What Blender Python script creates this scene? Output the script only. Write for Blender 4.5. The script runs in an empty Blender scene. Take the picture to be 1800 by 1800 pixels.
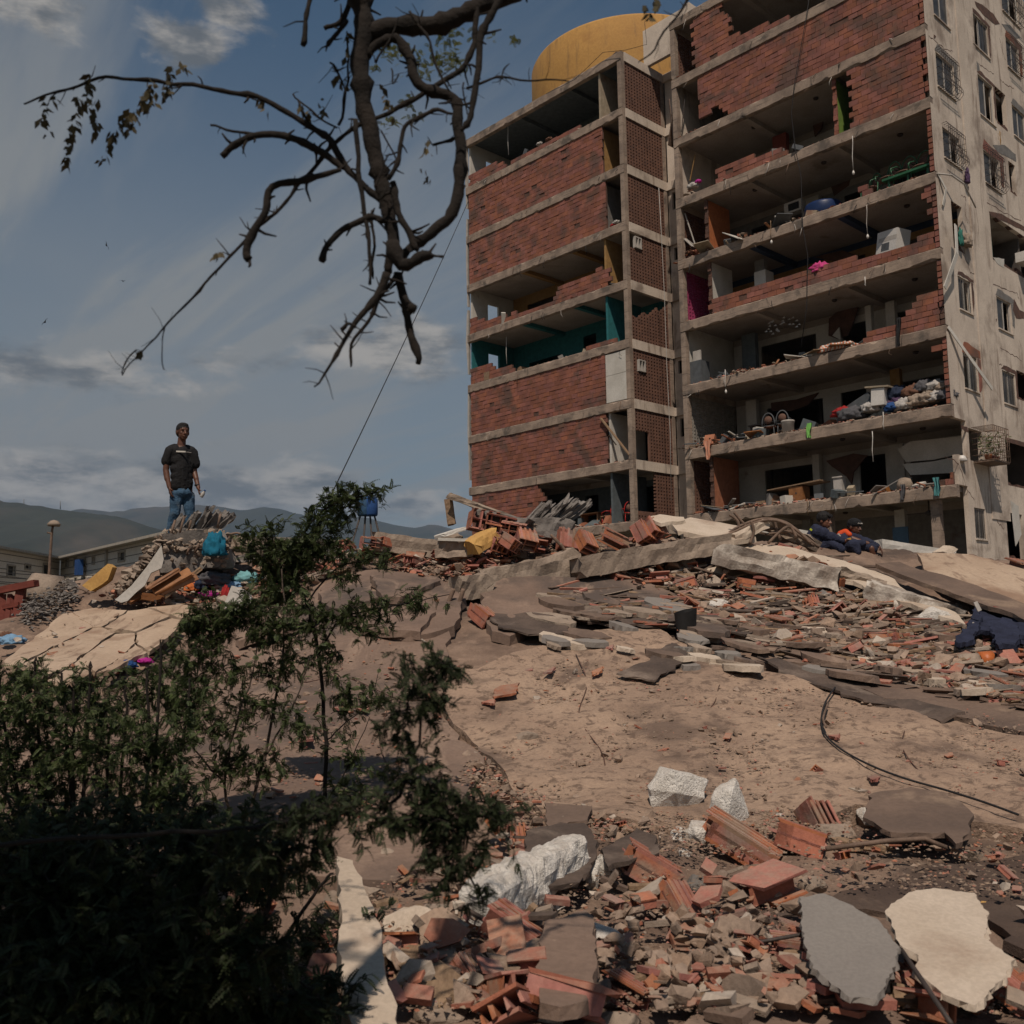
import bpy, bmesh, math, random
import numpy as np
from mathutils import Vector, Matrix, geometry, noise

random.seed(7)
SC = bpy.context.scene
COL = SC.collection
EYE = 1.7
FPX, PITCH, ROLL = 1711.7, 0.1150, -0.016      # camera solved from the building's edges

# ------------------------------------------------------------------ camera
cp, sp = math.cos(PITCH), math.sin(PITCH)
cr, sr = math.cos(ROLL), math.sin(ROLL)
CR = Vector((1, 0, 0)); CF = Vector((0, cp, sp)); CU = Vector((0, -sp, cp))
RR = CR * cr + CU * sr
UU = CU * cr - CR * sr
cam_d = bpy.data.cameras.new('camera')
cam = bpy.data.objects.new('camera', cam_d)
COL.objects.link(cam)
m = Matrix.Identity(4)
for i in range(3):
    m[i][0] = RR[i]; m[i][1] = UU[i]; m[i][2] = -CF[i]
m[2][3] = EYE
cam.matrix_world = m
cam_d.sensor_width = 36.0
cam_d.lens = 36.0 * FPX / 1800.0
cam_d.clip_start = 0.1
cam_d.clip_end = 40000
cam_d.dof.use_dof = True
cam_d.dof.focus_distance = 13.0
cam_d.dof.aperture_fstop = 5.0
SC.camera = cam
SC.render.resolution_x = SC.render.resolution_y = 1024

# ------------------------------------------------------------------ light
SUN_EL = math.radians(57)
SUN_H = Vector((-0.10, -0.99, 0)).normalized()      # horizontal direction towards the sun
SUN_DIR = Vector((SUN_H.x * math.cos(SUN_EL), SUN_H.y * math.cos(SUN_EL), math.sin(SUN_EL)))
sun_d = bpy.data.lights.new('sun', 'SUN')
sun_d.energy = 5.0
sun_d.angle = math.radians(0.53)
sun_d.color = (1.0, 0.855, 0.715)
sun = bpy.data.objects.new('sun', sun_d)
COL.objects.link(sun)
sun.rotation_euler = SUN_DIR.to_track_quat('Z', 'Y').to_euler()
sun.location = (0, 0, 60)

SC.view_settings.view_transform = 'Standard'
SC.view_settings.look = 'None'
SC.view_settings.gamma = 1.0
SC.view_settings.use_curve_mapping = False
SC.view_settings.exposure = -0.33

# ------------------------------------------------------------------ node helpers
class NT:
    def __init__(s, tree):
        s.t = tree; s.n = tree.nodes; s.l = tree.links
    def node(s, typ, **kw):
        nd = s.n.new(typ)
        for k, v in kw.items():
            if k.startswith('i_'):
                nd.inputs[k[2:].replace('_', ' ')].default_value = v
            else:
                setattr(nd, k, v)
        return nd
    def link(s, a, b): s.l.new(a, b)
    def math(s, op, a, b=None, c=None, clamp=False):
        nd = s.n.new('ShaderNodeMath'); nd.operation = op; nd.use_clamp = clamp
        for i, x in enumerate((a, b, c)):
            if x is None: continue
            if isinstance(x, (int, float)): nd.inputs[i].default_value = x
            else: s.l.new(x, nd.inputs[i])
        return nd.outputs[0]
    def mix(s, fac, a, b, blend='MIX'):
        nd = s.n.new('ShaderNodeMix'); nd.data_type = 'RGBA'; nd.blend_type = blend
        nd.clamp_factor = True
        if isinstance(fac, (int, float)): nd.inputs[0].default_value = fac
        else: s.l.new(fac, nd.inputs[0])
        for i, x in ((6, a), (7, b)):
            if isinstance(x, (tuple, list)): nd.inputs[i].default_value = (*x[:3], 1)
            else: s.l.new(x, nd.inputs[i])
        return nd.outputs[2]
    def noise(s, vec, scale, detail=5, rough=0.55, dist=0.0):
        nd = s.n.new('ShaderNodeTexNoise')
        nd.inputs['Scale'].default_value = scale; nd.inputs['Detail'].default_value = detail
        nd.inputs['Roughness'].default_value = rough; nd.inputs['Distortion'].default_value = dist
        if vec is not None: s.l.new(vec, nd.inputs['Vector'])
        return nd.outputs['Fac']
    def ramp(s, fac, p0, p1):
        nd = s.n.new('ShaderNodeMapRange'); nd.inputs['From Min'].default_value = p0
        nd.inputs['From Max'].default_value = p1; nd.interpolation_type = 'SMOOTHSTEP'
        s.l.new(fac, nd.inputs['Value']); return nd.outputs[0]

# ------------------------------------------------------------------ world: Nishita sky and clouds
world = bpy.data.worlds.new('World'); SC.world = world
world.use_nodes = True
w = NT(world.node_tree); w.n.clear()
wo = w.node('ShaderNodeOutputWorld'); bg = w.node('ShaderNodeBackground')
bg.inputs['Strength'].default_value = 0.072
sky = w.node('ShaderNodeTexSky'); sky.sky_type = 'NISHITA'; sky.sun_disc = False
sky.sun_elevation = SUN_EL
sky.sun_rotation = math.atan2(SUN_H.x, SUN_H.y)
sky.air_density = 1.0; sky.dust_density = 0.6; sky.ozone_density = 2.0
tc = w.node('ShaderNodeTexCoord')
sep = w.node('ShaderNodeSeparateXYZ'); w.link(tc.outputs['Generated'], sep.inputs[0])
X, Y, Z = sep.outputs
# azimuth (0 = +Y) and elevation, both in radians
az = w.math('ARCTAN2', X, Y)
el = w.math('ARCSINE', Z)
def comb(a, b, c=0.0):
    nd = w.node('ShaderNodeCombineXYZ')
    for i, x in enumerate((a, b, c)):
        if isinstance(x, (int, float)): nd.inputs[i].default_value = x
        else: w.link(x, nd.inputs[i])
    return nd.outputs[0]
plain = w.mix(1.0, sky.outputs[0], (0.62, 0.82, 0.83), 'MULTIPLY')
# streaked high veil: noise stretched along a falling diagonal, on a plane above
zz = w.math('MAXIMUM', Z, 0.04)
pu = w.math('DIVIDE', X, zz); pv = w.math('DIVIDE', Y, zz)
s1 = w.math('ADD', w.math('MULTIPLY', pu, 0.80), w.math('MULTIPLY', pv, 0.60))
s2 = w.math('SUBTRACT', w.math('MULTIPLY', pv, 0.80), w.math('MULTIPLY', pu, 0.60))
veil = w.noise(comb(w.math('MULTIPLY', s1, 2.6), w.math('MULTIPLY', s2, 0.38), 3.1), 1.0, 6, 0.58, 0.4)
veil_big = w.noise(comb(w.math('MULTIPLY', az, 2.2), w.math('MULTIPLY', el, 3.0), 5.0), 1.0, 3, 0.5, 0.3)
# the veil thickens towards the horizon and to the left
low = w.ramp(el, 0.62, 0.06)
left = w.ramp(az, 0.30, -0.48)
vf = w.math('ADD', w.math('MULTIPLY', w.ramp(veil, 0.42, 0.66), w.math('ADD', 0.22, w.math('MULTIPLY', left, 0.50))),
            w.math('MULTIPLY', low, w.math('ADD', 0.62, w.math('MULTIPLY', left, 0.50))))
vf = w.math('MULTIPLY', vf, w.ramp(veil_big, 0.05, 0.50), clamp=True)
vf = w.math('ADD', w.math('MULTIPLY', vf, 0.86, clamp=True), w.math('MULTIPLY', low, 0.15), clamp=True)
c1 = w.mix(vf, plain, (4.0, 4.1, 4.1))
# cumulus puffs: noise cut by soft blobs at fixed sky directions
def px_dir(px, py):
    a, b = px - 900, py - 900
    x = a * cr + b * sr; y = -a * sr + b * cr
    d = (CR * (x / FPX) - CU * (y / FPX) + CF).normalized()
    return math.atan2(d.x, d.y), math.asin(d.z)
puffn = w.noise(comb(w.math('MULTIPLY', az, 15.0), w.math('MULTIPLY', el, 26.0), 1.3), 1.0, 8, 0.62, 0.25)
puffs = [(325, 78, 95, 42, 1.0), (400, 15, 90, 32, .7), (60, 10, 120, 40, .8), (690, 615, 160, 52, 1.1),
         (120, 655, 190, 50, .8), (450, 640, 150, 36, .6), (560, 515, 70, 25, .5), (150, 470, 70, 24, .3), (320, 675, 120, 30, .6),
         (60, 850, 200, 55, .9), (350, 865, 260, 60, 1.0), (520, 860, 160, 48, 1.0), (720, 888, 100, 30, 1.1),
         (380, 780, 60, 22, .35), (560, 800, 200, 30, .35)]
tot = None
for (bx, by, rx, ry, amp) in puffs:
    a0, e0 = px_dir(bx, by)
    da = w.math('DIVIDE', w.math('SUBTRACT', az, a0), rx / FPX)
    de = w.math('DIVIDE', w.math('SUBTRACT', el, e0), ry / FPX)
    r2 = w.math('ADD', w.math('MULTIPLY', da, da), w.math('MULTIPLY', de, de))
    g = w.math('MULTIPLY', w.math('POWER', 2.718, w.math('MULTIPLY', r2, -0.9)), amp)
    tot = g if tot is None else w.math('MAXIMUM', tot, g)
# elsewhere round the sky the same kind of low cloud goes on
else_ = w.math('MULTIPLY', w.math('MULTIPLY', w.ramp(el, 0.34, 0.10), w.ramp(el, -0.02, 0.05)),
               w.ramp(w.math('ABSOLUTE', az), 0.52, 0.75))
tot = w.math('MAXIMUM', tot, w.math('MULTIPLY', else_, 0.75))
pf = w.ramp(w.math('ADD', w.math('MULTIPLY', tot, 0.72), w.math('MULTIPLY', w.math('SUBTRACT', puffn, 0.5), 1.25)), 0.24, 0.58)
shade_n = w.noise(comb(w.math('MULTIPLY', az, 11.0), w.math('MULTIPLY', w.math('ADD', el, 0.012), 30.0), 4.0), 1.0, 5, 0.6)
cc = w.mix(w.ramp(shade_n, 0.38, 0.62), (1.9, 2.05, 2.2), (6.8, 6.3, 5.7))
c2 = w.mix(w.math('MULTIPLY', pf, 0.88), c1, cc)
w.link(c2, bg.inputs['Color']); w.link(bg.outputs[0], wo.inputs['Surface'])

# ------------------------------------------------------------------ geometry from the photograph's sight lines
def ray(px, py):
    a, b = px - 900, py - 900
    x = a * cr + b * sr; y = -a * sr + b * cr
    return CR * (x / FPX) - CU * (y / FPX) + CF
def P(px, py, Yd):
    d = ray(px, py); t = Yd / d.y
    return Vector((d.x * t, Yd, EYE + d.z * t))
def pxm(px_len, Yd): return px_len * Yd / FPX       # metres covered by a length in pixels at a distance

# ------------------------------------------------------------------ object helpers
def link(o, parent=None):
    COL.objects.link(o)
    if parent is not None: o.parent = parent
    return o
def tag(o, label=None, cat=None, group=None, kind=None):
    if label: o['label'] = label
    if cat: o['category'] = cat
    if group: o['group'] = group
    if kind: o['kind'] = kind
    return o
def empty(name, loc=(0, 0, 0), label=None, cat=None, group=None):
    o = bpy.data.objects.new(name, None); o.location = loc; o.empty_display_size = 0.2
    COL.objects.link(o); return tag(o, label, cat, group)
def mesh_from(name, verts, faces, mat=None, smooth=False):
    me = bpy.data.meshes.new(name)
    if isinstance(verts, np.ndarray): verts = verts.tolist()
    if isinstance(faces, np.ndarray): faces = faces.tolist()
    me.from_pydata([tuple(v) for v in verts], [], [tuple(f) for f in faces])
    if mat is not None:
        for mm in (mat if isinstance(mat, (list, tuple)) else [mat]): me.materials.append(mm)
    if smooth: me.shade_smooth()
    me.update()
    return me
def obj(name, me, parent=None, loc=None, world=None):
    """world-space mesh 'me' under a thing; the parent's own transform is undone"""
    o = bpy.data.objects.new(name, me)
    COL.objects.link(o)
    if parent is not None:
        o.parent = parent
        o.matrix_parent_inverse = parent_inv(parent)
    if loc is not None: o.location = loc
    if world is not None: o.matrix_world = world
    return o
def parent_inv(p):
    mw = Matrix.Identity(4)
    q = p; chain = []
    while q is not None:
        chain.append(q); q = q.parent
    for q in reversed(chain):
        mw = mw @ (q.matrix_parent_inverse @ q.matrix_basis if q.parent else q.matrix_basis)
    return mw.inverted()

class MB:
    """collects shapes in world space, builds ONE mesh object"""
    def __init__(s): s.v = []; s.f = []; s.mi = []; s.sm = []
    def add(s, verts, faces, mi=0, sm=False):
        n = len(s.v)
        s.v += [tuple(v) for v in verts]
        s.f += [tuple(i + n for i in f) for f in faces]
        s.mi += [mi] * len(faces); s.sm += [sm] * len(faces)
        return s
    def box(s, c, size, R=None, mi=0, taper=None):
        hx, hy, hz = size[0] / 2, size[1] / 2, size[2] / 2
        vs = [Vector((x * hx, y * hy, z * hz)) for z in (-1, 1) for y in (-1, 1) for x in (-1, 1)]
        if taper:
            for v in vs:
                if v.z > 0: v.x *= taper; v.y *= taper
        if R is not None: vs = [R @ v for v in vs]
        c = Vector(c)
        return s.add([v + c for v in vs], [(0, 2, 3, 1), (4, 5, 7, 6), (0, 1, 5, 4), (2, 6, 7, 3), (0, 4, 6, 2), (1, 3, 7, 5)], mi)
    def bar(s, a, b, wd, th, up=(0, 0, 1), mi=0):
        a = Vector(a); b = Vector(b); d = b - a; L = d.length
        if L < 1e-6: return s
        d /= L; up = Vector(up)
        if abs(d.dot(up)) > .98: up = Vector((1, 0, 0)) if abs(d.x) < .9 else Vector((0, 1, 0))
        x = d.cross(up).normalized(); z = x.cross(d)
        R = Matrix((x, d, z)).transposed()
        return s.box((a + b) / 2, (wd, L, th), R, mi)
    def tube(s, pts, rad, n=6, mi=0, cap=True, sm=True):
        pts = [Vector(p) for p in pts]
        if not isinstance(rad, (list, tuple)): rad = [rad] * len(pts)
        vs = []; fs = []
        t = (pts[1] - pts[0]).normalized()
        ref = Vector((0, 0, 1)) if abs(t.z) < .9 else Vector((1, 0, 0))
        x = t.cross(ref).normalized()
        for i, p in enumerate(pts):
            if i == 0: t = pts[1] - pts[0]
            elif i == len(pts) - 1: t = pts[-1] - pts[-2]
            else: t = pts[i + 1] - pts[i - 1]
            if t.length < 1e-9: t = Vector((0, 0, 1))
            t.normalize()
            x = (x - t * x.dot(t))
            if x.length < 1e-6: x = t.orthogonal()
            x.normalize(); y = t.cross(x)
            for k in range(n):
                a = 2 * math.pi * k / n
                vs.append(p + (x * math.cos(a) + y * math.sin(a)) * rad[i])
        for i in range(len(pts) - 1):
            for k in range(n):
                a = i * n + k; b = i * n + (k + 1) % n
                fs.append((a, b, b + n, a + n))
        if cap:
            fs.append(tuple(range(n))[::-1]); fs.append(tuple((len(pts) - 1) * n + k for k in range(n)))
        return s.add(vs, fs, mi, sm)
    def lathe(s, c, prof, n=20, R=None, mi=0, sm=True, caps=True):
        c = Vector(c); vs = []; fs = []
        for (r, z) in prof:
            for k in range(n):
                a = 2 * math.pi * k / n
                v = Vector((r * math.cos(a), r * math.sin(a), z))
                vs.append((R @ v if R is not None else v) + c)
        for i in range(len(prof) - 1):
            for k in range(n):
                a = i * n + k; b = i * n + (k + 1) % n
                fs.append((a, b, b + n, a + n))
        if caps:
            fs.append(tuple(range(n))[::-1]); fs.append(tuple((len(prof) - 1) * n + k for k in range(n)))
        return s.add(vs, fs, mi, sm)
    def ell(s, c, r, R=None, n=10, mi=0):
        c = Vector(c); vs = []; fs = []
        m_ = n // 2 + 2
        for i in range(m_ + 1):
            ph = math.pi * i / m_
            for k in range(n):
                a = 2 * math.pi * k / n
                v = Vector((r[0] * math.sin(ph) * math.cos(a), r[1] * math.sin(ph) * math.sin(a), -r[2] * math.cos(ph)))
                vs.append((R @ v if R is not None else v) + c)
        for i in range(m_):
            for k in range(n):
                a = i * n + k; b = i * n + (k + 1) % n
                fs.append((a, b, b + n, a + n))
        return s.add(vs, fs, mi, True)
    def mesh(s, name, mat):
        me = bpy.data.meshes.new(name)
        me.from_pydata(s.v, [], s.f)
        for mm in (mat if isinstance(mat, (list, tuple)) else [mat]): me.materials.append(mm)
        if s.f:
            me.polygons.foreach_set('material_index', s.mi)
            me.polygons.foreach_set('use_smooth', s.sm)
        me.update()
        return me
    def build(s, name, mat, parent=None, label=None, cat=None, group=None, kind=None):
        if parent is None and s.v:                  # a thing of its own: origin at its base
            a = np.array(s.v); c = Vector(((a[:, 0].min() + a[:, 0].max()) / 2, (a[:, 1].min() + a[:, 1].max()) / 2, a[:, 2].min()))
            s.v = [tuple(q) for q in (a - np.array(c))]
            o = obj(name, s.mesh(name, mat), None, loc=c)
        else:
            o = obj(name, s.mesh(name, mat), parent)
        return tag(o, label, cat, group, kind)

# ------------------------------------------------------------------ vectorised noise for shapes
_H = np.random.RandomState(3).rand(64, 64, 8)
def vnoise(x, y, k=0):
    x = np.asarray(x, float); y = np.asarray(y, float)
    xi = np.floor(x).astype(int); yi = np.floor(y).astype(int)
    fx = x - xi; fy = y - yi
    fx = fx * fx * (3 - 2 * fx); fy = fy * fy * (3 - 2 * fy)
    h = lambda a, b: _H[a % 64, b % 64, k % 8]
    return ((h(xi, yi) * (1 - fx) + h(xi + 1, yi) * fx) * (1 - fy) + (h(xi, yi + 1) * (1 - fx) + h(xi + 1, yi + 1) * fx) * fy) - .5
def fbm(x, y, oct=4, k=0):
    s = 0; a = 1
    for i in range(oct):
        s = s + a * vnoise(x * 2 ** i + 17.3 * i, y * 2 ** i + 9.1 * i, k + i); a *= .5
    return s

# ------------------------------------------------------------------ materials
MATS = {}
def M(name, c1, c2=None, scale=3.0, rough=0.85, bump=0.25, bscale=None, c3=None, s3=0.8, amt3=(0.55, 0.7), rnd=0.0,
      metallic=0.0, coord='world', stretch=None, spec=0.3, detail=6, trans=0.0, hue=0.0, bdist=0.02, c4=None, s4=8.0, amt4=(.5,.6), st4=None, dust=0.0):
    """procedural material: two tones mixed by noise, optional patches, grain bump, per-piece variation"""
    if name in MATS: return MATS[name]
    mt = bpy.data.materials.new(name); mt.use_nodes = True
    g = NT(mt.node_tree); g.n.clear()
    out = g.node('ShaderNodeOutputMaterial'); b = g.node('ShaderNodeBsdfPrincipled')
    b.inputs['Roughness'].default_value = rough; b.inputs['Metallic'].default_value = metallic
    b.inputs['Specular IOR Level'].default_value = spec
    if coord == 'world':
        ge = g.node('ShaderNodeNewGeometry'); vec = ge.outputs['Position']
    else:
        t = g.node('ShaderNodeTexCoord'); vec = t.outputs['Object']
    if stretch:
        mp = g.node('ShaderNodeMapping'); mp.inputs['Scale'].default_value = stretch
        g.link(vec, mp.inputs['Vector']); vec = mp.outputs[0]
    c2 = c2 or tuple(x * .75 for x in c1)
    n1 = g.noise(vec, scale, detail, 0.6)
    col = g.mix(g.ramp(n1, 0.32, 0.68), c1, c2)
    if c3:
        n3 = g.noise(vec, s3, 7, 0.62, 0.3)
        col = g.mix(g.ramp(n3, *amt3), col, c3)
    if c4:
        v4 = vec
        if st4:
            mp4 = g.node('ShaderNodeMapping'); mp4.inputs['Scale'].default_value = st4; g.link(vec, mp4.inputs['Vector']); v4 = mp4.outputs[0]
        n4 = g.noise(v4, s4, 8, 0.7, 0.5)
        col = g.mix(g.math('MULTIPLY', g.ramp(n4, *amt4), .85), col, c4)
    if rnd > 0:
        ge2 = g.node('ShaderNodeNewGeometry'); oi = g.node('ShaderNodeObjectInfo')
        r = g.math('FRACT', g.math('ADD', g.math('MULTIPLY', ge2.outputs['Random Per Island'], 1.0), oi.outputs['Random']))
        hs = g.node('ShaderNodeHueSaturation')
        hs.inputs['Value'].default_value = 1.0
        g.link(g.math('ADD', 1.0 - rnd, g.math('MULTIPLY', r, 2 * rnd)), hs.inputs['Value'])
        r2 = g.math('FRACT', g.math('MULTIPLY', r, 7.31))
        g.link(g.math('ADD', 1.0 - rnd * .6, g.math('MULTIPLY', r2, rnd * 1.0)), hs.inputs['Saturation'])
        if hue: g.link(g.math('ADD', .5 - hue, g.math('MULTIPLY', r2, 2 * hue)), hs.inputs['Hue'])
        g.link(col, hs.inputs['Color']); col = hs.outputs[0]
    if dust:        # dust settled on faces that look upwards
        gd = g.node('ShaderNodeNewGeometry'); sd = g.node('ShaderNodeSeparateXYZ'); g.link(gd.outputs['Normal'], sd.inputs[0])
        nd_ = g.noise(vec, 11, 5, .7); fd = g.math('MULTIPLY', g.ramp(sd.outputs[2], .25, .95), g.math('ADD', .15, g.ramp(nd_, .35, .65)))
        col = g.mix(g.math('MULTIPLY', fd, dust, clamp=True), col, (.30, .225, .17))
    fine = g.noise(vec, (bscale or scale * 12), 4, 0.65)
    col = g.mix(g.math('MULTIPLY', g.ramp(fine, 0.35, 0.65), 0.22), col, tuple(x * .45 for x in c2))
    g.link(col, b.inputs['Base Color'])
    if bump:
        bp = g.node('ShaderNodeBump'); bp.inputs['Strength'].default_value = bump; bp.inputs['Distance'].default_value = bdist
        mixh = g.math('ADD', g.math('MULTIPLY', fine, .6), g.math('MULTIPLY', n1, .8))
        g.link(mixh, bp.inputs['Height']); g.link(bp.outputs[0], b.inputs['Normal'])
    if trans:
        tr = g.node('ShaderNodeBsdfTranslucent'); g.link(col, tr.inputs['Color'])
        ms = g.node('ShaderNodeMixShader'); ms.inputs[0].default_value = trans
        g.link(b.outputs[0], ms.inputs[1]); g.link(tr.outputs[0], ms.inputs[2]); g.link(ms.outputs[0], out.inputs['Surface'])
    else:
        g.link(b.outputs[0], out.inputs['Surface'])
    MATS[name] = mt
    return mt

m_edge = M('raw_concrete', (.34, .265, .21), (.20, .155, .125), 1.6, .9, .5, 26, (.105, .088, .075), 1.1, (.52, .68), bdist=.03, c4=(.10, .08, .066), s4=2.5, amt4=(.52, .66), st4=(.5, .5, 9))
m_conc = M('rubble_concrete', (.33, .265, .21), (.21, .165, .13), 3.5, .93, .6, 34, (.14, .11, .09), 1.7, (.55, .7), bdist=.03, dust=.4)
m_cgrey = M('grey_concrete', (.22, .20, .185), (.13, .118, .108), 3, .92, .7, 30, bdist=.03)
m_brick = M('clay_brick', (.265, .102, .070), (.18, .070, .050), 1.6, .88, .5, 36, (.115, .068, .054), .8, (.48, .66), rnd=.16, hue=.008, c4=(.105, .052, .040), s4=1.3, amt4=(.54, .72), detail=9, st4=(1.1, 1.1, 15))
m_brickr = M('broken_clay', (.37, .135, .085), (.27, .095, .062), 6, .85, .35, 50, (.25, .17, .13), 3.0, (.5, .66), dust=.55, rnd=.26, hue=.012)
m_mortar = M('mortar', (.13, .07, .052), (.075, .045, .036), 4, .95, .6, 40)
m_plast = M('plaster', (.60, .52, .44), (.48, .41, .345), .7, .9, .25, 18, (.25, .20, .165), .55, (.50, .68), detail=9, c4=(.22, .165, .13), s4=1.0, amt4=(.52, .68), st4=(2.2, 2.2, .35))
m_white = M('white_paint', (.55, .53, .49), (.44, .42, .38), 1.2, .8, .15, 20, (.28, .24, .2), 1.0, (.6, .75))
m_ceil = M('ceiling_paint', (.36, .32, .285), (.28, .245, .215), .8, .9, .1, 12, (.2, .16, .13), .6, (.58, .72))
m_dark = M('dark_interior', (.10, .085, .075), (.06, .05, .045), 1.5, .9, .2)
m_wood = M('weathered_wood', (.28, .19, .12), (.16, .105, .065), 4, .8, .4, 30, stretch=(6, 1, 6), coord='obj')
m_woodo = M('orange_wood', (.33, .15, .06), (.2, .085, .035), 4, .55, .3, 30, rnd=.25)
m_rebar = M('rusty_rebar', (.20, .135, .10), (.11, .075, .055), 8, .75, .3)
m_metal = M('dark_metal', (.06, .045, .04), (.035, .028, .025), 8, .6, .2)
m_glass = M('dark_glass', (.05, .055, .06), (.03, .033, .036), 2, .12, 0, spec=.5)
m_alu = M('aluminium', (.45, .42, .39), (.35, .33, .3), 3, .5, .1)
m_foam = M('foam_lump', (.74, .71, .66), (.60, .57, .52), 14, .95, 1.0, 70, (.36, .30, .25), 4, (.56, .72), bdist=.03, dust=.35)
m_roof = M('roofing_felt', (.11, .080, .064), (.062, .046, .038), 2.5, .88, .5, 40, (.2, .155, .125), 1.6, (.50, .68), bdist=.015)
m_yel = M('yellow_plaster', (.52, .31, .10), (.44, .25, .08), 5, .85, .3, 40, (.35, .27, .18), 4, (.6, .75))
m_tank = M('tank_yellow', (.44, .245, .07), (.37, .20, .058), .5, .8, .12, 9, (.33, .17, .05), .45, (.52, .70), c4=(.24, .14, .055), s4=1.4, amt4=(.52, .68), st4=(2, 2, .22))
m_black = M('black_cloth', (.022, .022, .024), (.014, .014, .016), 9, .9, .3)
m_rubber = M('black_rubber', (.016, .015, .015), (.010, .009, .009), 9, .6, .3)
m_navy = M('navy_cloth', (.022, .027, .055), (.013, .016, .034), 7, .9, .4)
def flat(name, c, rough=.8, **k): return M(name, c, tuple(x * .72 for x in c), k.pop('scale', 5), rough, k.pop('bump', .2), **k)

# ================================================================== THE MOUND (terrain)
ctrl = [ # px, py, distance along the view axis
 (-300,1800,3.4),(100,1800,3.5),(600,1800,3.7),(1000,1800,3.8),(1400,1800,3.85),(1800,1800,3.9),(2200,1800,3.9),
 (-200,1600,4.9),(300,1600,5.0),(700,1620,4.9),(1000,1600,5.1),(1400,1590,5.1),(1800,1600,5.1),(2200,1600,5.2),
 (0,1450,6.3),(500,1450,6.4),(900,1450,6.6),(1200,1450,6.5),(1500,1450,6.4),(1800,1440,6.4),(2200,1440,6.4),
 (0,1320,7.9),(400,1320,8.2),(800,1320,8.4),(1150,1310,8.2),(1500,1320,7.9),(1800,1320,7.8),
 (0,1210,10.2),(350,1210,10.2),(700,1200,10.0),(1000,1200,9.9),(1300,1200,9.8),(1550,1230,9.4),(1800,1230,9.2),
 (-150,1150,12.0),(100,1120,12.4),(300,1110,12.6),(600,1110,11.6),(800,1120,11.3),(1050,1110,11.4),(1300,1130,11.2),(1600,1160,10.6),(1850,1160,10.6),
 (60,1070,13.6),(200,1050,13.8),(420,1060,13.6),(600,1050,12.9),(800,1060,12.6),(1000,1050,12.8),(1250,1050,12.9),(1500,1080,12.4),(1800,1085,12.3),
 (-150,1060,15),(100,1035,15.2),(230,990,15.0),(320,948,14.8),(400,965,14.9),(480,990,14.8),(600,985,14.6),(700,985,14.4),
 (850,965,14.4),(1000,955,14.6),(1150,945,14.8),(1300,955,14.9),(1430,962,15.5),(1560,975,15.9),(1700,985,16.0),(1850,1000,15.6),(2100,1010,15)]
cw = [P(*c) for c in ctrl]
extra = [(-9,20,.4),(-5,21,.5),(-2,19.5,1.4),(2,20,1.5),(6,20.5,1.3),(10,21,1.3),(15,20,1.6),(-14,18,0),(-12,12,.3),(-9,8,.1),(-5,4,0),(-8,25,0),(0,26,.3),(8,26,.3),(14,26,.5),(20,22,.8),
         (18,14,1.5),(12,8,.5),(7,4,.1),(0,1,0),(-3,1,0),(3,1,0),(-14,26,0),(20,27,.4),(-12,20,0)]
cw += [Vector(e) for e in extra]
CX = np.array([c.x for c in cw]); CY = np.array([c.y for c in cw]); CZ = np.array([c.z for c in cw])
def _phi(r2): return np.where(r2 > 1e-12, .5 * r2 * np.log(np.maximum(r2, 1e-12)), 0.0)
n_ = len(cw)
_A = np.zeros((n_ + 3, n_ + 3))
_A[:n_, :n_] = _phi((CX[:, None] - CX) ** 2 + (CY[:, None] - CY) ** 2) + np.eye(n_) * .04
_A[:n_, n_] = 1; _A[:n_, n_ + 1] = CX; _A[:n_, n_ + 2] = CY; _A[n_:, :n_] = _A[:n_, n_:].T
_wt = np.linalg.solve(_A, np.concatenate([CZ, [0, 0, 0]]))
def base_h(x, y):
    x = np.atleast_1d(np.asarray(x, float)); y = np.atleast_1d(np.asarray(y, float))
    s = _wt[n_] + _wt[n_ + 1] * x + _wt[n_ + 2] * y
    for i in range(n_):
        s = s + _wt[i] * _phi((x - CX[i]) ** 2 + (y - CY[i]) ** 2)
    edge = np.clip((27 - y) / 3, 0, 1)
    return s * edge
# look-up grid (fast)
GX = np.linspace(-26, 30, 561); GY = np.linspace(0.4, 30, 297)
_gx, _gy = np.meshgrid(GX, GY)
GZ = base_h(_gx.ravel(), _gy.ravel()).reshape(_gx.shape)
def hq(x, y):
    x = np.asarray(x, float); y = np.asarray(y, float)
    fx = np.clip((x - GX[0]) / (GX[1] - GX[0]), 0, len(GX) - 1.001); fy = np.clip((y - GY[0]) / (GY[1] - GY[0]), 0, len(GY) - 1.001)
    i = fx.astype(int); j = fy.astype(int); fx = fx - i; fy = fy - j
    return (GZ[j, i] * (1 - fx) + GZ[j, i + 1] * fx) * (1 - fy) + (GZ[j + 1, i] * (1 - fx) + GZ[j + 1, i + 1] * fx) * fy
def h1(x, y): return float(hq(np.array([x]), np.array([y]))[0])
_TT = np.geomspace(2.2, 24, 900)
def G(px, py, lift=0.0):
    """where the sight line through a pixel meets the mound"""
    d = ray(px, py)
    xs = d.x / d.y * _TT; zs = EYE + d.z / d.y * _TT
    g = hq(xs, _TT) + lift
    under = np.nonzero(zs < g)[0]
    if len(under) == 0:
        k = int(np.argmin((zs - g)[_TT > 10]) + (_TT <= 10).sum())
        return Vector((xs[k], _TT[k], g[k]))
    k = under[0]
    if k == 0: return Vector((xs[0], _TT[0], g[0]))
    a0 = zs[k - 1] - g[k - 1]; a1 = zs[k] - g[k]; t = a0 / (a0 - a1)
    Yd = _TT[k - 1] * (1 - t) + _TT[k] * t
    return Vector((d.x / d.y * Yd, Yd, EYE + d.z / d.y * Yd))
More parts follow.
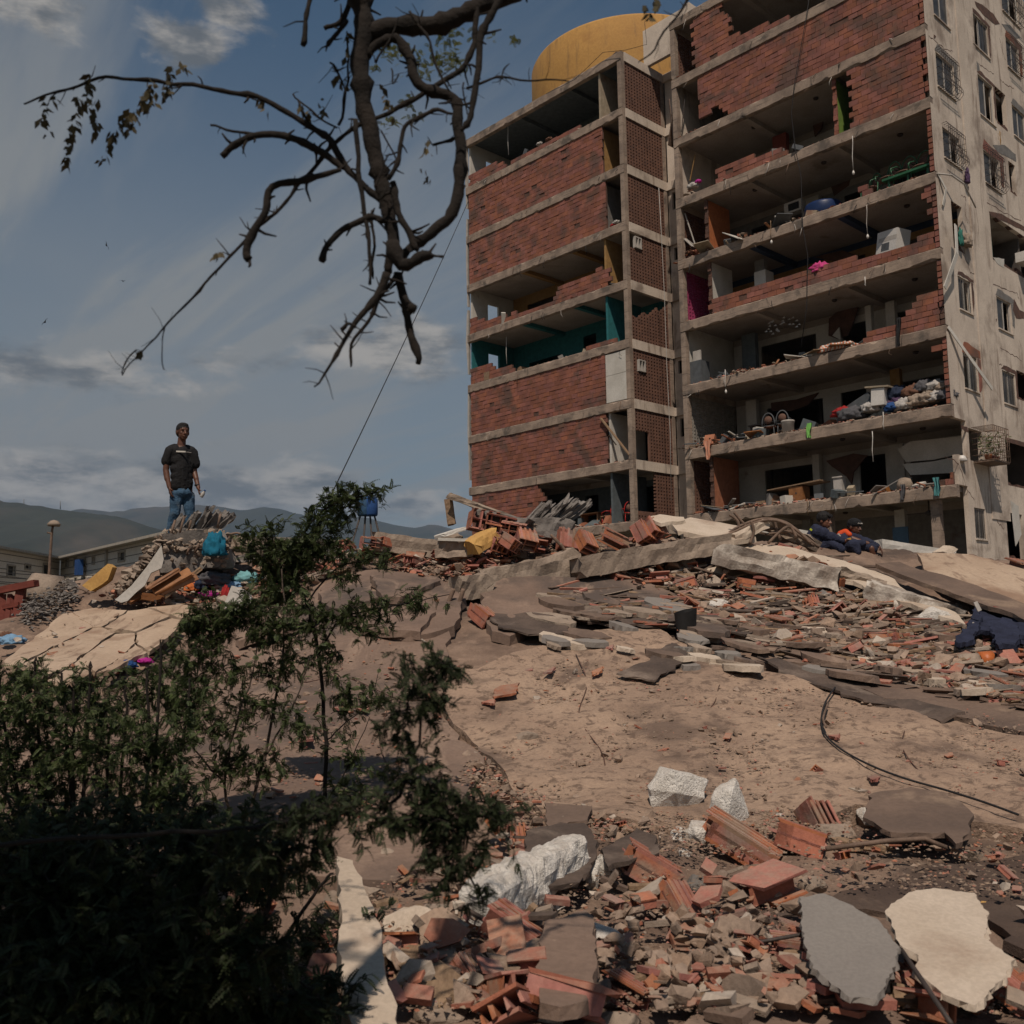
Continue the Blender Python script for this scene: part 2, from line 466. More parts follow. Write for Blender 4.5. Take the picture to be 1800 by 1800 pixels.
def inpoly(x, y, poly):
    x = np.asarray(x); y = np.asarray(y); r = np.zeros(x.shape, bool)
    n = len(poly); j = n - 1
    for i in range(n):
        xi, yi = poly[i][0], poly[i][1]; xj, yj = poly[j][0], poly[j][1]
        c = ((yi > y) != (yj > y)) & (x < (xj - xi) * (y - yi) / ((yj - yi) + 1e-12) + xi)
        r ^= c; j = i
    return r
def gpoly(pts): return [tuple(G(*p))[:2] for p in pts]

# fan grid: fine near the camera, coarser away
ts = np.linspace(-1.15, 1.15, 640); ys = np.geomspace(1.3, 27, 360)
T, YY = np.meshgrid(ts, ys); XX = T * YY
ZB = hq(XX, YY)
rough = fbm(XX * 1.1, YY * 1.1, 4, 0) * .16 + fbm(XX * 5, YY * 5, 4, 2) * .05 + fbm(XX * 22, YY * 22, 3, 4) * .014
crest = np.clip((YY - 11.5) / 3, 0, 1)
rough = rough * (.55 + .75 * crest)
rough *= np.clip((26.5 - YY) / 3, 0, 1)
ZZ = ZB + rough - .05 * crest
nr, nc = ZZ.shape
verts = np.stack([XX.ravel(), YY.ravel(), ZZ.ravel()], 1)
idx = np.arange(nr * nc).reshape(nr, nc)
faces = np.stack([idx[:-1, :-1], idx[:-1, 1:], idx[1:, 1:], idx[1:, :-1]], -1).reshape(-1, 4)
def big_mesh(name, verts, faces, mat, smooth=True):
    me = bpy.data.meshes.new(name)
    k = faces.shape[1]
    me.vertices.add(len(verts)); me.vertices.foreach_set('co', np.asarray(verts, np.float32).ravel())
    me.loops.add(faces.size); me.loops.foreach_set('vertex_index', faces.ravel().astype(np.int32))
    me.polygons.add(len(faces)); me.polygons.foreach_set('loop_start', np.arange(0, faces.size, k, dtype=np.int32))
    me.polygons.foreach_set('loop_total', np.full(len(faces), k, np.int32))
    me.polygons.foreach_set('use_smooth', np.full(len(faces), smooth))
    me.materials.append(mat); me.update(calc_edges=True); me.validate()
    return me
m_dirt = M('rubble_dirt', (.25, .175, .13), (.145, .098, .074), 2.2, .96, .8, 42, (.085, .062, .05), .9, (.48, .66), bdist=.03, c4=(.30, .21, .155), s4=4, amt4=(.54, .68))
tag(obj('rubble_mound', big_mesh('rubble_mound', verts, faces, m_dirt)), kind='structure')
# the flat ground round it, out to the foot of the mountains
m_ground = M('far_ground', (.17, .14, .105), (.10, .09, .06), .05, .95, 0, c3=(.05, .06, .03), s3=.012, amt3=(.45, .6))
gb = MB(); Rg = 9000
ring = [(-Rg, -Rg), (Rg, -Rg), (Rg, Rg), (-Rg, Rg)]
gb.add([(x, y, -.06) for x, y in ring], [(0, 1, 2, 3)])
gb.build('ground', m_ground, kind='structure')

# ================================================================== THE BROKEN APARTMENT BLOCK
BC = Vector((15.133, 32.881, 0)); PHI = .749
DU = Vector((-math.sin(PHI), math.cos(PHI), 0))     # along the open front, away from the near corner
DV = Vector((math.cos(PHI), math.sin(PHI), 0))      # into the building
UL, UA, UB = 11.30, 14.20, 25.58
Z9 = 4.079 + EYE; ST = 2.8; EH = .44                # underside of the lowest edge beam, storey, beam depth
def zb(k): return Z9 + ST * (9 - k)                 # underside of edge beam k (1 = roof)
def zt(k): return zb(k) + EH
def Bp(u, v, z): return BC + DU * u + DV * v + Vector((0, 0, z))
RB = Matrix((DU, DV, Vector((0, 0, 1)))).transposed()
def fuz(px, py, v=0.0):
    """pixel -> (u, z) on the plane at depth v behind the front"""
    d = ray(px, py); o = Vector((0, 0, EYE)); p0 = BC + DV * v
    t = (p0 - o).dot(DV) / d.dot(DV); q = o + d * t
    return (q - BC).dot(DU), q.z
def svz(px, py, u=0.0):
    """pixel -> (v, z) on the side wall plane"""
    d = ray(px, py); o = Vector((0, 0, EYE)); p0 = BC + DU * u
    t = (p0 - o).dot(DU) / d.dot(DU); q = o + d * t
    return (q - BC).dot(DV), q.z
class BB(MB):
    """boxes in the building's own axes"""
    def bx(s, u0, u1, v0, v1, z0, z1, mi=0):
        return s.box(Bp((u0 + u1) / 2, (v0 + v1) / 2, (z0 + z1) / 2), (abs(u1 - u0), abs(v1 - v0), abs(z1 - z0)), RB, mi)
    def prism(s, pts, w0, w1, axis='v', mi=0):
        """polygon of (a, z) extruded from w0 to w1; axis 'v' = lies in the front plane, 'u' = in the side plane"""
        f = (lambda a, z, w_: Bp(a, w_, z)) if axis == 'v' else (lambda a, z, w_: Bp(w_, a, z))
        n = len(pts)
        vs = [f(a, z, w0) for a, z in pts] + [f(a, z, w1) for a, z in pts]
        tri = geometry.tessellate_polygon([[Vector((a, z, 0)) for a, z in pts]])
        fs = [tuple(t) for t in tri] + [tuple(i + n for i in reversed(t)) for t in tri]
        fs += [(i, (i + 1) % n, (i + 1) % n + n, i + n) for i in range(n)]
        return s.add(vs, fs, mi)

DEP = 12.0                                          # depth of the block
bld = empty('apartment_building', Bp(0, 0, 0), 'tall apartment block torn open along its brick front, yellow tank on its roof', 'building')

def rough_beam(mb, u0, u1, v0, v1, z0, z1, step=.11, amp=.02, k=0):
    """edge beam whose outer arrises are chipped"""
    n = max(2, int(abs(u1 - u0) / step)); us = np.linspace(u0, u1, n + 1)
    vs = []; fs = []
    for i, u in enumerate(us):
        r = lambda j: float(fbm(np.array([u * 2.3 + j * 7.7]), np.array([z0 * 1.7 + k]), 3, j)[0]) * amp * 2
        chip = max(0, float(vnoise(np.array([u * 3.1 + 3]), np.array([z0 * 3.1 + k]))[0]) - .2) * .35
        chip2 = max(0, float(vnoise(np.array([u * 2.7 + 30]), np.array([z0 * 2.1 + k]))[0]) - .2) * .35
        ring_ = [(v0 + r(0) * .4, z0 + abs(r(1)) + chip), (v0 + r(2) * .4, z1 - .03 - abs(r(3)) - chip2), (v0 + .05 + abs(r(4)), z1 + r(5) * .3),
                 (v1, z1), (v1, z0), (v0 + .06 + abs(r(6)), z0 + r(7) * .15)]
        vs += [Bp(u, a, b) for a, b in ring_]
    m_ = 6
    for i in range(n):
        for j in range(m_):
            a = i * m_ + j; b = i * m_ + (j + 1) % m_
            fs.append((a, b, b + m_, a + m_))
    fs.append(tuple(range(m_))[::-1]); fs.append(tuple(n * m_ + j for j in range(m_)))
    mb.add(vs, fs)

UR = -.02
m_teal = flat('teal_paint', (.022, .15, .165)); m_gblue = flat('greyblue_paint', (.10, .12, .13)); m_orange = flat('orange_paint', (.40, .135, .05), bscale=20)
m_pink = flat('pink_paint', (.34, .045, .13)); m_green = flat('green_paint', (.16, .25, .05)); m_navyp = flat('navy_paint', (.03, .05, .10))
m_yelp = flat('ochre_paint', (.34, .20, .075)); m_terra = flat('terracotta_paint', (.34, .135, .075), c3=(.22, .09, .055), s3=3)
m_breeze = M('breeze_block', (.17, .088, .062), (.115, .062, .046), 3, .9, .4)
m_breezew = flat('pale_breeze_block', (.30, .28, .25)); m_cream = flat('cream_paint', (.36, .30, .22), c3=(.22, .13, .09), s3=.8)
m_grey = flat('grey_paint', (.20, .19, .18), c3=(.12, .09, .075), s3=.7); m_redp = flat('red_paint', (.20, .045, .03))
m_steel = flat('grey_steel', (.09, .10, .11)); m_whitep = M('white_enamel', (.62, .60, .57), (.55, .53, .5), 2, .4, .05)
def stone(k, wing): return None
# per storey paint of the rooms (wing 0 = right, 1 = left)
BV = (3.7, 3.3)
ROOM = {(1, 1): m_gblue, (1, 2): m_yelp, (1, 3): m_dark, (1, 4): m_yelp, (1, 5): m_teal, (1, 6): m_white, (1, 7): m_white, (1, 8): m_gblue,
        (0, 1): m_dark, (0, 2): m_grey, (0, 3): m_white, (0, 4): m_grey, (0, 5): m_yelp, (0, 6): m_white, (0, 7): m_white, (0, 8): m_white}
BEAMC = {(1, 5): m_teal, (1, 4): m_yelp, (0, 5): m_navyp, (1, 1): m_gblue}
# --- floors: an edge beam and a floor plate, each storey a part
for k in range(1, 10):
    for wing, (ua, ub) in enumerate(((UR, UL), (UA, UB))):
        fr = BB(); rough_beam(fr, ua, ub, 0, .24, zb(k), zt(k), k=k + wing * 20); fr.build('edge_beam', m_edge, bld)
        pl = BB(); pl.bx(ua + (.2 if wing == 0 else .02), ub - .02, .241, DEP, zt(k) - .18, zt(k) - .012)
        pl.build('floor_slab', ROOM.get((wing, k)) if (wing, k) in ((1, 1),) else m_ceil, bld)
        for q in ((.34, .69) if wing == 0 else (.32, .64)):
            uu = ua + (ub - ua) * q
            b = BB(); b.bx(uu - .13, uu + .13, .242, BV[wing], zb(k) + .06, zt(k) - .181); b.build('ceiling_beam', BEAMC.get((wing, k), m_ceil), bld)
# deeper cross beam over the rooms
for k in range(1, 10):
    for wing, (ua, ub) in enumerate(((UR, UL), (UA, UB))):
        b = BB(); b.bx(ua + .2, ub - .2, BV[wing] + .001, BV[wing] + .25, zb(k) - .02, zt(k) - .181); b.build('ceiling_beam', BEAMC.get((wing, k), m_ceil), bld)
# --- columns
for u in (UL - .12, UA + .12):
    for k in range(1, 9):
        b = BB(); n_seg = 5
        b.bx(u - .12, u + .12, .02, .27, zt(k + 1) + .002, zb(k) - .002); b.build('column', m_edge, bld)
for u in (UL - .14, UA + .14, UB - .2, 5.0, .9):
    b = BB(); b.bx(u - .15, u + .15, .3, .6, 0, zb(9) - .002); b.build('column', m_edge, bld)

# --- walls with rectangular holes
def holed(mb, plane, a0, a1, z0, z1, w0, w1, holes, mi=0):
    A = sorted({a0, a1} | {min(max(h[i], a0), a1) for h in holes for i in (0, 1)})
    Zs = sorted({z0, z1} | {min(max(h[i], z0), z1) for h in holes for i in (2, 3)})
    for i in range(len(A) - 1):
        run = None
        for j in range(len(Zs) - 1):
            ca, cz = (A[i] + A[i + 1]) / 2, (Zs[j] + Zs[j + 1]) / 2
            solid = not any(h[0] < ca < h[1] and h[2] < cz < h[3] for h in holes) and A[i + 1] - A[i] > 1e-4
            if solid and run is None: run = Zs[j]
            if (not solid or j == len(Zs) - 2) and run is not None:
                top = Zs[j + 1] if solid else Zs[j]
                if plane == 'v': mb.bx(A[i], A[i + 1], w0, w1, run, top, mi)
                else: mb.bx(w0, w1, A[i], A[i + 1], run, top, mi)
                run = None
# back walls of the rooms with door openings
rb = random.Random(11)
for k in range(1, 10):
    for wing, (ua, ub) in enumerate(((UR, UL), (UA, UB))):
        z0, z1 = (zt(k + 1) if k < 9 else 0), zb(k) - .021
        mt = ROOM.get((wing, k), m_grey)
        hs = []
        L_ = ub - ua
        for q in ((.12, .30), (.40, .50), (.62, .86)) if wing == 0 else ((.1, .17), (.42, .50), (.68, .90)):
            j = rb.uniform(-.03, .03)
            hs.append((ua + L_ * (q[0] + j), ua + L_ * (q[1] + j), z0, z0 + rb.choice((2.05, 2.0, 1.5 + .5 * (q[1] - q[0] < .12)))))
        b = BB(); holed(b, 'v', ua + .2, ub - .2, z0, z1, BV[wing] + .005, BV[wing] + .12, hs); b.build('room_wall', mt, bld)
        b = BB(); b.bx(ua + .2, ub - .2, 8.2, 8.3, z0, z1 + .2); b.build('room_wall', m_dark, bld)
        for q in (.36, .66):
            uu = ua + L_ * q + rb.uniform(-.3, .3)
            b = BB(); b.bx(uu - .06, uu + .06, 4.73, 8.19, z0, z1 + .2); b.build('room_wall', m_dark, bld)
# outer end walls
for k in range(1, 10):
    z0 = zt(k + 1) if k < 9 else 0
    b = BB(); hs = [(1.4, 2.2, z0 + 1.0, z0 + 2.0)] if k in (4, 5, 1) else []
    holed(b, 'u', .25, DEP, z0, zt(k) - .19, UB - .15, UB - .03, hs)
    b.build('end_wall', m_teal if k == 5 else m_white, bld)
b = BB(); b.bx(UR, UB, DEP + .002, DEP + .15, 0, zt(1)); b.build('rear_wall', m_plast, bld)
b = BB(); b.bx(UA - .15, UA - .001, 4.2, DEP, 0, zt(1)); b.build('recess_wall', m_plast, bld)
# jagged pale render strip standing off the far left edge
for k, (ln, off) in enumerate([(4.0, .04), (5.0, .03), (3.6, .06), (5.2, .04)]):
    b = BB(); zc = zt(1) - sum([4.6, 5.2, 4.2, 5.6][:k])
    pts = [(UB + .0, zc), (UB + off, zc - .3), (UB + off * 2.6, zc - ln * .5), (UB + off, zc - ln * .8), (UB + .01, zc - ln), (UB - .03, zc - ln), (UB - .03, zc)]
    b.prism(pts, .03, .2); b.build('loose_render', m_alu, bld)

# --- lattice (breeze block) walls; real openings
def lattice(mat, u, v0, v1, z0, z1, keep=None, plane='u', pv=.20, pz=.158, th=.10, name='breeze_block_wall'):
    b = BB(); n = max(1, round((v1 - v0) / pv)); m_ = max(1, round((z1 - z0) / pz)); dv = (v1 - v0) / n; dz = (z1 - z0) / m_
    for i in range(n + 1):
        for j in range(m_):
            zc = z0 + (j + .5) * dz; vc = v0 + i * dv
            if keep and not keep(vc, zc): continue
            b.bx(u - th / 2, u + th / 2, vc - .052, vc + .052, zc - dz / 2, zc + dz / 2)
    for j in range(m_ + 1):
        for i in range(n):
            zc = z0 + j * dz; vc = v0 + (i + .5) * dv
            if keep and not keep(vc, zc): continue
            b.bx(u - th / 2 + .004, u + th / 2 - .004, vc - dv / 2 + .051, vc + dv / 2 - .051, zc - .042, zc + .042)
    return b.build(name, mat, bld)
V1 = 2.95
for k in range(1, 9):
    keep = None; z0, z1 = zt(k + 1), zb(k)
    if k == 4: keep = lambda v, z: not (v < 1.2 and z > zb(4) - .75)
    if k == 5: keep = lambda v, z: z < zt(6) + .9 + .40 * v + .12 * math.sin(v * 7)
    if k == 6: keep = lambda v, z: not (.55 < v < 1.15 and zb(6) - 1.1 < z < zb(6) - .4)
    if k == 7: keep = lambda v, z: not (v < 1.25 and z < zb(7) - .95)
    if k == 8: keep = lambda v, z: v > 1.6 or z < zt(9) + .4
    if k == 8: z0 = zt(9)
    lattice(m_breeze, UA + .07, .29, V1, z0, z1, keep)
    # rendered bands that carry the lattice
for k in range(1, 10):
    b = BB(); rough_side = [(.26, zb(k) + .0), (V1 + .28, zb(k) + .0), (V1 + .28, zt(k)), (.26, zt(k))]
    b.prism(rough_side, UA - .035, UA + .14, 'u'); b.build('band', m_plast, bld)
    b = BB(); b.bx(UA - .02, UA + .14, V1 + .02, V1 + .26, zt(k), zb(k - 1) if k > 1 else zt(k) + .01); b.build('column', m_edge, bld)
    # recess back wall: rendered panels, the odd dark opening
    z0 = zt(k + 1) if k < 9 else 0
    hs = [(UA - 1.3, UA - .25, zb(k) - .75 - .25 * (k % 2), zb(k) - .12)] if k in (3, 4, 6, 7, 9) else []
    b = BB(); holed(b, 'v', UL, UA - .04, z0, zt(k) - .001, V1 + .32, V1 + .45, hs); b.build('recess_wall', m_plast, bld)
    b = BB(); b.bx(UL, UA - .04, V1 + .20, V1 + .318, zb(k) + .01, zt(k) - .03); b.build('band', m_plast, bld)
# small windows let into the lattice, and dark things behind it
for k, zc in ((4, .45), (6, .75)):
    b = BB(); holed(b, 'u', .62, 1.1, zb(k) - zc - .25, zb(k) - zc + .3, UA - .05, UA + .1, [(.68, .84, zb(k) - zc - .2, zb(k) - zc + .25), (.88, 1.04, zb(k) - zc - .2, zb(k) - zc + .25)])
    b.build('window_frame', m_alu, bld)
# lattice walls on the right wing's flank, seen through its open bays
def shade_mat(k): return {5: m_pink, 7: m_breezew}.get(k, m_breeze)
for k in (1, 4, 5, 7, 8):
    b = BB(); b.bx(UL - .16, UL - .04, .27, 4.6, zb(k) + .001, zt(k) - .181); b.build('flank_band', m_plast, bld)
    lattice(shade_mat(k), UL - .10, .29, 2.6 if k != 7 else 3.6, zt(k + 1), zb(k))
for k in (2, 3, 6, 9):
    b = BB(); b.bx(UL - .16, UL - .04, .29, 4.6, zt(k + 1) if k < 9 else 0, zt(k) - .181); b.build('flank_wall', m_white if k == 6 else m_plast, bld)
b = BB(); b.bx(UL - .03, UL + .0, 2.8, DEP, 0, zt(1)); b.build('flank_wall', m_plast, bld)

# --- partitions across the rooms: (storey, wing, pixel at the front, pixel at the back, row, material, height share)
parts_ = [(4, 1243, 1281, 395, m_orange, 1), (5, 1249, 1286, 500, m_white, 1), (8, 1252, 1297, 840, m_terra, 1), (3, 1468, 1494, 180, m_green, 1)]
for (k, x0, x1, y, mt, hh) in parts_:
    u0, _ = fuz(x0, y, .25); v1_, _ = svz(x1, y, u0)
    b = BB(); b.bx(u0 - .05, u0 + .05, .26, v1_, zt(k + 1), zb(k) - .002); b.build('partition', mt, bld)
    b = BB()
    for j in range(11):
        z = zt(k + 1) + j * .214
        b.bx(u0 - .09, u0 + .07, .17 + .03 * (j % 3), .262, z + .01, z + .2)
    b.build('broken_wall_end', m_brick if mt is m_green else m_mortar, bld, kind='stuff')
for (k, x0, x1, y, v, mt) in [(3, 1357, 1381, 235, 2.4, m_redp), (7, 1564, 1581, 660, 2.8, m_yelp), (6, 1520, 1530, 540, 2.8, m_white), (6, 1556, 1572, 540, 3.0, m_white),
                              (5, 1327, 1344, 480, 1.6, m_grey), (8, 1430, 1442, 860, 3.2, m_white), (8, 1566, 1590, 830, 3.6, m_white), (6, 1304, 1328, 620, 2.4, m_gblue),
                              (4, 1411, 1440, 370, 3.4, m_white), (7, 1312, 1330, 740, 3.0, m_white), (3, 1300, 1312, 270, 3.8, m_grey), (9, 1574, 1592, 940, 2.0, m_white), (9, 1410, 1425, 930, 2.2, m_grey)]:
    ua_, _ = fuz(x1, y, v); ub_, _ = fuz(x0, y, v)
    b = BB(); b.bx(ua_, ub_, v, v + .25, zt(k + 1) if k < 9 else 0, zb(k) - .02); b.build('inner_column', mt, bld)
# left wing partitions by the narrow bays
for k, mt in ((1, m_gblue), (2, m_yelp), (3, m_grey), (4, m_yelp), (5, m_teal), (7, m_white), (8, m_gblue)):
    u0, _ = fuz(1059 + 2 * (k > 3), 300, .2)
    b = BB(); b.bx(u0 - .06, u0 + .06, .15, 2.6, zt(k + 1), zb(k) - .002)
    b.build('partition', m_cream if k == 1 else mt, bld)
# white wall panel left standing on the front, storey six
ua_, _ = fuz(1104, 650); ub_, _ = fuz(1064, 655)
b = BB(); b.bx(ua_, ub_, .03, .12, zt(7) + .02, zt(7) + 1.28); b.bx(ua_, ub_, .036, .12, zt(7) + 1.30, zb(6) - .05); b.build('wall_panel', m_white, bld)
# peeled plaster and holes on the white back walls: broken brick patches standing proud
for (k, v, pts, mt) in [(8, 3.0, [(1452, 810), (1500, 797), (1524, 800), (1500, 830), (1497, 852), (1488, 838), (1462, 820)], m_mortar), (8, 3.1, [(1590, 820), (1605, 812), (1612, 830), (1600, 838)], m_mortar),
                    (6, 3.4, [(1457, 560), (1475, 545), (1508, 540), (1500, 565), (1490, 590), (1470, 595), (1456, 590)], m_mortar), (6, 3.2, [(1463, 590), (1475, 575), (1478, 598)], m_white),
                    (7, 3.6, [(1355, 708), (1400, 702), (1438, 690), (1420, 712), (1392, 722), (1356, 722)], m_mortar), (4, 3.7, [(1459, 322), (1498, 306), (1492, 326), (1466, 345)], m_mortar),
                    (3, 3.3, [(1428, 215), (1448, 205), (1444, 225), (1432, 240)], m_mortar), (5, 3.3, [(1430, 452), (1480, 440), (1512, 450), (1490, 462)], m_mortar),
                    (8, 2.4, [(1578, 790), (1600, 776), (1695, 766), (1696, 796), (1640, 808), (1592, 812)], m_white), (8, 2.4, [(1586, 816), (1640, 811), (1694, 800), (1694, 830), (1600, 835)], m_white)]:
    q = [fuz(x, y, v) for x, y in pts]
    b = BB(); b.prism(q, v, v + .08); b.build('broken_wall', mt, bld)
# --- brick walls of the front: every brick a block, joints recessed
bricks = []
def brick_panel(poly_px, k, umin=None, umax=None, v=.055, hole=.012, lean=0):
    poly = [fuz(x, y, v) for x, y in poly_px]
    us = [p[0] for p in poly]; z0 = zt(k + 1)
    bl, bh = .385, .205
    rows = int((zb(k) - z0) / bh + .9); bh = (zb(k) - z0) / 11.0
    rr = random.Random(k * 31 + int(us[0] * 10))
    back = BB()
    for r in range(11):
        zc = z0 + (r + .5) * bh; off = (r % 2) * bl / 2 + rr.uniform(-.04, .04)
        u = math.floor(min(us) / bl) * bl + off - bl
        while u < max(us) + bl:
            a, c_ = u + .008, u + bl - .008
            if umin is not None: a = max(a, umin)
            if umax is not None: c_ = min(c_, umax)
            ctr = (a + c_) / 2
            if c_ - a > .06 and bool(inpoly(np.array([ctr]), np.array([zc]), poly)[0]):
                back.bx(a - .008, c_ + .008, v + .025, v + .12, zc - bh / 2, zc + bh / 2)
                if rr.random() > hole:
                    pr = rr.uniform(-.010, .012) if rr.random() > .06 else rr.uniform(-.03, .02)
                    bricks.append((Bp(ctr, v + pr + .04, zc), c_ - a, bh - .014 - (rr.random() < .1) * .02, rr.uniform(-.012, .012)))
            u += bl
    if back.v: back.build('mortar_backing', m_mortar, bld)
BIG = 60
def fullp(xl0, yl0, xr0, yr0, k, um, uM): brick_panel([(xl0, yl0 - 130), (xr0, yr0 - 130), (xr0 + 1, yr0 + 130), (xl0, yl0 + 130)], k, um, uM)
uo = lambda x, y: fuz(x, y, .055)[0]
# left wing
for k, x, y in ((2, 1059, 260), (3, 1065, 360), (6, 1064, 655), (7, 1068, 770)):
    brick_panel([(816, 200), (x, y - 140), (x, y + 140), (812, 960)], k, uo(x, y), UB - .17, hole=.014)
brick_panel([(820, 380), (826, 306), (885, 281), (888, 294), (897, 286), (940, 257), (975, 243), (1020, 218), (1020, 260)], 1, None, UB - .17)
brick_panel([(822, 620), (826, 560), (845, 563), (890, 555), (905, 549), (975, 531), (981, 506), (1040, 479), (1058, 466), (1072, 480), (1074, 520), (1070, 560)], 4, None, UB - .17)
brick_panel([(820, 700), (827, 648), (857, 640), (869, 646), (900, 644), (908, 652), (931, 645), (972, 630), (1000, 628), (1038, 610), (1078, 592), (1078, 640)], 5, None, UB - .17)
brick_panel([(812, 860), (940, 830), (950, 858), (959, 875), (957, 886), (935, 900), (925, 960), (812, 960)], 8, None, UB - .17)
# right wing
brick_panel([(1218, 20), (1258, 2), (1283, 38), (1287, 62), (1308, 56), (1320, 50), (1321, 43), (1330, 39), (1333, 50), (1342, 37), (1352, 40), (1372, 36), (1390, 29), (1450, 4), (1450, 60), (1218, 160)], 1, None, None)
brick_panel([(1226, 120), (1640, -90), (1640, 120), (1290, 215), (1268, 196), (1262, 184), (1248, 196), (1230, 206)], 2, .17, uo(1227, 170))
brick_panel([(1262, 300), (1288, 286), (1313, 276), (1342, 270), (1367, 261), (1372, 271), (1398, 266), (1430, 250), (1476, 236), (1476, 290), (1262, 340)], 3)
brick_panel([(1494, 100), (1491, 128), (1496, 140), (1489, 152), (1495, 170), (1487, 186), (1499, 198), (1496, 212), (1488, 228), (1488, 250), (1650, 220), (1640, 40)], 3, .17)
brick_panel([(1506, 352), (1509, 327), (1521, 328), (1526, 338), (1526, 352)], 4)
brick_panel([(1626, 326), (1660, 315), (1660, 376), (1634, 376), (1628, 356)], 5, .17)
brick_panel([(1246, 580), (1247, 524), (1290, 518), (1305, 506), (1330, 500), (1390, 485), (1420, 474), (1450, 463), (1500, 452), (1545, 447), (1574, 440), (1577, 433), (1607, 424), (1610, 414), (1660, 400), (1660, 470)], 5, .17)
brick_panel([(1520, 620), (1524, 580), (1559, 569), (1575, 567), (1584, 563), (1600, 557), (1601, 548), (1611, 538), (1617, 519), (1665, 506), (1665, 600), (1640, 606)], 6, .17)
brick_panel([(1640, 606), (1680, 590), (1680, 650), (1661, 640), (1652, 618)], 7, .17)
brick_panel([(1610, 870), (1640, 856), (1655, 842), (1690, 818), (1690, 880)], 8, .1)
# bare brick ends of the side wall along the front edge
for k in range(2, 8):
    for j in range(11):
        z = zt(k + 1) + (j + .5) * .2145
        if k in (3,) and j % 3 == 0: continue
        rr = random.Random(k * 50 + j)
        bricks.append((Bp(.07, rr.uniform(-.01, .05) + .06, z), .15, .17, rr.uniform(-.06, .06)))
# the 300 that show largest are parts, the rest one joined part
bricks.sort(key=lambda b_: (b_[0] - Vector((0, 0, EYE))).length)
protos = []
for i in range(6):
    bm_ = bmesh.new(); bmesh.ops.create_cube(bm_, size=1)
    for v_ in bm_.verts:
        v_.co += Vector((random.uniform(-.018, .018), random.uniform(-.05, .05), random.uniform(-.035, .035)))
    me = bpy.data.meshes.new('brick'); bm_.to_mesh(me); bm_.free(); me.materials.append(m_brick); protos.append(me)
rotB = RB.to_4x4()
for i, (c_, L_, hh, tw) in enumerate(bricks[:300]):
    mw = Matrix.Translation(c_) @ rotB @ Matrix.Rotation(tw, 4, 'Z') @ Matrix.Diagonal((L_, .09, hh, 1))
    o = bpy.data.objects.new('brick', protos[i % 6]); COL.objects.link(o); o.parent = bld
    o.matrix_parent_inverse = parent_inv(bld); o.matrix_basis = mw
rest = MB(); cube = [[tuple(v_.co) for v_ in p.vertices] for p in protos]; cf = [[tuple(f.vertices) for f in p.polygons] for p in protos]
for i, (c_, L_, hh, tw) in enumerate(bricks[300:]):
    mw = Matrix.Translation(c_) @ rotB @ Matrix.Rotation(tw, 4, 'Z') @ Matrix.Diagonal((L_, .09, hh, 1))
    rest.add([mw @ Vector(q) for q in cube[i % 6]], cf[i % 6])
rest.build('brick_courses', m_brick, bld, kind='stuff')

# ------------------------------------------------------------------ side wall of the block (plane u = 0)
m_pan = M('window_pane', (.085, .078, .07), (.035, .033, .03), 2.2, .4, 0, spec=.35)
WIN = [ # left x, right x, left-top y, left-bottom y, kind
 (1637, 1666, -38, 21, 'g'), (1705, 1736, 17, 71, 'g'), (1757, 1788, -45, 12, 'b'), (1644, 1676, 90, 147, 'b'), (1767, 1790, 64, 112, 'b'), (1717, 1746, 128, 195, 'g'),
 (1748, 1769, 150, 212, 'h'), (1778, 1802, 183, 233, 'g'), (1656, 1687, 222, 273, 'b'), (1727, 1757, 262, 316, 'b'), (1772, 1786, 282, 334, 'h'), (1671, 1693, 352, 432, 'h'),
 (1739, 1812, 374, 452, 'h'), (1683, 1708, 484, 540, 'g'), (1751, 1778, 520, 574, 'g'), (1692, 1719, 620, 680, 'g'), (1761, 1786, 650, 706, 'g'), (1786, 1812, 650, 700, 'h'),
 (1759, 1840, 769, 850, 'h'), (1712, 1734, 892, 946, 'g'), (1768, 1800, 900, 985, 'h')]
wr = []
for (xl, xr, yt, yb, kd) in WIN:
    v0, z1 = svz(xl, yt, UR); _, z0 = svz(xl, yb, UR); v1, _ = svz(xr, (yt + yb) / 2 + 12, UR)
    wr.append((v0, v1, z0, z1, kd))
SIDE_END = 12.0
v8, _ = svz(1700, 780, UR)
for k in range(1, 10):
    z0 = (zt(k + 1) if k < 9 else 0); z1 = zt(k)
    hs = [(a, b_, c_, d_) for (a, b_, c_, d_, kd) in wr]
    st = .0
    if k == 8: hs.append((-.1, v8, zt(9) + 1.05, zb(8) - .02)); hs.append((v8 + .18, v8 + 1.35, zt(9) + .95, zb(8) - .25))
    if k == 9: st = svz(1704, 900, UR)[0]
    b = BB(); holed(b, 'u', max(st, .245), SIDE_END, z0, z1 - .001, UR - .002, UR + .17, hs); b.build('side_wall', m_plast, bld)
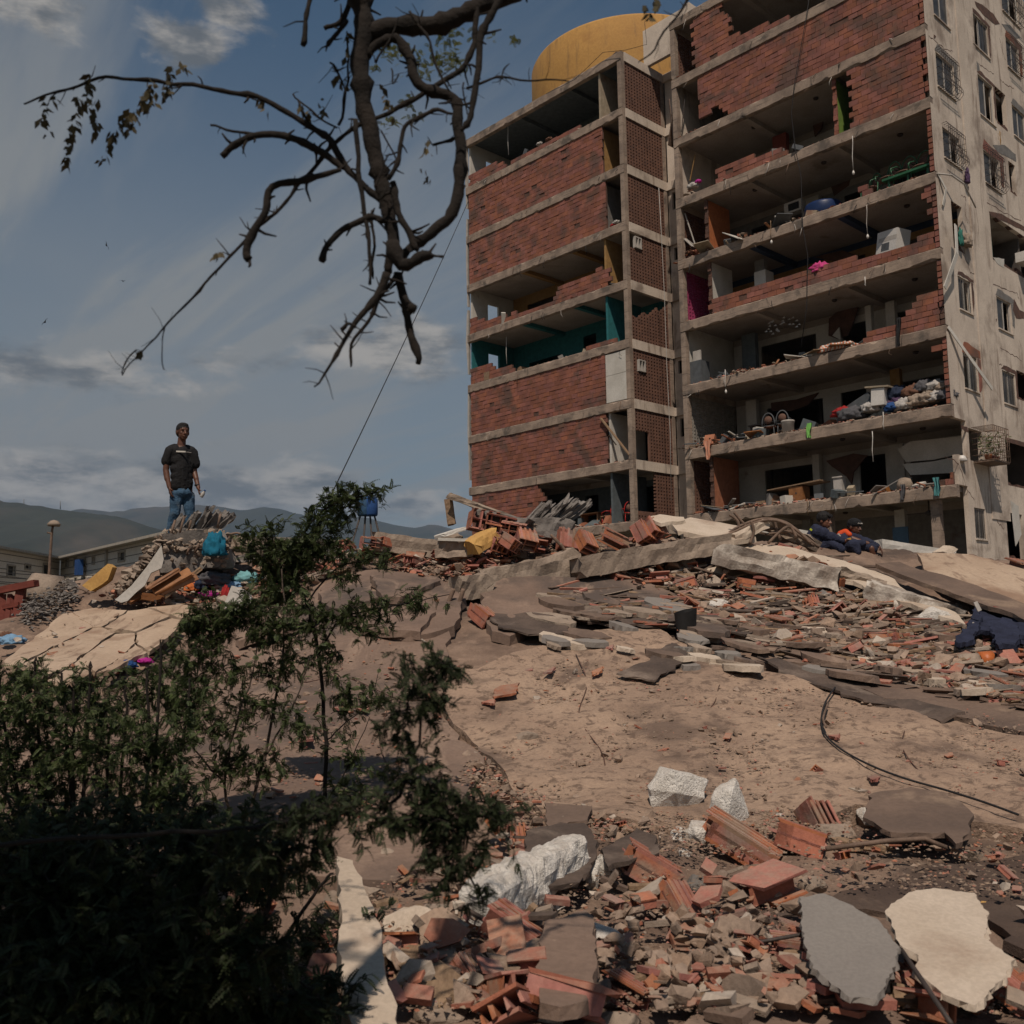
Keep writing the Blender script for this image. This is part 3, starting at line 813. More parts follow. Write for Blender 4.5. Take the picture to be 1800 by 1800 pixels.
# render skin over the beam ends
for k in range(1, 8):
    b = BB(); b.bx(UR - .012, UR - .003, .02, .25, zt(k + 1) if k > 1 else zt(2), zb(k) + .2); b.build('render_skin', m_plast, bld)
b = BB()
va, _ = svz(1706, 400, UR); vb, _ = svz(1738, 400, UR)
b.bx(UR - .035, UR - .003, va + .02, vb - .08, 5.2, zt(1)); b.build('pilaster', m_plast, bld)
def make_window(v0, v1, z0, z1, kd, rr):
    rt = empty('window', Bp(UR, (v0 + v1) / 2, z0)); rt.parent = bld; rt.matrix_parent_inverse = parent_inv(bld)
    d = UR + .05; fw = .045
    b = BB()
    for (a, c_, e, f) in ((v0, v1, z0, z0 + fw), (v0, v1, z1 - fw, z1), (v0, v0 + fw, z0 + fw, z1 - fw), (v1 - fw, v1, z0 + fw, z1 - fw), ((v0 + v1) / 2 - .03, (v0 + v1) / 2 + .03, z0 + fw, z1 - fw)):
        b.bx(d, d + .05, a, c_, e, f)
    b.build('frame', m_alu if rr.random() < .8 else m_white, rt)
    for (a, c_) in ((v0 + fw, (v0 + v1) / 2 - .03), ((v0 + v1) / 2 + .03, v1 - fw)):
        b = BB(); b.bx(d + .02, d + .028, a, c_, z0 + fw, z1 - fw)
        if rr.random() < .85: b.build('pane', m_pan, rt)
    b = BB(); b.bx(UR - .05, UR + .03, v0 - .04, v1 + .04, z0 - .05, z0 - .002); b.build('sill', m_plast, rt)
    if kd == 'b':           # bulging iron grille
        g = BB(); n = 9
        for i in range(n + 1):
            v = v0 + (v1 - v0) * i / n
            pr = [(0, z1 + .12), (.16, z1 + .12), (.22, z1 + .02), (.22, z0 + .45), (.30, z0 + .25), (.30, z0 + .08), (.16, z0 - .06), (0, z0 - .06)]
            g.tube([Bp(UR - .004 - a, v, z) for a, z in pr], .010, 4)
        for (a, z) in ((.225, z1 - .1), (.225, (z0 + z1) / 2), (.30, z0 + .15), (.16, z1 + .125), (.16, z0 - .065)):
            g.tube([Bp(UR - a, v0 - .02, z), Bp(UR - a, v1 + .02, z)], .011, 4)
        for vv in (v0 - .01, v1 + .01):
            for z in (z0 + .2, z0 + .45, z0 + .7, z1 - .25):
                g.tube([Bp(UR, vv, z), Bp(UR - .225, vv, z)], .009, 4)
        g.build('grille', m_metal, rt)
    elif kd == 'g' and rr.random() < .6:
        g = BB()
        for i in range(6): g.tube([Bp(UR + .02, v0 + (v1 - v0) * (i + .5) / 6, z0), Bp(UR + .02, v0 + (v1 - v0) * (i + .5) / 6, z1)], .008, 4)
        g.build('grille', m_metal, rt)
rr = random.Random(5)
for (v0, v1, z0, z1, kd) in wr:
    if kd != 'h': make_window(v0, v1, z0, z1, kd, rr)
    else:
        q = BB()        # ragged remains of wall in the opening
        n = 7
        for i in range(n):
            a = v0 + (v1 - v0) * i / n; hgt = abs(fbm(np.array([a * 4]), np.array([z0]), 3)[0]) * .5 + .04
            q.prism([(a, z0 - .01), (a + (v1 - v0) / n, z0 - .01), (a + (v1 - v0) / n, z0 + hgt * .7), (a, z0 + hgt)], UR + .01, UR + .15, 'u')
            if i % 2: q.prism([(a, z1 + .01), (a + (v1 - v0) / n, z1 + .01), (a + (v1 - v0) / n * .6, z1 - hgt * .6)], UR + .01, UR + .15, 'u')
        q.build('broken_wall_edge', m_mortar, bld, kind='stuff')
# cracks: the wall's own broken arrises, and bare patches where the render fell
def ragged(pts, amp=.03, n=6, seed=1):
    r_ = random.Random(seed); out = []
    m_ = len(pts)
    for i in range(m_):
        a = pts[i]; b_ = pts[(i + 1) % m_]
        for j in range(n):
            t = j / n; out.append((a[0] + (b_[0] - a[0]) * t + r_.uniform(-amp, amp), a[1] + (b_[1] - a[1]) * t + r_.uniform(-amp, amp)))
    return out
PATCH = [([(1713, 2), (1726, 8), (1745, 24), (1757, 42), (1750, 44), (1730, 28), (1716, 12)], m_mortar), ([(1709, 100), (1720, 112), (1722, 124), (1714, 126)], m_grey), ([(1760, 42), (1775, 44), (1793, 66), (1786, 68), (1770, 56)], m_grey),
         ([(1745, 255), (1766, 255), (1785, 272), (1786, 284), (1770, 276), (1752, 266)], m_grey), ([(1641, 60), (1645, 64), (1641, 70)], m_mortar), ([(1738, 372), (1760, 376), (1800, 398), (1800, 406), (1770, 392), (1742, 380)], m_mortar),
         ([(1722, 588), (1738, 576), (1742, 585), (1736, 600), (1724, 606)], m_white), ([(1726, 604), (1737, 600), (1736, 620), (1730, 616)], m_mortar), ([(1742, 562), (1752, 560), (1750, 574), (1743, 574)], m_mortar), ([(1782, 525), (1792, 545), (1800, 548), (1800, 560), (1786, 560), (1780, 545)], m_mortar),
         ([(1745, 452), (1765, 455), (1764, 470), (1755, 466)], m_white), ([(1776, 880), (1790, 890), (1795, 940), (1785, 960), (1780, 920)], m_white), ([(1757, 765), (1800, 778), (1800, 786), (1757, 772)], m_mortar), ([(1688, 748), (1700, 750), (1702, 760), (1694, 758)], m_mortar)]
for i, (pp, mt) in enumerate(PATCH):
    q = ragged([svz(x, y, UR) for x, y in pp], .018, 4, i)
    b = BB(); b.prism(q, UR - .010, UR - .003 + .0, 'u'); b.build('render_patch', mt, bld)
for j, i in enumerate((1, 3, 4, 5, 7, 9, 13, 14, 15, 16)):      # render knocked off beside and above the windows
    v0, v1, z0, z1, kd = wr[i]; t_ = .22 + .12 * (j % 3)
    for pp in ([(v0 - .05, z1 + .04), (v1 + t_, z1 + .03), (v1 + t_ * 1.2, z1 + t_ * .7), (v0 + .2, z1 + t_)], [(v1 + .05, z0 + (j % 2) * .4), (v1 + t_ * .8, z0 + .3), (v1 + t_, z1 + .02), (v1 + .05, z1 + .02)]):
        b = BB(); b.prism(ragged(pp, .035, 5, j + 40), UR - .0095, UR - .0035, 'u'); b.build('render_patch', (m_mortar, m_grey, m_brick)[j % 3], bld)
CRACK = [[(1621, 62), (1633, 64), (1650, 78), (1661, 86), (1678, 92)], [(1757, 68), (1762, 90), (1768, 108)], [(1720, 112), (1740, 126), (1748, 130)], [(1758, 140), (1770, 150), (1784, 156)], [(1735, 355), (1765, 374), (1800, 392)],
         [(1715, 482), (1722, 492), (1724, 502)], [(1740, 498), (1760, 506), (1788, 516), (1792, 530)], [(1758, 610), (1780, 624), (1800, 636)], [(1746, 632), (1755, 640), (1763, 642)], [(1690, 344), (1697, 346), (1698, 380), (1703, 400)],
         [(1699, 458), (1705, 478), (1716, 484)], [(1748, 905), (1755, 920), (1766, 930)], [(1732, 730), (1733, 680), (1730, 520)], [(1709, 72), (1708, 96), (1712, 116)], [(1672, 250), (1690, 262), (1700, 300)], [(1660, 800), (1685, 815), (1700, 860), (1715, 885)]]
cb = BB()
for i, pl_ in enumerate(CRACK):
    r_ = random.Random(i); q = [svz(x, y, UR) for x, y in pl_]; pts = []
    for a, b_ in zip(q, q[1:]):
        for j in range(6):
            t = j / 6; pts.append((a[0] + (b_[0] - a[0]) * t + r_.uniform(-.03, .03), a[1] + (b_[1] - a[1]) * t + r_.uniform(-.04, .04)))
    for a, b_ in zip(pts, pts[1:]):
        wd = r_.uniform(.006, .022)
        dx, dz = b_[0] - a[0], b_[1] - a[1]; L_ = math.hypot(dx, dz) + 1e-6; nx, nz = -dz / L_ * wd, dx / L_ * wd
        cb.prism([(a[0] - nx, a[1] - nz), (b_[0] - nx, b_[1] - nz), (b_[0] + nx, b_[1] + nz), (a[0] + nx, a[1] + nz)], UR - .0045, UR - .001, 'u')
cb.build('cracks', m_mortar, bld, kind='stuff')

# --- yellow tank and roof edge
def rooftop():
    th = Bp(19.4, 7.0, zt(1))
    tk = MB(); R_ = 5.55; h_ = 3.9
    prof = [(R_, 0), (R_, h_ * .5), (R_, h_ - .12), (R_ - .06, h_), (R_ - .35, h_), (R_ - .36, h_ - .3)]
    tk.lathe(th, prof, 96, caps=False); tk.lathe(th + Vector((0, 0, h_ - .35)), [(R_ - .3, 0), (.01, .1)], 48)
    tk.build('water_tank', m_tank, bld)
    p = BB(); p.bx(UL + .3, UA + .2, 2.0, 2.2, zt(1), zt(1) + 1.9); p.bx(UL + .02, UL + .3, 1.6, 6, zt(1), zt(1) + 1.7); p.build('parapet', m_plast, bld)
    q = BB(); r_ = random.Random(3)
    for i in range(26):
        u = UA + .3 + i * .42; q.box(Bp(u, .25 + r_.uniform(0, .2), zt(1) + .03), (r_.uniform(.1, .4), .2, r_.uniform(.03, .10)), RB @ Matrix.Rotation(r_.uniform(-.3, .3), 3, 'Y'))
    q.build('roof_edge_rubble', m_conc, bld, kind='stuff')
    t = BB(); t.tube([Bp(UA + .1, .3, zt(1) + .02), Bp(UA + .5, .35, zt(1) + .22), Bp(UA + 1.0, .4, zt(1) + .12)], .09, 5); t.build('roof_felt_roll', m_roof, bld)
rooftop()

# ================================================================== THINGS IN THE BROKEN ROOMS
def hull_rock(seed, n=14, flat_=.7, chip=0.0):
    """irregular angular lump of unit size"""
    r_ = random.Random(seed); bm_ = bmesh.new()
    for i in range(n):
        v = Vector((r_.gauss(0, 1), r_.gauss(0, 1), r_.gauss(0, 1))).normalized() * r_.uniform(.75, 1.0)
        v.z *= flat_; v.x *= r_.uniform(.9, 1.1); bm_.verts.new(v * .5)
    bmesh.ops.convex_hull(bm_, input=bm_.verts)
    for v in [v for v in bm_.verts if not v.link_faces]: bm_.verts.remove(v)
    bm_.verts.index_update()
    vs = [v.co.copy() for v in bm_.verts]; fs = [tuple(v.index for v in f.verts) for f in bm_.faces]
    bm_.free(); return vs, fs
def lumpy(c, size, seed=0, sub=4, amp=.25, freq=2.0, flat_bottom=True, R=None, fold=0.0, stepped=0.0):
    """soft or rough lump: displaced icosphere -> verts, faces (world space)"""
    bm_ = bmesh.new(); bmesh.ops.create_icosphere(bm_, subdivisions=sub, radius=1)
    off = Vector((seed * 3.7, seed * 1.9, seed * 5.1)); vs = []
    for v in bm_.verts:
        p = v.co.copy()
        d = noise.fractal(p * freq + off, 1.0, 2.0, 4) * amp
        if fold: d += abs(noise.noise(Vector((p.x * freq * 1.5, p.y * freq * 1.5, p.z * .6)) + off)) * fold
        if stepped: d = d + stepped * (noise.cell(p * freq * 3 + off) - .5)
        p = p * (1 + d)
        if flat_bottom and p.z < -.5: p.z = -.5 - (p.z + .5) * .1
        p = Vector((p.x * size[0] / 2, p.y * size[1] / 2, p.z * size[2] / 2))
        vs.append((R @ p if R is not None else p) + Vector(c))
    fs = [tuple(v.index for v in f.verts) for f in bm_.faces]; bm_.free()
    return vs, fs
def bpt(px, py, v, k=None, dz=0.0):
    """point in the block seen at a pixel, at depth v; k = stands on the floor of storey k"""
    u, z = fuz(px, py, v)
    if k is not None: z = (zt(k + 1) if k < 10 else 0) + dz
    return Bp(u, v, z), u, z
EXPO_THINGS = 0
# crumbs and broken brick lying along the broken floor edges
rb = random.Random(77); crumbs = MB(); crumbs2 = MB()
rocks = [hull_rock(i, 9, .65) for i in range(10)]
def scatter_edge(k, u0, u1, n, vmax=.9, smax=.16):
    for i in range(n):
        u = rb.uniform(u0, u1); v = abs(rb.gauss(0, vmax * .45)) + .03; s_ = rb.uniform(.05, smax) * (1.6 if rb.random() < .08 else 1)
        vs, fs = rb.choice(rocks); R = Matrix.Rotation(rb.uniform(0, 6.3), 3, 'Z') @ Matrix.Rotation(rb.uniform(-.5, .5), 3, 'X')
        c_ = Bp(u, v, zt(k + 1) + s_ * .18 + rb.uniform(0, .05) * (v > .2))
        (crumbs if rb.random() < .55 else crumbs2).add([(R @ Vector((q.x * s_ * 1.5, q.y * s_, q.z * s_ * .8))) + c_ for q in vs], fs)
for (k, u0, u1, n) in [(1, UA + .3, UB - .3, 70), (4, UA + .3, UB, 120), (5, UA, UB, 80), (8, UA, 20, 60), (3, UL - 1.4, 5.5, 120), (4, .4, UL, 260), (5, .5, UL, 120), (6, 2, UL, 220),
                       (7, .4, UL, 300), (8, .4, UL, 330), (1, 5, UL, 50), (2, UL - 1.2, UL, 40), (3, 4.0, 5.4, 30), (7, UA + .1, UA + 1.6, 30), (2, UA + .1, UA + 1.2, 10)]:
    scatter_edge(k, u0, u1, n)
# heaped masonry on some edges
for (k, px, v, w_, h_) in [(4, 1300, .5, 1.2, .35), (4, 1210, .5, 1.2, .45), (7, 1215, .5, 2.2, .5), (8, 1350, .7, 2.0, .35), (3, 1215, .6, .9, .35), (6, 1290, .5, 1.5, .25), (8, 1290, .5, 1.4, .3)]:
    p, u, z = bpt(px, 300, v, k)
    for i in range(60):
        vs, fs = rb.choice(rocks); R = Matrix.Rotation(rb.uniform(0, 6.3), 3, 'Z') @ Matrix.Rotation(rb.uniform(-.7, .7), 3, 'X')
        a = rb.gauss(0, w_ / 3); c_ = Bp(u + a, v + rb.gauss(0, .2), zt(k + 1) + max(0, rb.random() * h_ * (1 - abs(a) / w_)))
        s_ = rb.uniform(.1, .28); (crumbs if rb.random() < .6 else crumbs2).add([(R @ Vector((q.x * s_ * 1.4, q.y * s_, q.z * s_ * .7))) + c_ for q in vs], fs)
crumbs.build('brick_rubble', m_brickr, None, 'crumbled red brick lying along the broken floor edges of the block', 'rubble', None, 'stuff')
crumbs2.build('mortar_rubble', m_conc, None, 'crumbled mortar lying along the broken floor edges of the block', 'rubble', None, 'stuff')

# torn household stuff and planks among the crumbs, bent bars and strips dangling off the beams
jm = [m_wood, m_cream, m_steel, m_white, m_woodo, m_grey, m_terra, m_gblue]; junk = MB()
for (k, u0, u1, n) in [(3, 5.2, UL - .3, 30), (4, .5, UL - .4, 44), (5, 5, UL - .4, 16), (6, 3.5, UL - .4, 50), (7, 5, UL - .4, 60), (8, 1, UL - .4, 70), (1, UA + 1, UB - 1, 24), (4, UA + 1, UB - 1, 30), (5, UA + 1, UB - 1, 24), (8, UA + .3, 20, 24)]:
    for i in range(n):
        u = rb.uniform(u0, u1); v = rb.uniform(.1, 2.6); t = rb.random(); z = zt(k + 1)
        Rj = RB @ Matrix.Rotation(rb.uniform(-1.5, 1.5), 3, 'Z') @ Matrix.Rotation(rb.uniform(-.6, .6), 3, 'Y')
        if t < .5: sz = (rb.uniform(.4, 1.3), rb.uniform(.05, .16), rb.uniform(.02, .05))
        elif t < .8: sz = (rb.uniform(.2, .6), rb.uniform(.2, .5), rb.uniform(.15, .6))
        else: sz = (rb.uniform(.5, 1.1), rb.uniform(.4, .8), .03)
        junk.box(Bp(u, v, z + max(sz[2] / 2, sz[0] * .18)), sz, Rj, rb.randrange(len(jm)))
junk.build('household_debris', jm, None, 'torn boards, panels and furniture pieces lying about in the open rooms', 'debris', None, 'stuff')
dang = MB()
for i in range(120):
    k = rb.randint(1, 9); w_ = rb.random() < .6; u = rb.uniform(.3, UL - .3) if w_ else rb.uniform(UA + .3, UB - .3); z = zb(k) + rb.uniform(-.05, EH); ln = rb.uniform(.1, .5)
    p = Bp(u, -.01, z); q = p + DU * rb.uniform(-.12, .12) - DV * rb.uniform(.02, .1) - Vector((0, 0, ln * .6)); dang.tube([p, q, q + DU * rb.uniform(-.15, .15) - Vector((0, 0, ln * .4))], rb.uniform(.005, .014), 4, mi=rb.randrange(3))
dang.build('dangling_bars', [m_rebar, m_alu, m_black], None, 'short bent bars and wires dangling off the broken floor beams', 'wires', None, 'stuff')

def thing1(mb, name, mat, label, cat, group=None): return mb.build(name, mat, None, label, cat, group)
# washing machine tipped on the low brick wall
def washer():
    p, u, z = bpt(1570, 430, .9, 5, .55)
    rt = empty('washing_machine', p, 'white washing machine tilted behind the low brick wall', 'washing machine')
    R = RB @ Matrix.Rotation(math.radians(-9), 3, 'Y') @ Matrix.Rotation(math.radians(20), 3, 'Z')
    b = MB(); b.box(p + Vector((0, 0, .42)), (1.0, .65, .9), R); b.build('body', m_whitep, rt)
    b = MB(); b.box(p + R @ Vector((0, -.335, .42)) + Vector((0, 0, .12)), (.9, .02, .16), R); b.build('control_panel', m_alu, rt)
    b = MB(); b.box(p + R @ Vector((.1, -.335, .2)) + Vector((0, 0, .05)), (.4, .02, .3), R); b.build('door', m_steel, rt)
washer()
def fridge(px, py, v, k, w_, h_, mt, lab, dz=0):
    p, u, z = bpt(px, py, v, k, dz)
    rt = empty('refrigerator', p, lab, 'refrigerator')
    b = BB(); b.bx(u - w_ / 2, u + w_ / 2, v, v + .6, z, z + h_); b.build('body', mt, rt)
    b = BB(); b.bx(u - w_ / 2, u + w_ / 2, v - .03, v - .002, z + .03, z + h_ * .62); b.bx(u - w_ / 2, u + w_ / 2, v - .03, v - .002, z + h_ * .64, z + h_)
    for o_ in (b,): pass
    b.build('doors', mt, rt, kind='stuff')
    b = BB(); b.bx(u - w_ / 2 + .04, u - w_ / 2 + .07, v - .06, v - .031, z + h_ * .3, z + h_ * .6); b.build('handle', m_alu, rt)
fridge(1336, 480, 1.5, 5, .55, 1.75, m_whitep, 'pale refrigerator standing in the dark room above the long low brick wall', .05)
p, u, z = bpt(1225, 660, .45, 6)
rt = empty('steel_cabinet', p, 'dark grey metal cabinet at the floor edge by the flank wall', 'cabinet')
b = BB(); b.bx(u - .35, u + .35, .3, .9, z, z + 1.05); b.build('body', m_steel, rt)
b = BB(); b.bx(u - .3, u + .3, .28, .297, z + .05, z + 1.0); b.build('door', m_steel, rt)
b = BB(); b.bx(u - .3, u + .1, .35, .42, z + 1.06, z + 1.5); b.build('board', m_alu, rt)
# round blue tank by the column, air conditioner box, bucket, table, chairs
p, u, z = bpt(1447, 360, 1.2, 4)
b = MB(); b.lathe(p, [(.62, 0), (.72, .12), (.74, .62), (.70, .72), (.3, .80)], 28); thing1(b, 'plastic_tub', flat('blue_plastic', (.012, .03, .10), rough=.4), 'dark blue round tub at the back of the room with green chairs', 'tub')
p, u, z = bpt(1395, 357, 2.2, 4, 1.35)
rt = empty('air_conditioner', p, 'boxy window air conditioner on a shelf above the orange wall', 'air conditioner')
rt['label'] = 'boxy air conditioner set in a wall left of the round blue tub'
b = BB(); b.bx(u - .4, u + .4, 2.1, 2.5, z, z + .48); b.build('case', m_alu, rt)
b = BB(); b.bx(u - .3, u + .2, 2.08, 2.098, z + .08, z + .38); b.build('grille', m_black, rt)
p, u, z = bpt(1385, 745, .55, 7)
rt = empty('bucket', p, 'pale plastic bucket standing on the floor edge beside the table', 'bucket')
b = MB(); b.lathe(p, [(.21, 0), (.25, .48), (.27, .5), (.27, .54), (.255, .56)], 20); b.build('pail', m_alu, rt)
b = MB(); b.tube([p + Vector((.26 * math.cos(a), .26 * math.sin(a), .5 - .1 * math.sin(a))) for a in [i * math.pi / 8 for i in range(9)]], .012, 5); b.build('handle', m_metal, rt)
def wchair(px, v, k, lab, ang, mt, grp=None, scale=1.0, name='metal_chair'):
    p, u, z = bpt(px, 300, v, k)
    rt = empty(name, p, lab, 'chair', grp)
    R = RB @ Matrix.Rotation(ang, 3, 'Z')
    T = lambda x, y, zz: p + R @ Vector((x * scale, y * scale, zz * scale))
    for sx in (-1, 1):
        for sy in (-1, 1):
            b = MB(); b.tube([T(.22 * sx, .22 * sy, 0), T(.2 * sx, .2 * sy, .44)], .02, 5); b.build('leg', mt, rt)
    b = MB(); b.lathe(T(0, 0, .44), [(.25 * scale, 0), (.27 * scale, .03), (.25 * scale, .06)], 16); b.build('seat', flat('chair_cushion', (.13, .07, .05)), rt)
    b = MB(); arc = [T(.26 * math.cos(a), .24, .5 + .52 * math.sin(a) ** .8 if 0 < a < math.pi else .5) for a in [i * math.pi / 12 for i in range(13)]]
    b.tube(arc, .025, 6); b.tube([T(-.26, .24, .5), T(.26, .24, .5)], .018, 5); b.build('back_hoop', mt, rt)
    b = MB(); b.lathe(T(0, .24, .74), [(.01, -.01), (.16 * scale, -.01), (.16 * scale, .01), (.01, .01)], 14, R=R @ Matrix.Rotation(math.pi / 2, 3, 'X')); b.build('back_panel', flat('chair_cushion', (.13, .07, .05)), rt)
    b = MB()
    for sx in (-1, 1): b.tube([T(.26 * sx, .22, .68), T(.3 * sx, 0, .70), T(.28 * sx, -.2, .62), T(.24 * sx, -.22, .45)], .02, 5)
    b.build('arms', mt, rt)
m_gchair = flat('green_iron', (.03, .12, .06), rough=.4)
for i, (px, sc, lab) in enumerate([(1621, 1.35, 'green iron chair with a round back, nearest the side wall'), (1590, 1.35, 'green iron chair, second from the side wall'), (1561, 1.35, 'green iron chair, third from the side wall'), (1528, 1.2, 'green iron chair standing apart beside the small brick stub')]):
    wchair(px, .75 if i < 3 else .9, 4, lab, .15 * i, m_gchair, 'green iron chairs', sc)
p1, u1, z1 = bpt(1640, 300, .35, 4); p2, u2, _ = bpt(1550, 300, .35, 4)
b = BB(); b.bx(u1, u2, .3, .55, z1 + .42, z1 + .5)
for uu in (u1 + .2, (u1 + u2) / 2, u2 - .2): b.bx(uu - .03, uu + .03, .4, .46, z1, z1 + .42)
thing1(b, 'garden_bench', m_gchair, 'low green bench in front of the green iron chairs', 'bench')
# table with chair frames in storey seven, table of raw wood in storey eight
p, u, z = bpt(1350, 735, 1.3, 7)
rt = empty('table', p, 'dark table with clutter on it beside the pale bucket', 'table')
b = BB(); b.bx(u - .9, u + .8, 1.0, 1.8, z + .72, z + .77); b.build('tabletop', m_dark, rt)
for a in (-.8, .7):
    for c_ in (1.1, 1.7): b = BB(); b.bx(u + a - .03, u + a + .03, c_ - .03, c_ + .03, z, z + .72); b.build('leg', m_metal, rt)
for i in range(2): wchair(1333 + 24 * i, .8, 7, ['grey metal chair left of the bucket and in front of the dark table', 'grey metal chair between the dark table and the bucket'][i], 2.9, m_steel)
p, u, z = bpt(1404, 850, .9, 8)
rt = empty('wooden_table', p, 'raw wooden table with a tilted top at the floor edge', 'table')
b = BB(); b.prism([(u - 1.15, z + .80), (u + 1.2, z + .66), (u + 1.2, z + .70), (u - 1.15, z + .85)], .5, 1.3); b.build('tabletop', m_wood, rt)
b = BB(); b.bx(u - .35, u + .25, .55, 1.1, z, z + .7); b.build('pedestal', m_woodo, rt)
b = BB(); b.bx(u - .1, u - .04, .535, .548, z + .4, z + .46); b.build('knob', m_metal, rt)
for (px, mt, lab, nm, w_, h_) in [(1475, m_alu, 'slim pale box standing at the floor edge of the lowest open flat', 'metal_box', .34, .85)]:
    p, u, z = bpt(px, 860, .8, 8); b = BB(); b.bx(u - w_ / 2, u + w_ / 2, .7, 1.0, z, z + h_); b.bx(u - w_ / 2 - .03, u + w_ / 2 + .03, .66, 1.02, z + h_, z + h_ + .05); thing1(b, nm, mt, lab, 'box')
p, u, z = bpt(1494, 860, .9, 8)
def tyre(c_, R_, r_, Rm, name, lab, mt=m_rubber):
    b = MB(); vs = []; fs = []; N, n = 24, 8
    for i in range(N):
        a = 2 * math.pi * i / N
        for j in range(n):
            t = 2 * math.pi * j / n; rr_ = R_ + r_ * math.cos(t)
            vs.append(c_ + Rm @ Vector((rr_ * math.cos(a), rr_ * math.sin(a), r_ * 1.1 * math.sin(t))))
    for i in range(N):
        for j in range(n): fs.append((i * n + j, i * n + (j + 1) % n, ((i + 1) % N) * n + (j + 1) % n, ((i + 1) % N) * n + j))
    b.add(vs, fs, 0, True); thing1(b, name, mt, lab, 'tyre')
tyre(p + Vector((0, 0, .12)), .28, .11, Matrix.Identity(3), 'tyre', 'black tyre lying on the floor beside the slim pale box')
p, u, z = bpt(1590, 845, .6, 8)
b = MB(); b.lathe(p + Vector((0, 0, .02)), [(.05, 0), (.26, .02), (.28, .25), (.2, .45), (.05, .5)], 18); thing1(b, 'clay_pot', m_conc, 'round pale pot on the floor edge left of the brick stub', 'pot')
# cloth: heaps, hanging rags
def heap(name, c_, size, mt, lab, cat='clothes', seed=0, sub=4, fold=.5, amp=.3, R=None, group=None):
    b = MB(); vs, fs = lumpy(c_, size, seed, max(sub, 4), amp, 2.7, True, R, fold * .8); b.add(vs, fs, 0, True); return thing1(b, name, mt, lab, cat, group)
m_cl = {n: flat('cloth_' + n, c_, .9, bump=.3, scale=14) for n, c_ in dict(grey=(.09, .09, .10), white=(.42, .40, .38), beige=(.30, .24, .19), red=(.32, .02, .02), blue=(.02, .07, .22), navy=(.02, .03, .06),
        purple=(.09, .05, .11), brown=(.14, .07, .045), teal=(.005, .12, .20), aqua=(.16, .36, .38), magenta=(.42, .02, .25), pink=(.5, .05, .2), orange=(.55, .16, .05), sky=(.18, .32, .48), green=(.03, .16, .13)).items()}
items7 = [(1480, 716, .75, .35, 'red', 'red cloth bundle at the left end of the clothes pile', .55), (1497, 722, 1.0, .55, 'grey', 'dark grey bag in front of the tipped grey cabinet', .3), (1530, 716, .6, .45, 'white', 'crumpled white clothes left of the white carton', .45),
          (1568, 700, 1.0, .60, 'navy', 'dark clothes topping the pile right of the carton', .9), (1575, 712, .7, .4, 'purple', 'purple grey bundle below the dark clothes', .55), (1572, 722, .6, .35, 'blue', 'bright blue bundle at the foot of the clothes pile', .3),
          (1592, 720, .7, .5, 'white', 'white cloth draped over the edge beside the blue bundle', .3), (1606, 703, .8, .5, 'brown', 'brown bundle in the middle of the clothes pile', .85), (1612, 716, .8, .5, 'beige', 'beige bundle at the floor edge, middle of the pile', .35),
          (1625, 702, .7, .5, 'grey', 'grey bundle on top of the beige ones', .95), (1630, 714, .8, .5, 'beige', 'folded beige sheet in the right half of the pile', .4), (1645, 700, .8, .4, 'white', 'cream bundle on top at the right of the pile', .9),
          (1660, 698, .7, .4, 'beige', 'cream bundle beside the brick jamb, upper row', .8), (1662, 710, .8, .45, 'grey', 'grey striped bundle beside the brick jamb, lower row', .4), (1647, 713, .7, .4, 'white', 'white bundle in the lower row near the jamb', .4)]
for i, (px, py, w_, h_, cn, lab, dz) in enumerate(items7):
    p, u, z = bpt(px, py, .45 + .25 * (dz > .5), 7, dz * .9)
    heap('clothes_bundle', p, (w_, .6, h_ * 1.1), m_cl[cn], lab, 'clothes', i, 3, .55, .3, RB, 'clothes heaped on the floor edge')
p, u, z = bpt(1517, 700, .9, 7)
b = MB(); b.box(p + Vector((0, 0, .62)), (1.0, .5, .65), RB @ Matrix.Rotation(.42, 3, 'Y')); thing1(b, 'steel_cabinet', m_steel, 'grey cabinet tipped over behind the dark grey bag', 'cabinet')
p, u, z = bpt(1548, 715, .35, 7)
b = MB(); b.box(p + Vector((0, 0, .75)), (.5, .4, .62), RB @ Matrix.Rotation(-.06, 3, 'Y')); thing1(b, 'carton', m_whitep, 'white carton standing in the clothes pile', 'box')
b = MB(); b.box(p + Vector((0, 0, 1.12)), (.9, .5, .06), RB @ Matrix.Rotation(-.12, 3, 'Y')); thing1(b, 'board', m_cream, 'flat board lying across the white carton', 'board')
def striped(name, c1, c2, sc):
    mt = bpy.data.materials.new(name); mt.use_nodes = True; g = NT(mt.node_tree); b_ = g.n['Principled BSDF']; b_.inputs['Roughness'].default_value = .9
    t = g.node('ShaderNodeTexCoord'); wv = g.node('ShaderNodeTexWave'); wv.inputs['Scale'].default_value = sc; wv.inputs['Distortion'].default_value = 3
    g.link(t.outputs['Object'], wv.inputs['Vector']); g.link(g.mix(g.ramp(wv.outputs['Fac'], .4, .6), c1, c2), b_.inputs['Base Color']); return mt
m_stripe = striped('striped_cloth', (.5, .47, .43), (.42, .14, .07), 3.0)
m_print = striped('printed_cloth', (.02, .10, .12), (.08, .25, .25), 6.0); m_print2 = striped('orange_printed_cloth', (.45, .12, .06), (.42, .28, .2), 7.0)
p, u, z = bpt(1466, 606, .35, 6, .12); heap('blanket', p, (1.5, .8, .42), m_stripe, 'striped white and orange blanket crumpled on the floor edge', 'blanket', 4, 4, .5, .3, RB)
p, u, z = bpt(1432, 612, .3, 6, .05); heap('blanket', p, (.7, .5, .25), m_cl['white'], 'white sheet crumpled left of the striped blanket', 'sheet', 6, 4, .5, .3, RB)
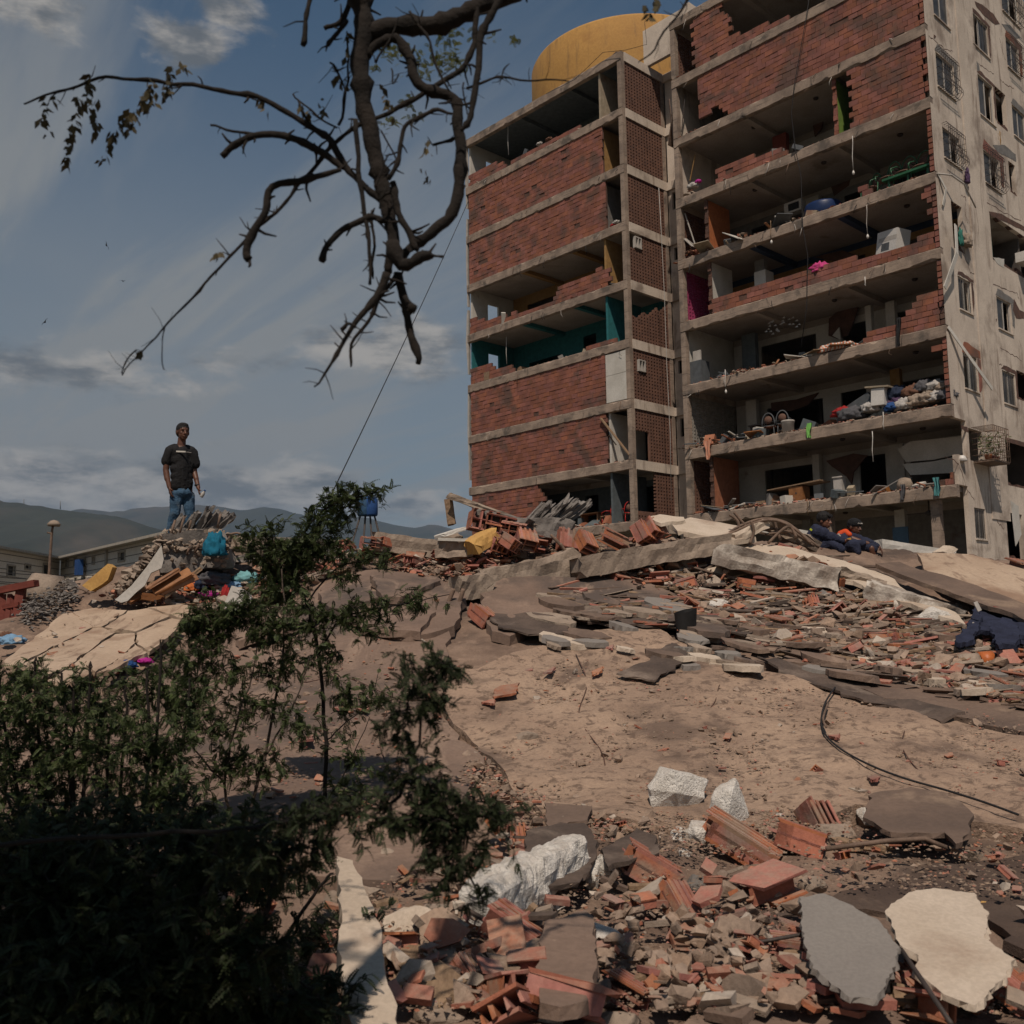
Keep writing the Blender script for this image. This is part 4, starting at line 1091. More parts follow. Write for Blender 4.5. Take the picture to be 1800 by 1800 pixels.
def hang(px0, px1, py0, py1, v, mt, lab, name='hanging_cloth', cat='cloth', seed=0, taper=.5):
    b = MB(); vs = []; fs = []; nx, nz = 8, 12; r_ = random.Random(seed)
    ua_, za = fuz(px0, py0, v); ub_, _ = fuz(px1, py0, v); _, zl = fuz((px0 + px1) / 2, py1, v); uc = (ua_ + ub_) / 2
    for j in range(nz + 1):
        t = j / nz
        for i in range(nx + 1):
            s_ = i / nx - .5; wf = 1 - taper * t + .12 * math.sin(t * 9 + seed)
            u = uc + s_ * (ub_ - ua_) * wf + .03 * math.sin(t * 5 + seed); vv = v - .05 - .05 * math.sin(s_ * 14 + t * 2) - .02 * t
            vs.append(Bp(u, vv, za + (zl - za) * t - .06 * abs(math.sin(s_ * 6 + seed)) * t))
    for j in range(nz):
        for i in range(nx): a = j * (nx + 1) + i; fs.append((a, a + 1, a + nx + 2, a + nx + 1))
    b.add(vs, fs, 0, True); vs2 = [Vector(q) + DV * .02 for q in vs]; b.add(vs2, [f[::-1] for f in fs], 0, True)
    # close the rim so the cloth has thickness
    thing1(b, name, mt, lab, cat)
hang(1238, 1253, 776, 806, -.02, m_print2, 'orange patterned cloth hanging over the floor edge near the flank', seed=1, taper=.7)
hang(1641, 1653, 840, 870, -.02, m_print, 'teal patterned cloth hanging over the lowest floor edge', seed=2, taper=.2)
hang(1583, 1592, 852, 878, -.02, m_cl['grey'], 'grey cloth strip hanging over the lowest floor edge', seed=3, taper=.4)
hang(1575, 1584, 560, 606, -.03, m_black, 'long black strip hanging from the floor edge over brick', seed=4, taper=.5)
hang(1418, 1428, 745, 768, -.02, flat('bright_green', (.2, .5, .12)), 'small green rag hanging at the floor edge right of the bucket', seed=5, taper=.5)
hang(1660, 1664, 1, 2, 5, m_black, 'x', seed=5) if False else None
# rags at the side window
for i, (px, py, w_, h_, cn, lab) in enumerate([(1682, 405, .25, .8, 'green', 'green cloth hanging out of the ragged side window'), (1693, 415, .55, .55, 'beige', 'pale brown clothes hanging out of the ragged side window'), (1694, 300, .25, .7, 'purple', 'violet rag hanging below the third grille window')]):
    v_, z_ = svz(px, py, UR)
    heap('hanging_cloth', Bp(UR - .12, v_, z_ - h_ / 2), (w_ * .5, w_, h_), m_cl[cn], lab, 'cloth', 20 + i, 4, .6, .35, RB)
v_, z_ = svz(1755, 205, UR); heap('curtain', Bp(UR + .1, v_, z_ - .9), (.2, .5, 1.5), m_yelp, 'ochre curtain bunched in the broken side opening', 'curtain', 31, 4, .5, .3, RB)
# loose strips of flashing that hang off the near corner
def strip(pts, wd, lab, mt=m_white):
    b = MB()
    for a, c_ in zip(pts, pts[1:]): b.bar(a, c_, wd, .025, up=DU)
    thing1(b, 'hanging_strip', mt, lab, 'strip')
def sp(px, py, o_=-.2):
    v_, z_ = svz(px, py, UR); return Bp(UR + o_, v_, z_)
strip([sp(1665, 575, -.03), sp(1690, 632, -.30), sp(1722, 688, -.45)], .16, 'long pale metal strip hanging diagonally across the side wall, lower one')
strip([sp(1665, 400, -.3), sp(1662, 452, -.4), fuz(0, 0)[0] and Bp(-.2, -.25, svz(1645, 505, UR)[1])], .2, 'pale metal strip hanging bent at the corner, middle one')
b = MB(); b.tube([sp(1646, 305, 0), sp(1660, 312, -.25), sp(1675, 330, -.4), sp(1693, 372, -.45)], .03, 6); thing1(b, 'hanging_pipe', m_alu, 'curved grey pipe springing from the corner over the side wall', 'pipe')
strip([sp(1648, 306, -.02), sp(1657, 335, -.12), sp(1655, 362, -.05)], .12, 'short pale sheet curling off the corner under the green chairs')
# cage of plants at the corner
def cage():
    v0, z1c = svz(1706, 752, UR); v1_, z0c = svz(1738, 818, UR)
    rt = empty('plant_cage', Bp(UR - .3, v0, z0c), 'rusty cage balcony with dry potted plants at the corner', 'cage')
    g = BB(); d0, d1 = UR - .02, UR - .75
    for i in range(9):
        v = v0 + (v1_ - v0) * i / 8; g.tube([Bp(d0, v, z1c), Bp(d1, v, z1c), Bp(d1, v, z0c), Bp(d0, v, z0c)], .012, 4)
    for j in range(7):
        z = z0c + (z1c - z0c) * j / 6; g.tube([Bp(d0, v0, z), Bp(d1, v0, z), Bp(d1, v1_, z), Bp(d0, v1_, z)], .012, 4)
    g.build('bars', m_rebar, rt)
    g = BB(); g.bx(d1 + .02, d0, v0, v1_, z0c - .06, z0c - .015); g.build('tray', m_rebar, rt)
    r_ = random.Random(1)
    for i in range(3):
        c_ = Bp(UR - .4, v0 + (v1_ - v0) * (.25 + .25 * i), z0c)
        q = MB(); q.lathe(c_, [(.09, 0), (.13, .2), (.14, .22)], 12); q.build('pot', m_brickr, rt)
        q = MB()
        for j in range(60):
            d = Vector((r_.gauss(0, .22), r_.gauss(0, .22), r_.uniform(.25, 1.0))); a = c_ + d; n_1 = Vector((r_.gauss(0, 1), r_.gauss(0, 1), r_.gauss(0, 1))).normalized() * .07; n_2 = n_1.orthogonal() * .5
            q.add([a - n_1, a + n_2, a + n_1, a - n_2], [(0, 1, 2, 3)])
        q.build('plant', flat('dry_leaf', (.07, .08, .03)), rt, kind='stuff')
cage()
p_, z_ = svz(1692, 806, UR); b = MB(); vs, fs = lumpy(Bp(UR, p_ - .1, z_ - .05), (.35, .4, .3), 3, 3, .2); b.add(vs, fs, 0, True); thing1(b, 'white_bag', m_whitep, 'small white bag on the parapet left of the plant cage', 'bag')
# air conditioner in the side opening, ledge
v_, z_ = svz(1784, 458, UR); rt = empty('air_conditioner', Bp(UR - .3, v_, z_ - .25), 'white air conditioner box sticking out below the teal side opening', 'air conditioner')
b = BB(); b.bx(UR - .5, UR - .02, v_ + .0, v_ + .75, z_ - .1, z_ + .3); b.build('case', m_whitep, rt)
b = BB()
for i in range(7): b.bx(UR - .515, UR - .502, v_ + .05, v_ + .6, z_ - .05 + i * .045, z_ - .03 + i * .045)
b.build('grille', m_steel, rt)
va, za = svz(1742, 384, UR); vb, zb_ = svz(1782, 460, UR)
b = BB(); b.bx(.9, .98, va, va + 2.5, zb_ - .2, za + .4); b.build('room_wall', flat('mint_paint', (.16, .27, .23)), bld)
# hanging wires with lamp holders, ceiling lamps and a fan
def wire(pts, lab, r_=.008, mt=m_black, bulb=True, name='hanging_wire'):
    rt = empty(name, pts[-1], lab, 'wire'); b = MB(); b.tube(pts, r_, 5); b.build('cord', mt, rt)
    if bulb:
        b = MB(); b.lathe(pts[-1] - Vector((0, 0, .16)), [(.02, 0), (.05, .05), (.045, .1), (.02, .16)], 10); b.build('bulb', m_whitep, rt)
for (k, px, py0, py1, lab, mt) in [(3, 1499, 250, 300, 'cord with white sockets hanging left of the green chairs', m_whitep), (4, 1524, 372, 412, 'corded bulb hanging above the brick wall left of the washing machine', m_alu), (5, 1521, 498, 502, 'short white wire stub hanging below the long low wall', m_whitep),
                                (6, 1275, 660, 685, 'pale conduit hanging at the left of the sixth floor edge', m_whitep), (7, 1553, 736, 755, 'looped white wire below the clothes pile', m_whitep), (8, 1534, 770, 812, 'thin white rod hanging under the clothes floor', m_whitep), (8, 1420, 888, 905, 'pale bent strip dangling above the seated man', m_wood),
                                (4, 1355, 398, 422, 'yellowish wire hanging from the floor of the orange room', m_wood), (1, 945 - 52, 228, 272, 'thin pale wire hanging in the top left flat', m_whitep), (5, 890, 600, 640, 'white cord hanging in the teal flat', m_whitep), (8, 1077, 858, 900, 'pale hanging pole above the red chairs', m_cream)]:
    v = -.04 if k > 1 else .3
    if px < 1150: v = .4
    a, ua_, _ = bpt(px, py0, v); b_, ub_, _ = bpt(px + 1, py1, v)
    wire([a + Vector((0, 0, .25)), a, (a + b_) / 2 + DU * .03, b_], lab, .014, mt, k in (3, 4, 6))
for i, (k, px, py) in enumerate([(2, 1437, 45), (3, 1434, 172), (3, 1325, 223), (4, 1582, 236), (4, 1448, 285), (4, 1327, 333), (5, 1594, 361), (6, 1608, 490), (6, 1467, 527), (7, 1610, 618), (7, 1352, 673), (8, 1622, 752), (8, 1481, 771), (9, 1486, 900)]):
    d = ray(px, py); zc = zt(k) - .185; t = (zc - EYE) / d.z; q = Vector((0, 0, EYE)) + d * t
    v_ = (q - BC).dot(DV)
    if not .3 < v_ < 4.4: continue
    b = MB(); b.lathe(q - Vector((0, 0, .09)), [(.05, 0), (.1, .03), (.11, .088)], 12)
    wh = {2: 'top open flat', 3: 'green wall flat', 4: 'green chairs flat', 5: 'washing machine flat', 6: 'striped blanket flat', 7: 'clothes pile flat', 8: 'wooden table flat', 9: 'ground floor'}[k]
    thing1(b, 'ceiling_lamp', m_metal, 'small dark lamp base on the ceiling of the ' + wh + ', ' + ('right' if px > 1540 else 'left' if px < 1400 else 'middle') + ' bay', 'lamp', 'ceiling lamp bases in the right wing')
d = ray(1632, 884); q = Vector((0, 0, EYE)) + d * ((zb(9) - EYE) / d.z)
rt = empty('ceiling_fan', q - Vector((0, 0, .5)), 'dark three bladed ceiling fan under the lowest floor', 'fan')
b = MB(); b.tube([q + Vector((0, 0, .25)), q - Vector((0, 0, .3))], .025, 6); b.build('rod', m_metal, rt)
b = MB(); b.lathe(q - Vector((0, 0, .45)), [(.05, 0), (.13, .04), (.13, .12), (.05, .18)], 14); b.build('motor', m_metal, rt)
for i in range(3):
    a = .5 + i * 2.094; dd = Vector((math.cos(a), math.sin(a), 0)); b = MB(); b.bar(q + dd * .12 - Vector((0, 0, .36)), q + dd * .75 - Vector((0, 0, .37)), .13, .015); b.build('blade', m_metal, rt)
# plank leaning in the narrow bay, loose boards, white panel lights, steel frames hanging in the gap
a, *_ = bpt(1056, 735, -.05); c_, *_ = bpt(1107, 800, .05); b = MB(); b.bar(a, c_, .16, .05); thing1(b, 'plank', m_wood, 'weathered plank leaning diagonally across the narrow bay', 'plank')
a, *_ = bpt(1070, 765, .1); c_, *_ = bpt(1083, 782, .1); b = MB(); b.bar(a, c_, .06, .03); thing1(b, 'plank', m_wood, 'short thin lath crossing under the leaning plank', 'plank')
for i, (x0, y0, x1, y1, v, lab) in enumerate([(1176, 175, 1186, 262, .5, 'rusty steel post hanging in the gap between the wings, upper left'), (1192, 170, 1180, 258, .9, 'bent dark steel sheet hanging in the gap between the wings'), (1204, 168, 1198, 232, .3, 'thin dark steel bar standing in the gap by the brick wall'), (1204, 375, 1222, 430, .3, 'thin pole leaning in the bay left of the orange wall'),
                                          (1211, 357, 1200, 345, .3, 'short stick at the floor edge of the bay with pink rags'), (1196, 412, 1222, 435, .4, 'grey sheet slumped in the bay left of the orange wall'), (1213, 318, 1222, 272, .4, 'yellow broom handle leaning in the bay with pink rags')]):
    a, *_ = bpt(x0, y0, v); c_, *_ = bpt(x1, y1, v); b = MB(); b.bar(a, c_, [.14, .5, .06, .05, .04, .45, .035][i], .035); thing1(b, 'loose_bar', [m_rebar, m_rebar, m_metal, m_alu, m_wood, m_alu, m_yelp][i], lab, 'bar')
for i, (px, py, k, w_, cn, lab) in enumerate([(1218, 324, 3, .5, 'white', 'white bag at the floor edge of the bay with the broom'), (1227, 316, 3, .3, 'magenta', 'pink rag beside the white bag at the floor edge'), (1083, 388, 3, .35, 'white', 'white rag in the narrow bay above the yellow flat'), (1078, 393, 3, .3, 'red', 'red rag in the narrow bay beside the white one'),
                                       (965, 242, 1, .35, 'brown', 'brown bundle on the top left floor edge'), (948, 250, 1, .3, 'white', 'white bundle on the top left floor edge'), (1440, 470, 5, .8, 'pink', 'pinkish cushion lying on the long low brick wall')]):
    p, u, z = bpt(px, py, .3); heap('rag_bundle', p - Vector((0, 0, .1)), (w_, w_ * .7, w_ * .6), m_cl[cn], lab, 'rags', 40 + i, 3, .5, .3, RB)
# red chairs and desk on the lowest left floor
for i, (px, lab) in enumerate([(1052, 'red plastic chair facing the gap, left one on the lowest left floor'), (1087, 'red plastic chair by the lattice wall on the lowest left floor')]):
    wchair(px, .9, 8, lab, 1.2 + i, flat('red_plastic', (.40, .02, .015), rough=.35), None, 1.0, 'plastic_chair')
p, u, z = bpt(1036, 880, 1.0, 8); rt = empty('desk', p, 'brown wooden desk behind the red chair on the lowest left floor', 'desk')
b = BB(); b.bx(u - .6, u + .6, .9, 1.5, z + .7, z + .75); b.build('tabletop', m_woodo, rt)
for a in (-.55, .5): b = BB(); b.bx(u + a, u + a + .05, .95, 1.45, z, z + .7); b.build('leg', m_woodo, rt)
b = BB(); q = fuz(1583, 945, 1.95); b.bx(q[0] - .3, q[0] + .3, 1.95, 1.995, q[1] - .35, q[1] + .4); b.build('poster', flat('blue_poster', (.08, .15, .24)), bld)
# crystal-like torn foil hanging from the ceiling of storey six
a, u, z = bpt(1372, 572, .9); b = MB(); r_ = random.Random(3)
for i in range(26):
    o1 = Bp(u + r_.uniform(-.8, .7), .9 + r_.uniform(-.2, .3), z + r_.uniform(-.25, .25)); b.add([o1, o1 + DU * .16 + Vector((0, 0, .03)), o1 + DU * .1 + Vector((0, 0, .12)) + DV * .1], [(0, 1, 2)]); b.add([o1 + DV * .01, o1 + DU * .16 + Vector((0, 0, .03)) + DV * .01, o1 + DU * .1 + Vector((0, 0, .12)) + DV * .11], [(2, 1, 0)])
b.build('plastic_sheeting', m_whitep, None, 'torn clear plastic sheeting hanging under the ceiling of the striped blanket flat', 'plastic', None, 'stuff')
# cables over the building
def cable(pts, r_, lab, mt=m_black): b = MB(); b.tube(pts, r_, 5); thing1(b, 'cable', mt, lab, 'cable')
def crv(a, c_, sag, n=14): return [a.lerp(c_, i / n) - Vector((0, 0, sag * 4 * (i / n) * (1 - i / n))) for i in range(n + 1)]
q = [bpt(x, y, -.12)[0] for x, y in [(1422, 0), (1412, 60), (1396, 150), (1391, 200), (1398, 262), (1408, 310), (1411, 400), (1420, 450), (1418, 540), (1408, 610)]]
cable(q, .016, 'black cable hanging down the front of the right wing')
q = [bpt(x, y, -.1)[0] for x, y in [(1158, 330), (1163, 420), (1168, 520), (1172, 640), (1178, 760), (1180, 880)]]; cable(q, .014, 'pale conduit running down beside the lattice walls', m_alu)
q = [bpt(x, y, -.14)[0] for x, y in [(1133, 38), (1137, 78), (1100, 88), (1060, 92), (1010, 140), (960, 165)]]; cable(q, .012, 'thin aerial cable crossing in front of the yellow tank')
a = Bp(UB, .2, svz(0, 0)[1] * 0 + fuz(820, 350)[1]); c_ = P(583, 868, 26); cable(crv(a, c_, .15), .017, 'thin cable slanting down from the block to the rubble crest')

# ================================================================== THE COLLAPSED SLABS AND RUBBLE ON THE MOUND
def resample(poly, step):
    out = []
    for i in range(len(poly)):
        a = Vector(poly[i]); b_ = Vector(poly[(i + 1) % len(poly)]); n = max(1, int((b_ - a).length / step))
        out += [a.lerp(b_, j / n) for j in range(n)]
    return out
def sheet(name, px_poly, mat, label=None, cat=None, thick=.10, lift=.06, step=.14, jag=.03, seed=0, rough=.012, tilt=None, parent=None, flatten=0.0, grid=None, kind=None, group=None, curl=0.0, world_poly=None):
    """broken slab: outline found on the mound, follows its surface, real thickness"""
    pts3 = [G(*p, lift) for p in px_poly] if world_poly is None else [Vector((x, y, h1(x, y))) for x, y in world_poly]
    r_ = random.Random(seed * 7 + 1)
    poly = [Vector((p.x, p.y)) for p in pts3]
    area = abs(sum(poly[i].x * poly[(i + 1) % len(poly)].y - poly[(i + 1) % len(poly)].x * poly[i].y for i in range(len(poly)))) / 2
    step = min(step, math.sqrt(area) / 5); jag = min(jag, math.sqrt(area) * .05)
    out = [p + Vector((r_.uniform(-jag, jag), r_.uniform(-jag, jag))) for p in resample(poly, step)]
    n0 = len(out)
    g = grid or step * 1.3
    xs = [p.x for p in out]; ys_ = [p.y for p in out]
    gx, gy = np.meshgrid(np.arange(min(xs), max(xs), g), np.arange(min(ys_), max(ys_), g))
    gx = gx.ravel() + np.random.RandomState(seed).uniform(-g * .25, g * .25, gx.size); gy = gy.ravel()
    ins = inpoly(gx, gy, [(p.x, p.y) for p in out])
    allp = out + [Vector((a, b_)) for a, b_, c_ in zip(gx, gy, ins) if c_]
    res_ = geometry.delaunay_2d_cdt(allp, [], [list(range(n0))], 1, 1e-5)
    vv, ff = res_[0], res_[2]; orig = res_[3]
    X_ = np.array([v.x for v in vv]); Y_ = np.array([v.y for v in vv])
    zz_ = hq(X_, Y_)
    cx, cy = X_.mean(), Y_.mean()
    if flatten > 0:        # stiff slab: blend with its best plane
        A_ = np.stack([X_, Y_, np.ones_like(X_)], 1); c_, *_ = np.linalg.lstsq(A_, zz_, rcond=None)
        zz_ = zz_ * (1 - flatten) + (A_ @ c_) * flatten
    zz_ = zz_ + lift + fbm(X_ * 3 + seed, Y_ * 3, 4, seed % 5) * rough * 2
    if tilt: zz_ = zz_ + (X_ - cx) * tilt[0] + (Y_ - cy) * tilt[1]
    if curl:
        zz_ = zz_ + curl * np.maximum(0, fbm(X_ * 1.3 + seed, Y_ * 1.3, 2, 2)) * 2
    n = len(vv)
    top = [(x, y, z) for x, y, z in zip(X_, Y_, zz_)]
    bot = [(x + r_.uniform(-.012, .012), y + r_.uniform(-.012, .012), z - thick * r_.uniform(.85, 1.1)) for x, y, z in top]
    fs = [tuple(f) for f in ff]; ed = {}
    for f in fs:
        for i in range(len(f)):
            e = (f[i], f[(i + 1) % len(f)]); ed[e] = 1
    side = [(a, b_) for (a, b_) in ed if (b_, a) not in ed]
    mb = MB(); mb.add(top + bot, fs + [tuple(i + n for i in reversed(f)) for f in fs] + [(b_, a, a + n, b_ + n) for a, b_ in side])
    return mb.build(name, mat, parent, label, cat, group, kind)
def beam(name, a, b_, w_, h_, mat, label=None, cat='beam', n=14, amp=.03, seed=0, parent=None, bend=0.0, group=None, roll=0.0, round_=0.0):
    """rough concrete beam between two points (a, b on its axis)"""
    a = Vector(a); b_ = Vector(b_); d = (b_ - a); L = d.length; d = d / L
    x = d.cross(Vector((0, 0, 1))).normalized(); z = x.cross(d).normalized() if d.cross(Vector((0, 0, 1))).length > .01 else Vector((0, 1, 0))
    if roll: Rr = Matrix.Rotation(roll, 3, d); x = Rr @ x; z = Rr @ z
    sec = []
    for cx, cz in ((-1, -1), (-.35, -1), (.35, -1), (1, -1), (1, -.3), (1, .4), (1, 1), (.35, 1), (-.35, 1), (-1, 1), (-1, .4), (-1, -.3)): sec.append((cx * w_ / 2, cz * h_ / 2))
    vs = []; fs = []; m_ = len(sec); o = seed * 11.3
    for i in range(n + 1):
        t = i / n; c_ = a + d * L * t - z * bend * 4 * t * (1 - t)
        if i in (0, n): c_ = c_ + d * 0
        for j, (p, q) in enumerate(sec):
            f = 1 + noise.noise(Vector((t * L * 3 + o, j * .9, 1))) * amp * 4 / max(w_, h_) * .5
            e = noise.noise(Vector((t * L * 7 + o, j * 2.1, 5))) * amp
            k_ = (d * noise.noise(Vector((j * 3.1, o, t * 9))) * amp * 4) if i in (0, n) else Vector((0, 0, 0))
            vs.append(c_ + x * (p * f + e) + z * (q * f + e * .7) + k_)
    for i in range(n):
        for j in range(m_):
            p = i * m_ + j; q = i * m_ + (j + 1) % m_; fs.append((p, q, q + m_, p + m_))
    fs.append(tuple(range(m_))[::-1]); fs.append(tuple(n * m_ + j for j in range(m_)))
    mb = MB(); mb.add(vs, fs); return mb.build(name, mat, parent, label, cat, group)
def Yof(px, py): return G(px, py).y
def rock_at(name, px, py, wpx, hpx, mat, label, cat='rubble', seed=0, dep=None, kind_='hull', rot=0.0, group=None, sub=3, amp=.28, thick=.6):
    """lump whose outline covers about wpx x hpx pixels, resting where the sight line meets the mound"""
    c_ = G(px, py + hpx * .30); Yd = c_.y; w_ = pxm(wpx, Yd); h_ = pxm(hpx, Yd)
    d_ = (dep or thick * (w_ + h_) / 2 * 1.1)
    up = h_ * .5
    R = Matrix.Rotation(rot, 3, 'Y') @ Matrix.Rotation(random.Random(seed).uniform(-.25, .25), 3, 'X')
    mb = MB()
    if kind_ == 'hull':
        vs, fs = hull_rock(seed, 16, .95)
        bm_ = bmesh.new(); vv = [bm_.verts.new(v) for v in vs]
        for f in fs: bm_.faces.new([vv[i] for i in f])
        bmesh.ops.bevel(bm_, geom=list(bm_.edges), offset=.035, segments=1, affect='EDGES', clamp_overlap=True)
        bmesh.ops.triangulate(bm_, faces=bm_.faces[:]); bmesh.ops.subdivide_edges(bm_, edges=bm_.edges[:], cuts=2, use_grid_fill=True)
        bm_.verts.index_update(); vs2 = []
        for v in bm_.verts:
            p = v.co.copy(); e = noise.fractal(p * (5 if mat is m_foam else 7) + Vector((seed, 0, 0)), 1, 2, 4) * (.05 if mat is m_foam else .045); p *= (1 + e * 2)
            vs2.append(R @ Vector((p.x * w_ * 1.1, p.y * d_ * 1.1, p.z * h_ * 1.1)))
        fs2 = [tuple(v.index for v in f.verts) for f in bm_.faces]; bm_.free(); mb.add([v + c_ + Vector((0, 0, up * .75)) for v in vs2], fs2)
    else:
        vs, fs = lumpy(c_ + Vector((0, 0, up * .75)), (w_ * 1.0, d_, h_ * 1.05), seed, sub, amp, 1.6, False, R, 0, .12 if kind_ == 'foam' else 0)
        mb.add(vs, fs, 0, kind_ != 'foam')
    return mb.build(name, mat, None, label, cat, group)
def clay_block(c_, size, R, ncell=(2, 3), mat=None, label=None, cat='clay block', broken=0.0, seed=0, group=None, name='clay_block', yface=None, parent=None):
    """hollow clay block: open cells end to end, ribbed outside, optionally torn"""
    w_, L, h_ = size; mb = MB(); r_ = random.Random(seed); t = .014 * max(size) / .3
    nx, nz = ncell
    T = lambda x, y, z: Vector(c_) + R @ Vector((x, y, z))
    def wall(x0, x1, z0, z1, cut):
        n = 5; vs = []; fs = []
        for i in range(n + 1):
            y = -L / 2 + L * i / n
            if i == n: y -= cut * L
            for (x, z) in ((x0, z0), (x1, z0), (x1, z1), (x0, z1)):
                yy = y - (r_.uniform(0, .12) * L * (broken > 0) if i == n else 0) + (r_.uniform(0, .05) * L * (broken > 0) if i == 0 else 0)
                vs.append(T(x, yy, z))
        for i in range(n):
            for j in range(4): a = i * 4 + j; b_ = i * 4 + (j + 1) % 4; fs.append((a, b_, b_ + 4, a + 4))
        fs += [(3, 2, 1, 0), tuple(n * 4 + j for j in range(4))]
        mb.add(vs, fs)
    for i in range(nx + 1):
        x = -w_ / 2 + w_ * i / nx; x = min(max(x, -w_ / 2 + t / 2), w_ / 2 - t / 2)
        if broken and r_.random() < broken * .35: continue
        wall(x - t / 2, x + t / 2, -h_ / 2 + t, h_ / 2 - t, broken * r_.random() * .7)
    for j in range(nz + 1):
        z = -h_ / 2 + h_ * j / nz; z = min(max(z, -h_ / 2 + t / 2), h_ / 2 - t / 2)
        if broken and j == nz and r_.random() < broken * .3: continue
        wall(-w_ / 2, w_ / 2, z - t / 2, z + t / 2, broken * r_.random() * .6)
    # raised ribs along the top and sides
    for i in range(4):
        x = -w_ / 2 + w_ * (i + .5) / 4; mb.bar(T(x, -L / 2 + .01, h_ / 2 + .002), T(x, L / 2 * (1 - broken * .5), h_ / 2 + .002), w_ / 9, .007, up=R @ Vector((0, 0, 1)))
    o = mb.build(name, mat or m_brickr, parent, label, cat, group)
    return o
def block_px(px, py, wpx, lab, rot=(0, 0, 0), size=(.2, .32, .15), cells=(2, 2), broken=.6, seed=0, lift=.0, mat=None, yd=None, cat='clay block', name='clay_block'):
    c_ = G(px, py) if yd is None else P(px, py, yd)
    s_ = pxm(wpx, c_.y) / max(size); sz = tuple(q * s_ for q in size)
    R = Matrix.Rotation(rot[2], 3, 'Z') @ Matrix.Rotation(rot[1], 3, 'Y') @ Matrix.Rotation(rot[0], 3, 'X')
    return clay_block(c_ + Vector((0, 0, sz[2] * .35 + lift)), sz, R, cells, mat, lab, cat, broken, seed, None, name)

def sm(pts, n=5):
    """smooth a polyline (Catmull-Rom)"""
    out = []
    for i in range(len(pts) - 1):
        p0 = pts[max(0, i - 1)]; p1 = pts[i]; p2 = pts[i + 1]; p3 = pts[min(len(pts) - 1, i + 2)]
        for j in range(n):
            t = j / n; out.append(.5 * ((2 * p1) + (p2 - p0) * t + (2 * p0 - 5 * p1 + 4 * p2 - p3) * t * t + (3 * p1 - p0 - 3 * p2 + p3) * t ** 3))
    return out + [pts[-1]]
m_slabA = M('sandy_slab', (.365, .26, .188), (.26, .18, .132), 1.1, .93, .9, 30, (.155, .108, .082), 1.25, (.50, .66), bdist=.035, detail=9, c4=(.115, .078, .058), s4=9, amt4=(.50, .62))
m_slabB = M('dusty_slab', (.215, .15, .115), (.15, .103, .08), .9, .93, .5, 30, (.085, .066, .057), .7, (.48, .68), bdist=.02, detail=8, c4=(.28, .20, .15), s4=2.2, amt4=(.52, .70), st4=(1, .45, 1))
m_slabC = M('sooty_slab', (.165, .115, .088), (.11, .078, .062), 1.6, .93, .5, 30, (.25, .18, .13), 1.5, (.55, .7), bdist=.02)
m_tile = M('floor_tile', (.44, .335, .245), (.36, .265, .19), 1.2, .6, .25, 26, (.26, .17, .115), 1.0, (.50, .66), detail=9, c4=(.20, .135, .095), s4=2.4, amt4=(.54, .64), st4=(1.6, .5, 1))
m_pale = M('pale_slab', (.50, .42, .34), (.42, .345, .27), 2.0, .9, .35, 50, (.33, .25, .19), 1.7, (.54, .7))
m_plate = M('grey_plate', (.22, .20, .18), (.19, .17, .155), 1.3, .85, .2, 60, (.26, .22, .18), 2, (.56, .75))
m_paintb = M('flaking_white_beam', (.62, .57, .50), (.22, .18, .15), 3.5, .85, .6, 30, (.20, .155, .12), 2.2, (.52, .62), bdist=.03)
m_redearth = M('red_render', (.24, .10, .075), (.17, .07, .055), 3, .9, .3)

# --- great bent roof slabs (broad areas first)
rp_ = random.Random(2); SLABS = []
SLABS.append(sheet('collapsed_slab', [(1010, 1120), (1130, 1085), (1260, 1165), (1400, 1195), (1560, 1230), (1700, 1270), (1900, 1310), (2250, 1330), (2250, 1480), (1840, 1460), (1650, 1440), (1500, 1420), (1380, 1450), (1200, 1450), (1060, 1440), (960, 1430), (900, 1395), (870, 1340), (780, 1250), (800, 1190), (900, 1150)],
      m_slabA, 'broad sandy concrete slab sagging across the middle right of the mound', 'concrete slab', .16, .10, .16, .05, 1, .03, grid=.08))
SLABS.append(sheet('collapsed_slab', [(330, 1160), (470, 1075), (560, 1040), (660, 1030), (720, 1060), (790, 1100), (780, 1180), (770, 1250), (860, 1345), (830, 1370), (780, 1470), (700, 1540), (560, 1540), (440, 1480), (300, 1420), (180, 1320), (180, 1230)],
      m_slabB, 'dusty grey brown slab sloping down behind the thin shrubs', 'concrete slab', .15, .09, .18, .04, 2, .03, grid=.09))
sheet('collapsed_slab', [(560, 1036), (640, 1000), (770, 1015), (820, 1045), (800, 1100), (735, 1120), (640, 1105), (590, 1075)], m_slabB, 'cracked slab piece under the crest, left of the bent beam', 'concrete slab', .12, .15, .14, .03, 3, .012, flatten=.4)
sheet('collapsed_slab', [(845, 1035), (900, 1010), (1010, 1015), (1130, 1020), (1230, 1060), (1340, 1085), (1500, 1110), (1480, 1130), (1330, 1120), (1160, 1085), (1010, 1078), (960, 1085), (900, 1120), (860, 1110)], m_slabB, 'smooth brown felted slab curving down below the long beam', 'concrete slab', .12, .13, .16, .03, 4, .012, grid=.12)
sheet('roofing_felt', [(860, 1080), (930, 1075), (995, 1090), (1002, 1110), (930, 1118), (880, 1112)], m_roof, 'dark curled felt patch beside the bare steel stubs', 'roofing felt', .02, .15, .1, .03, 5, .02, curl=.04)
sheet('collapsed_slab', [(1330, 1120), (1480, 1130), (1560, 1150), (1700, 1190), (1820, 1230), (1820, 1290), (1700, 1262), (1560, 1225), (1420, 1180), (1320, 1165)], m_slabC, 'sooty slab strip above the sandy slab', 'concrete slab', .10, .10, .16, .05, 6, .03)
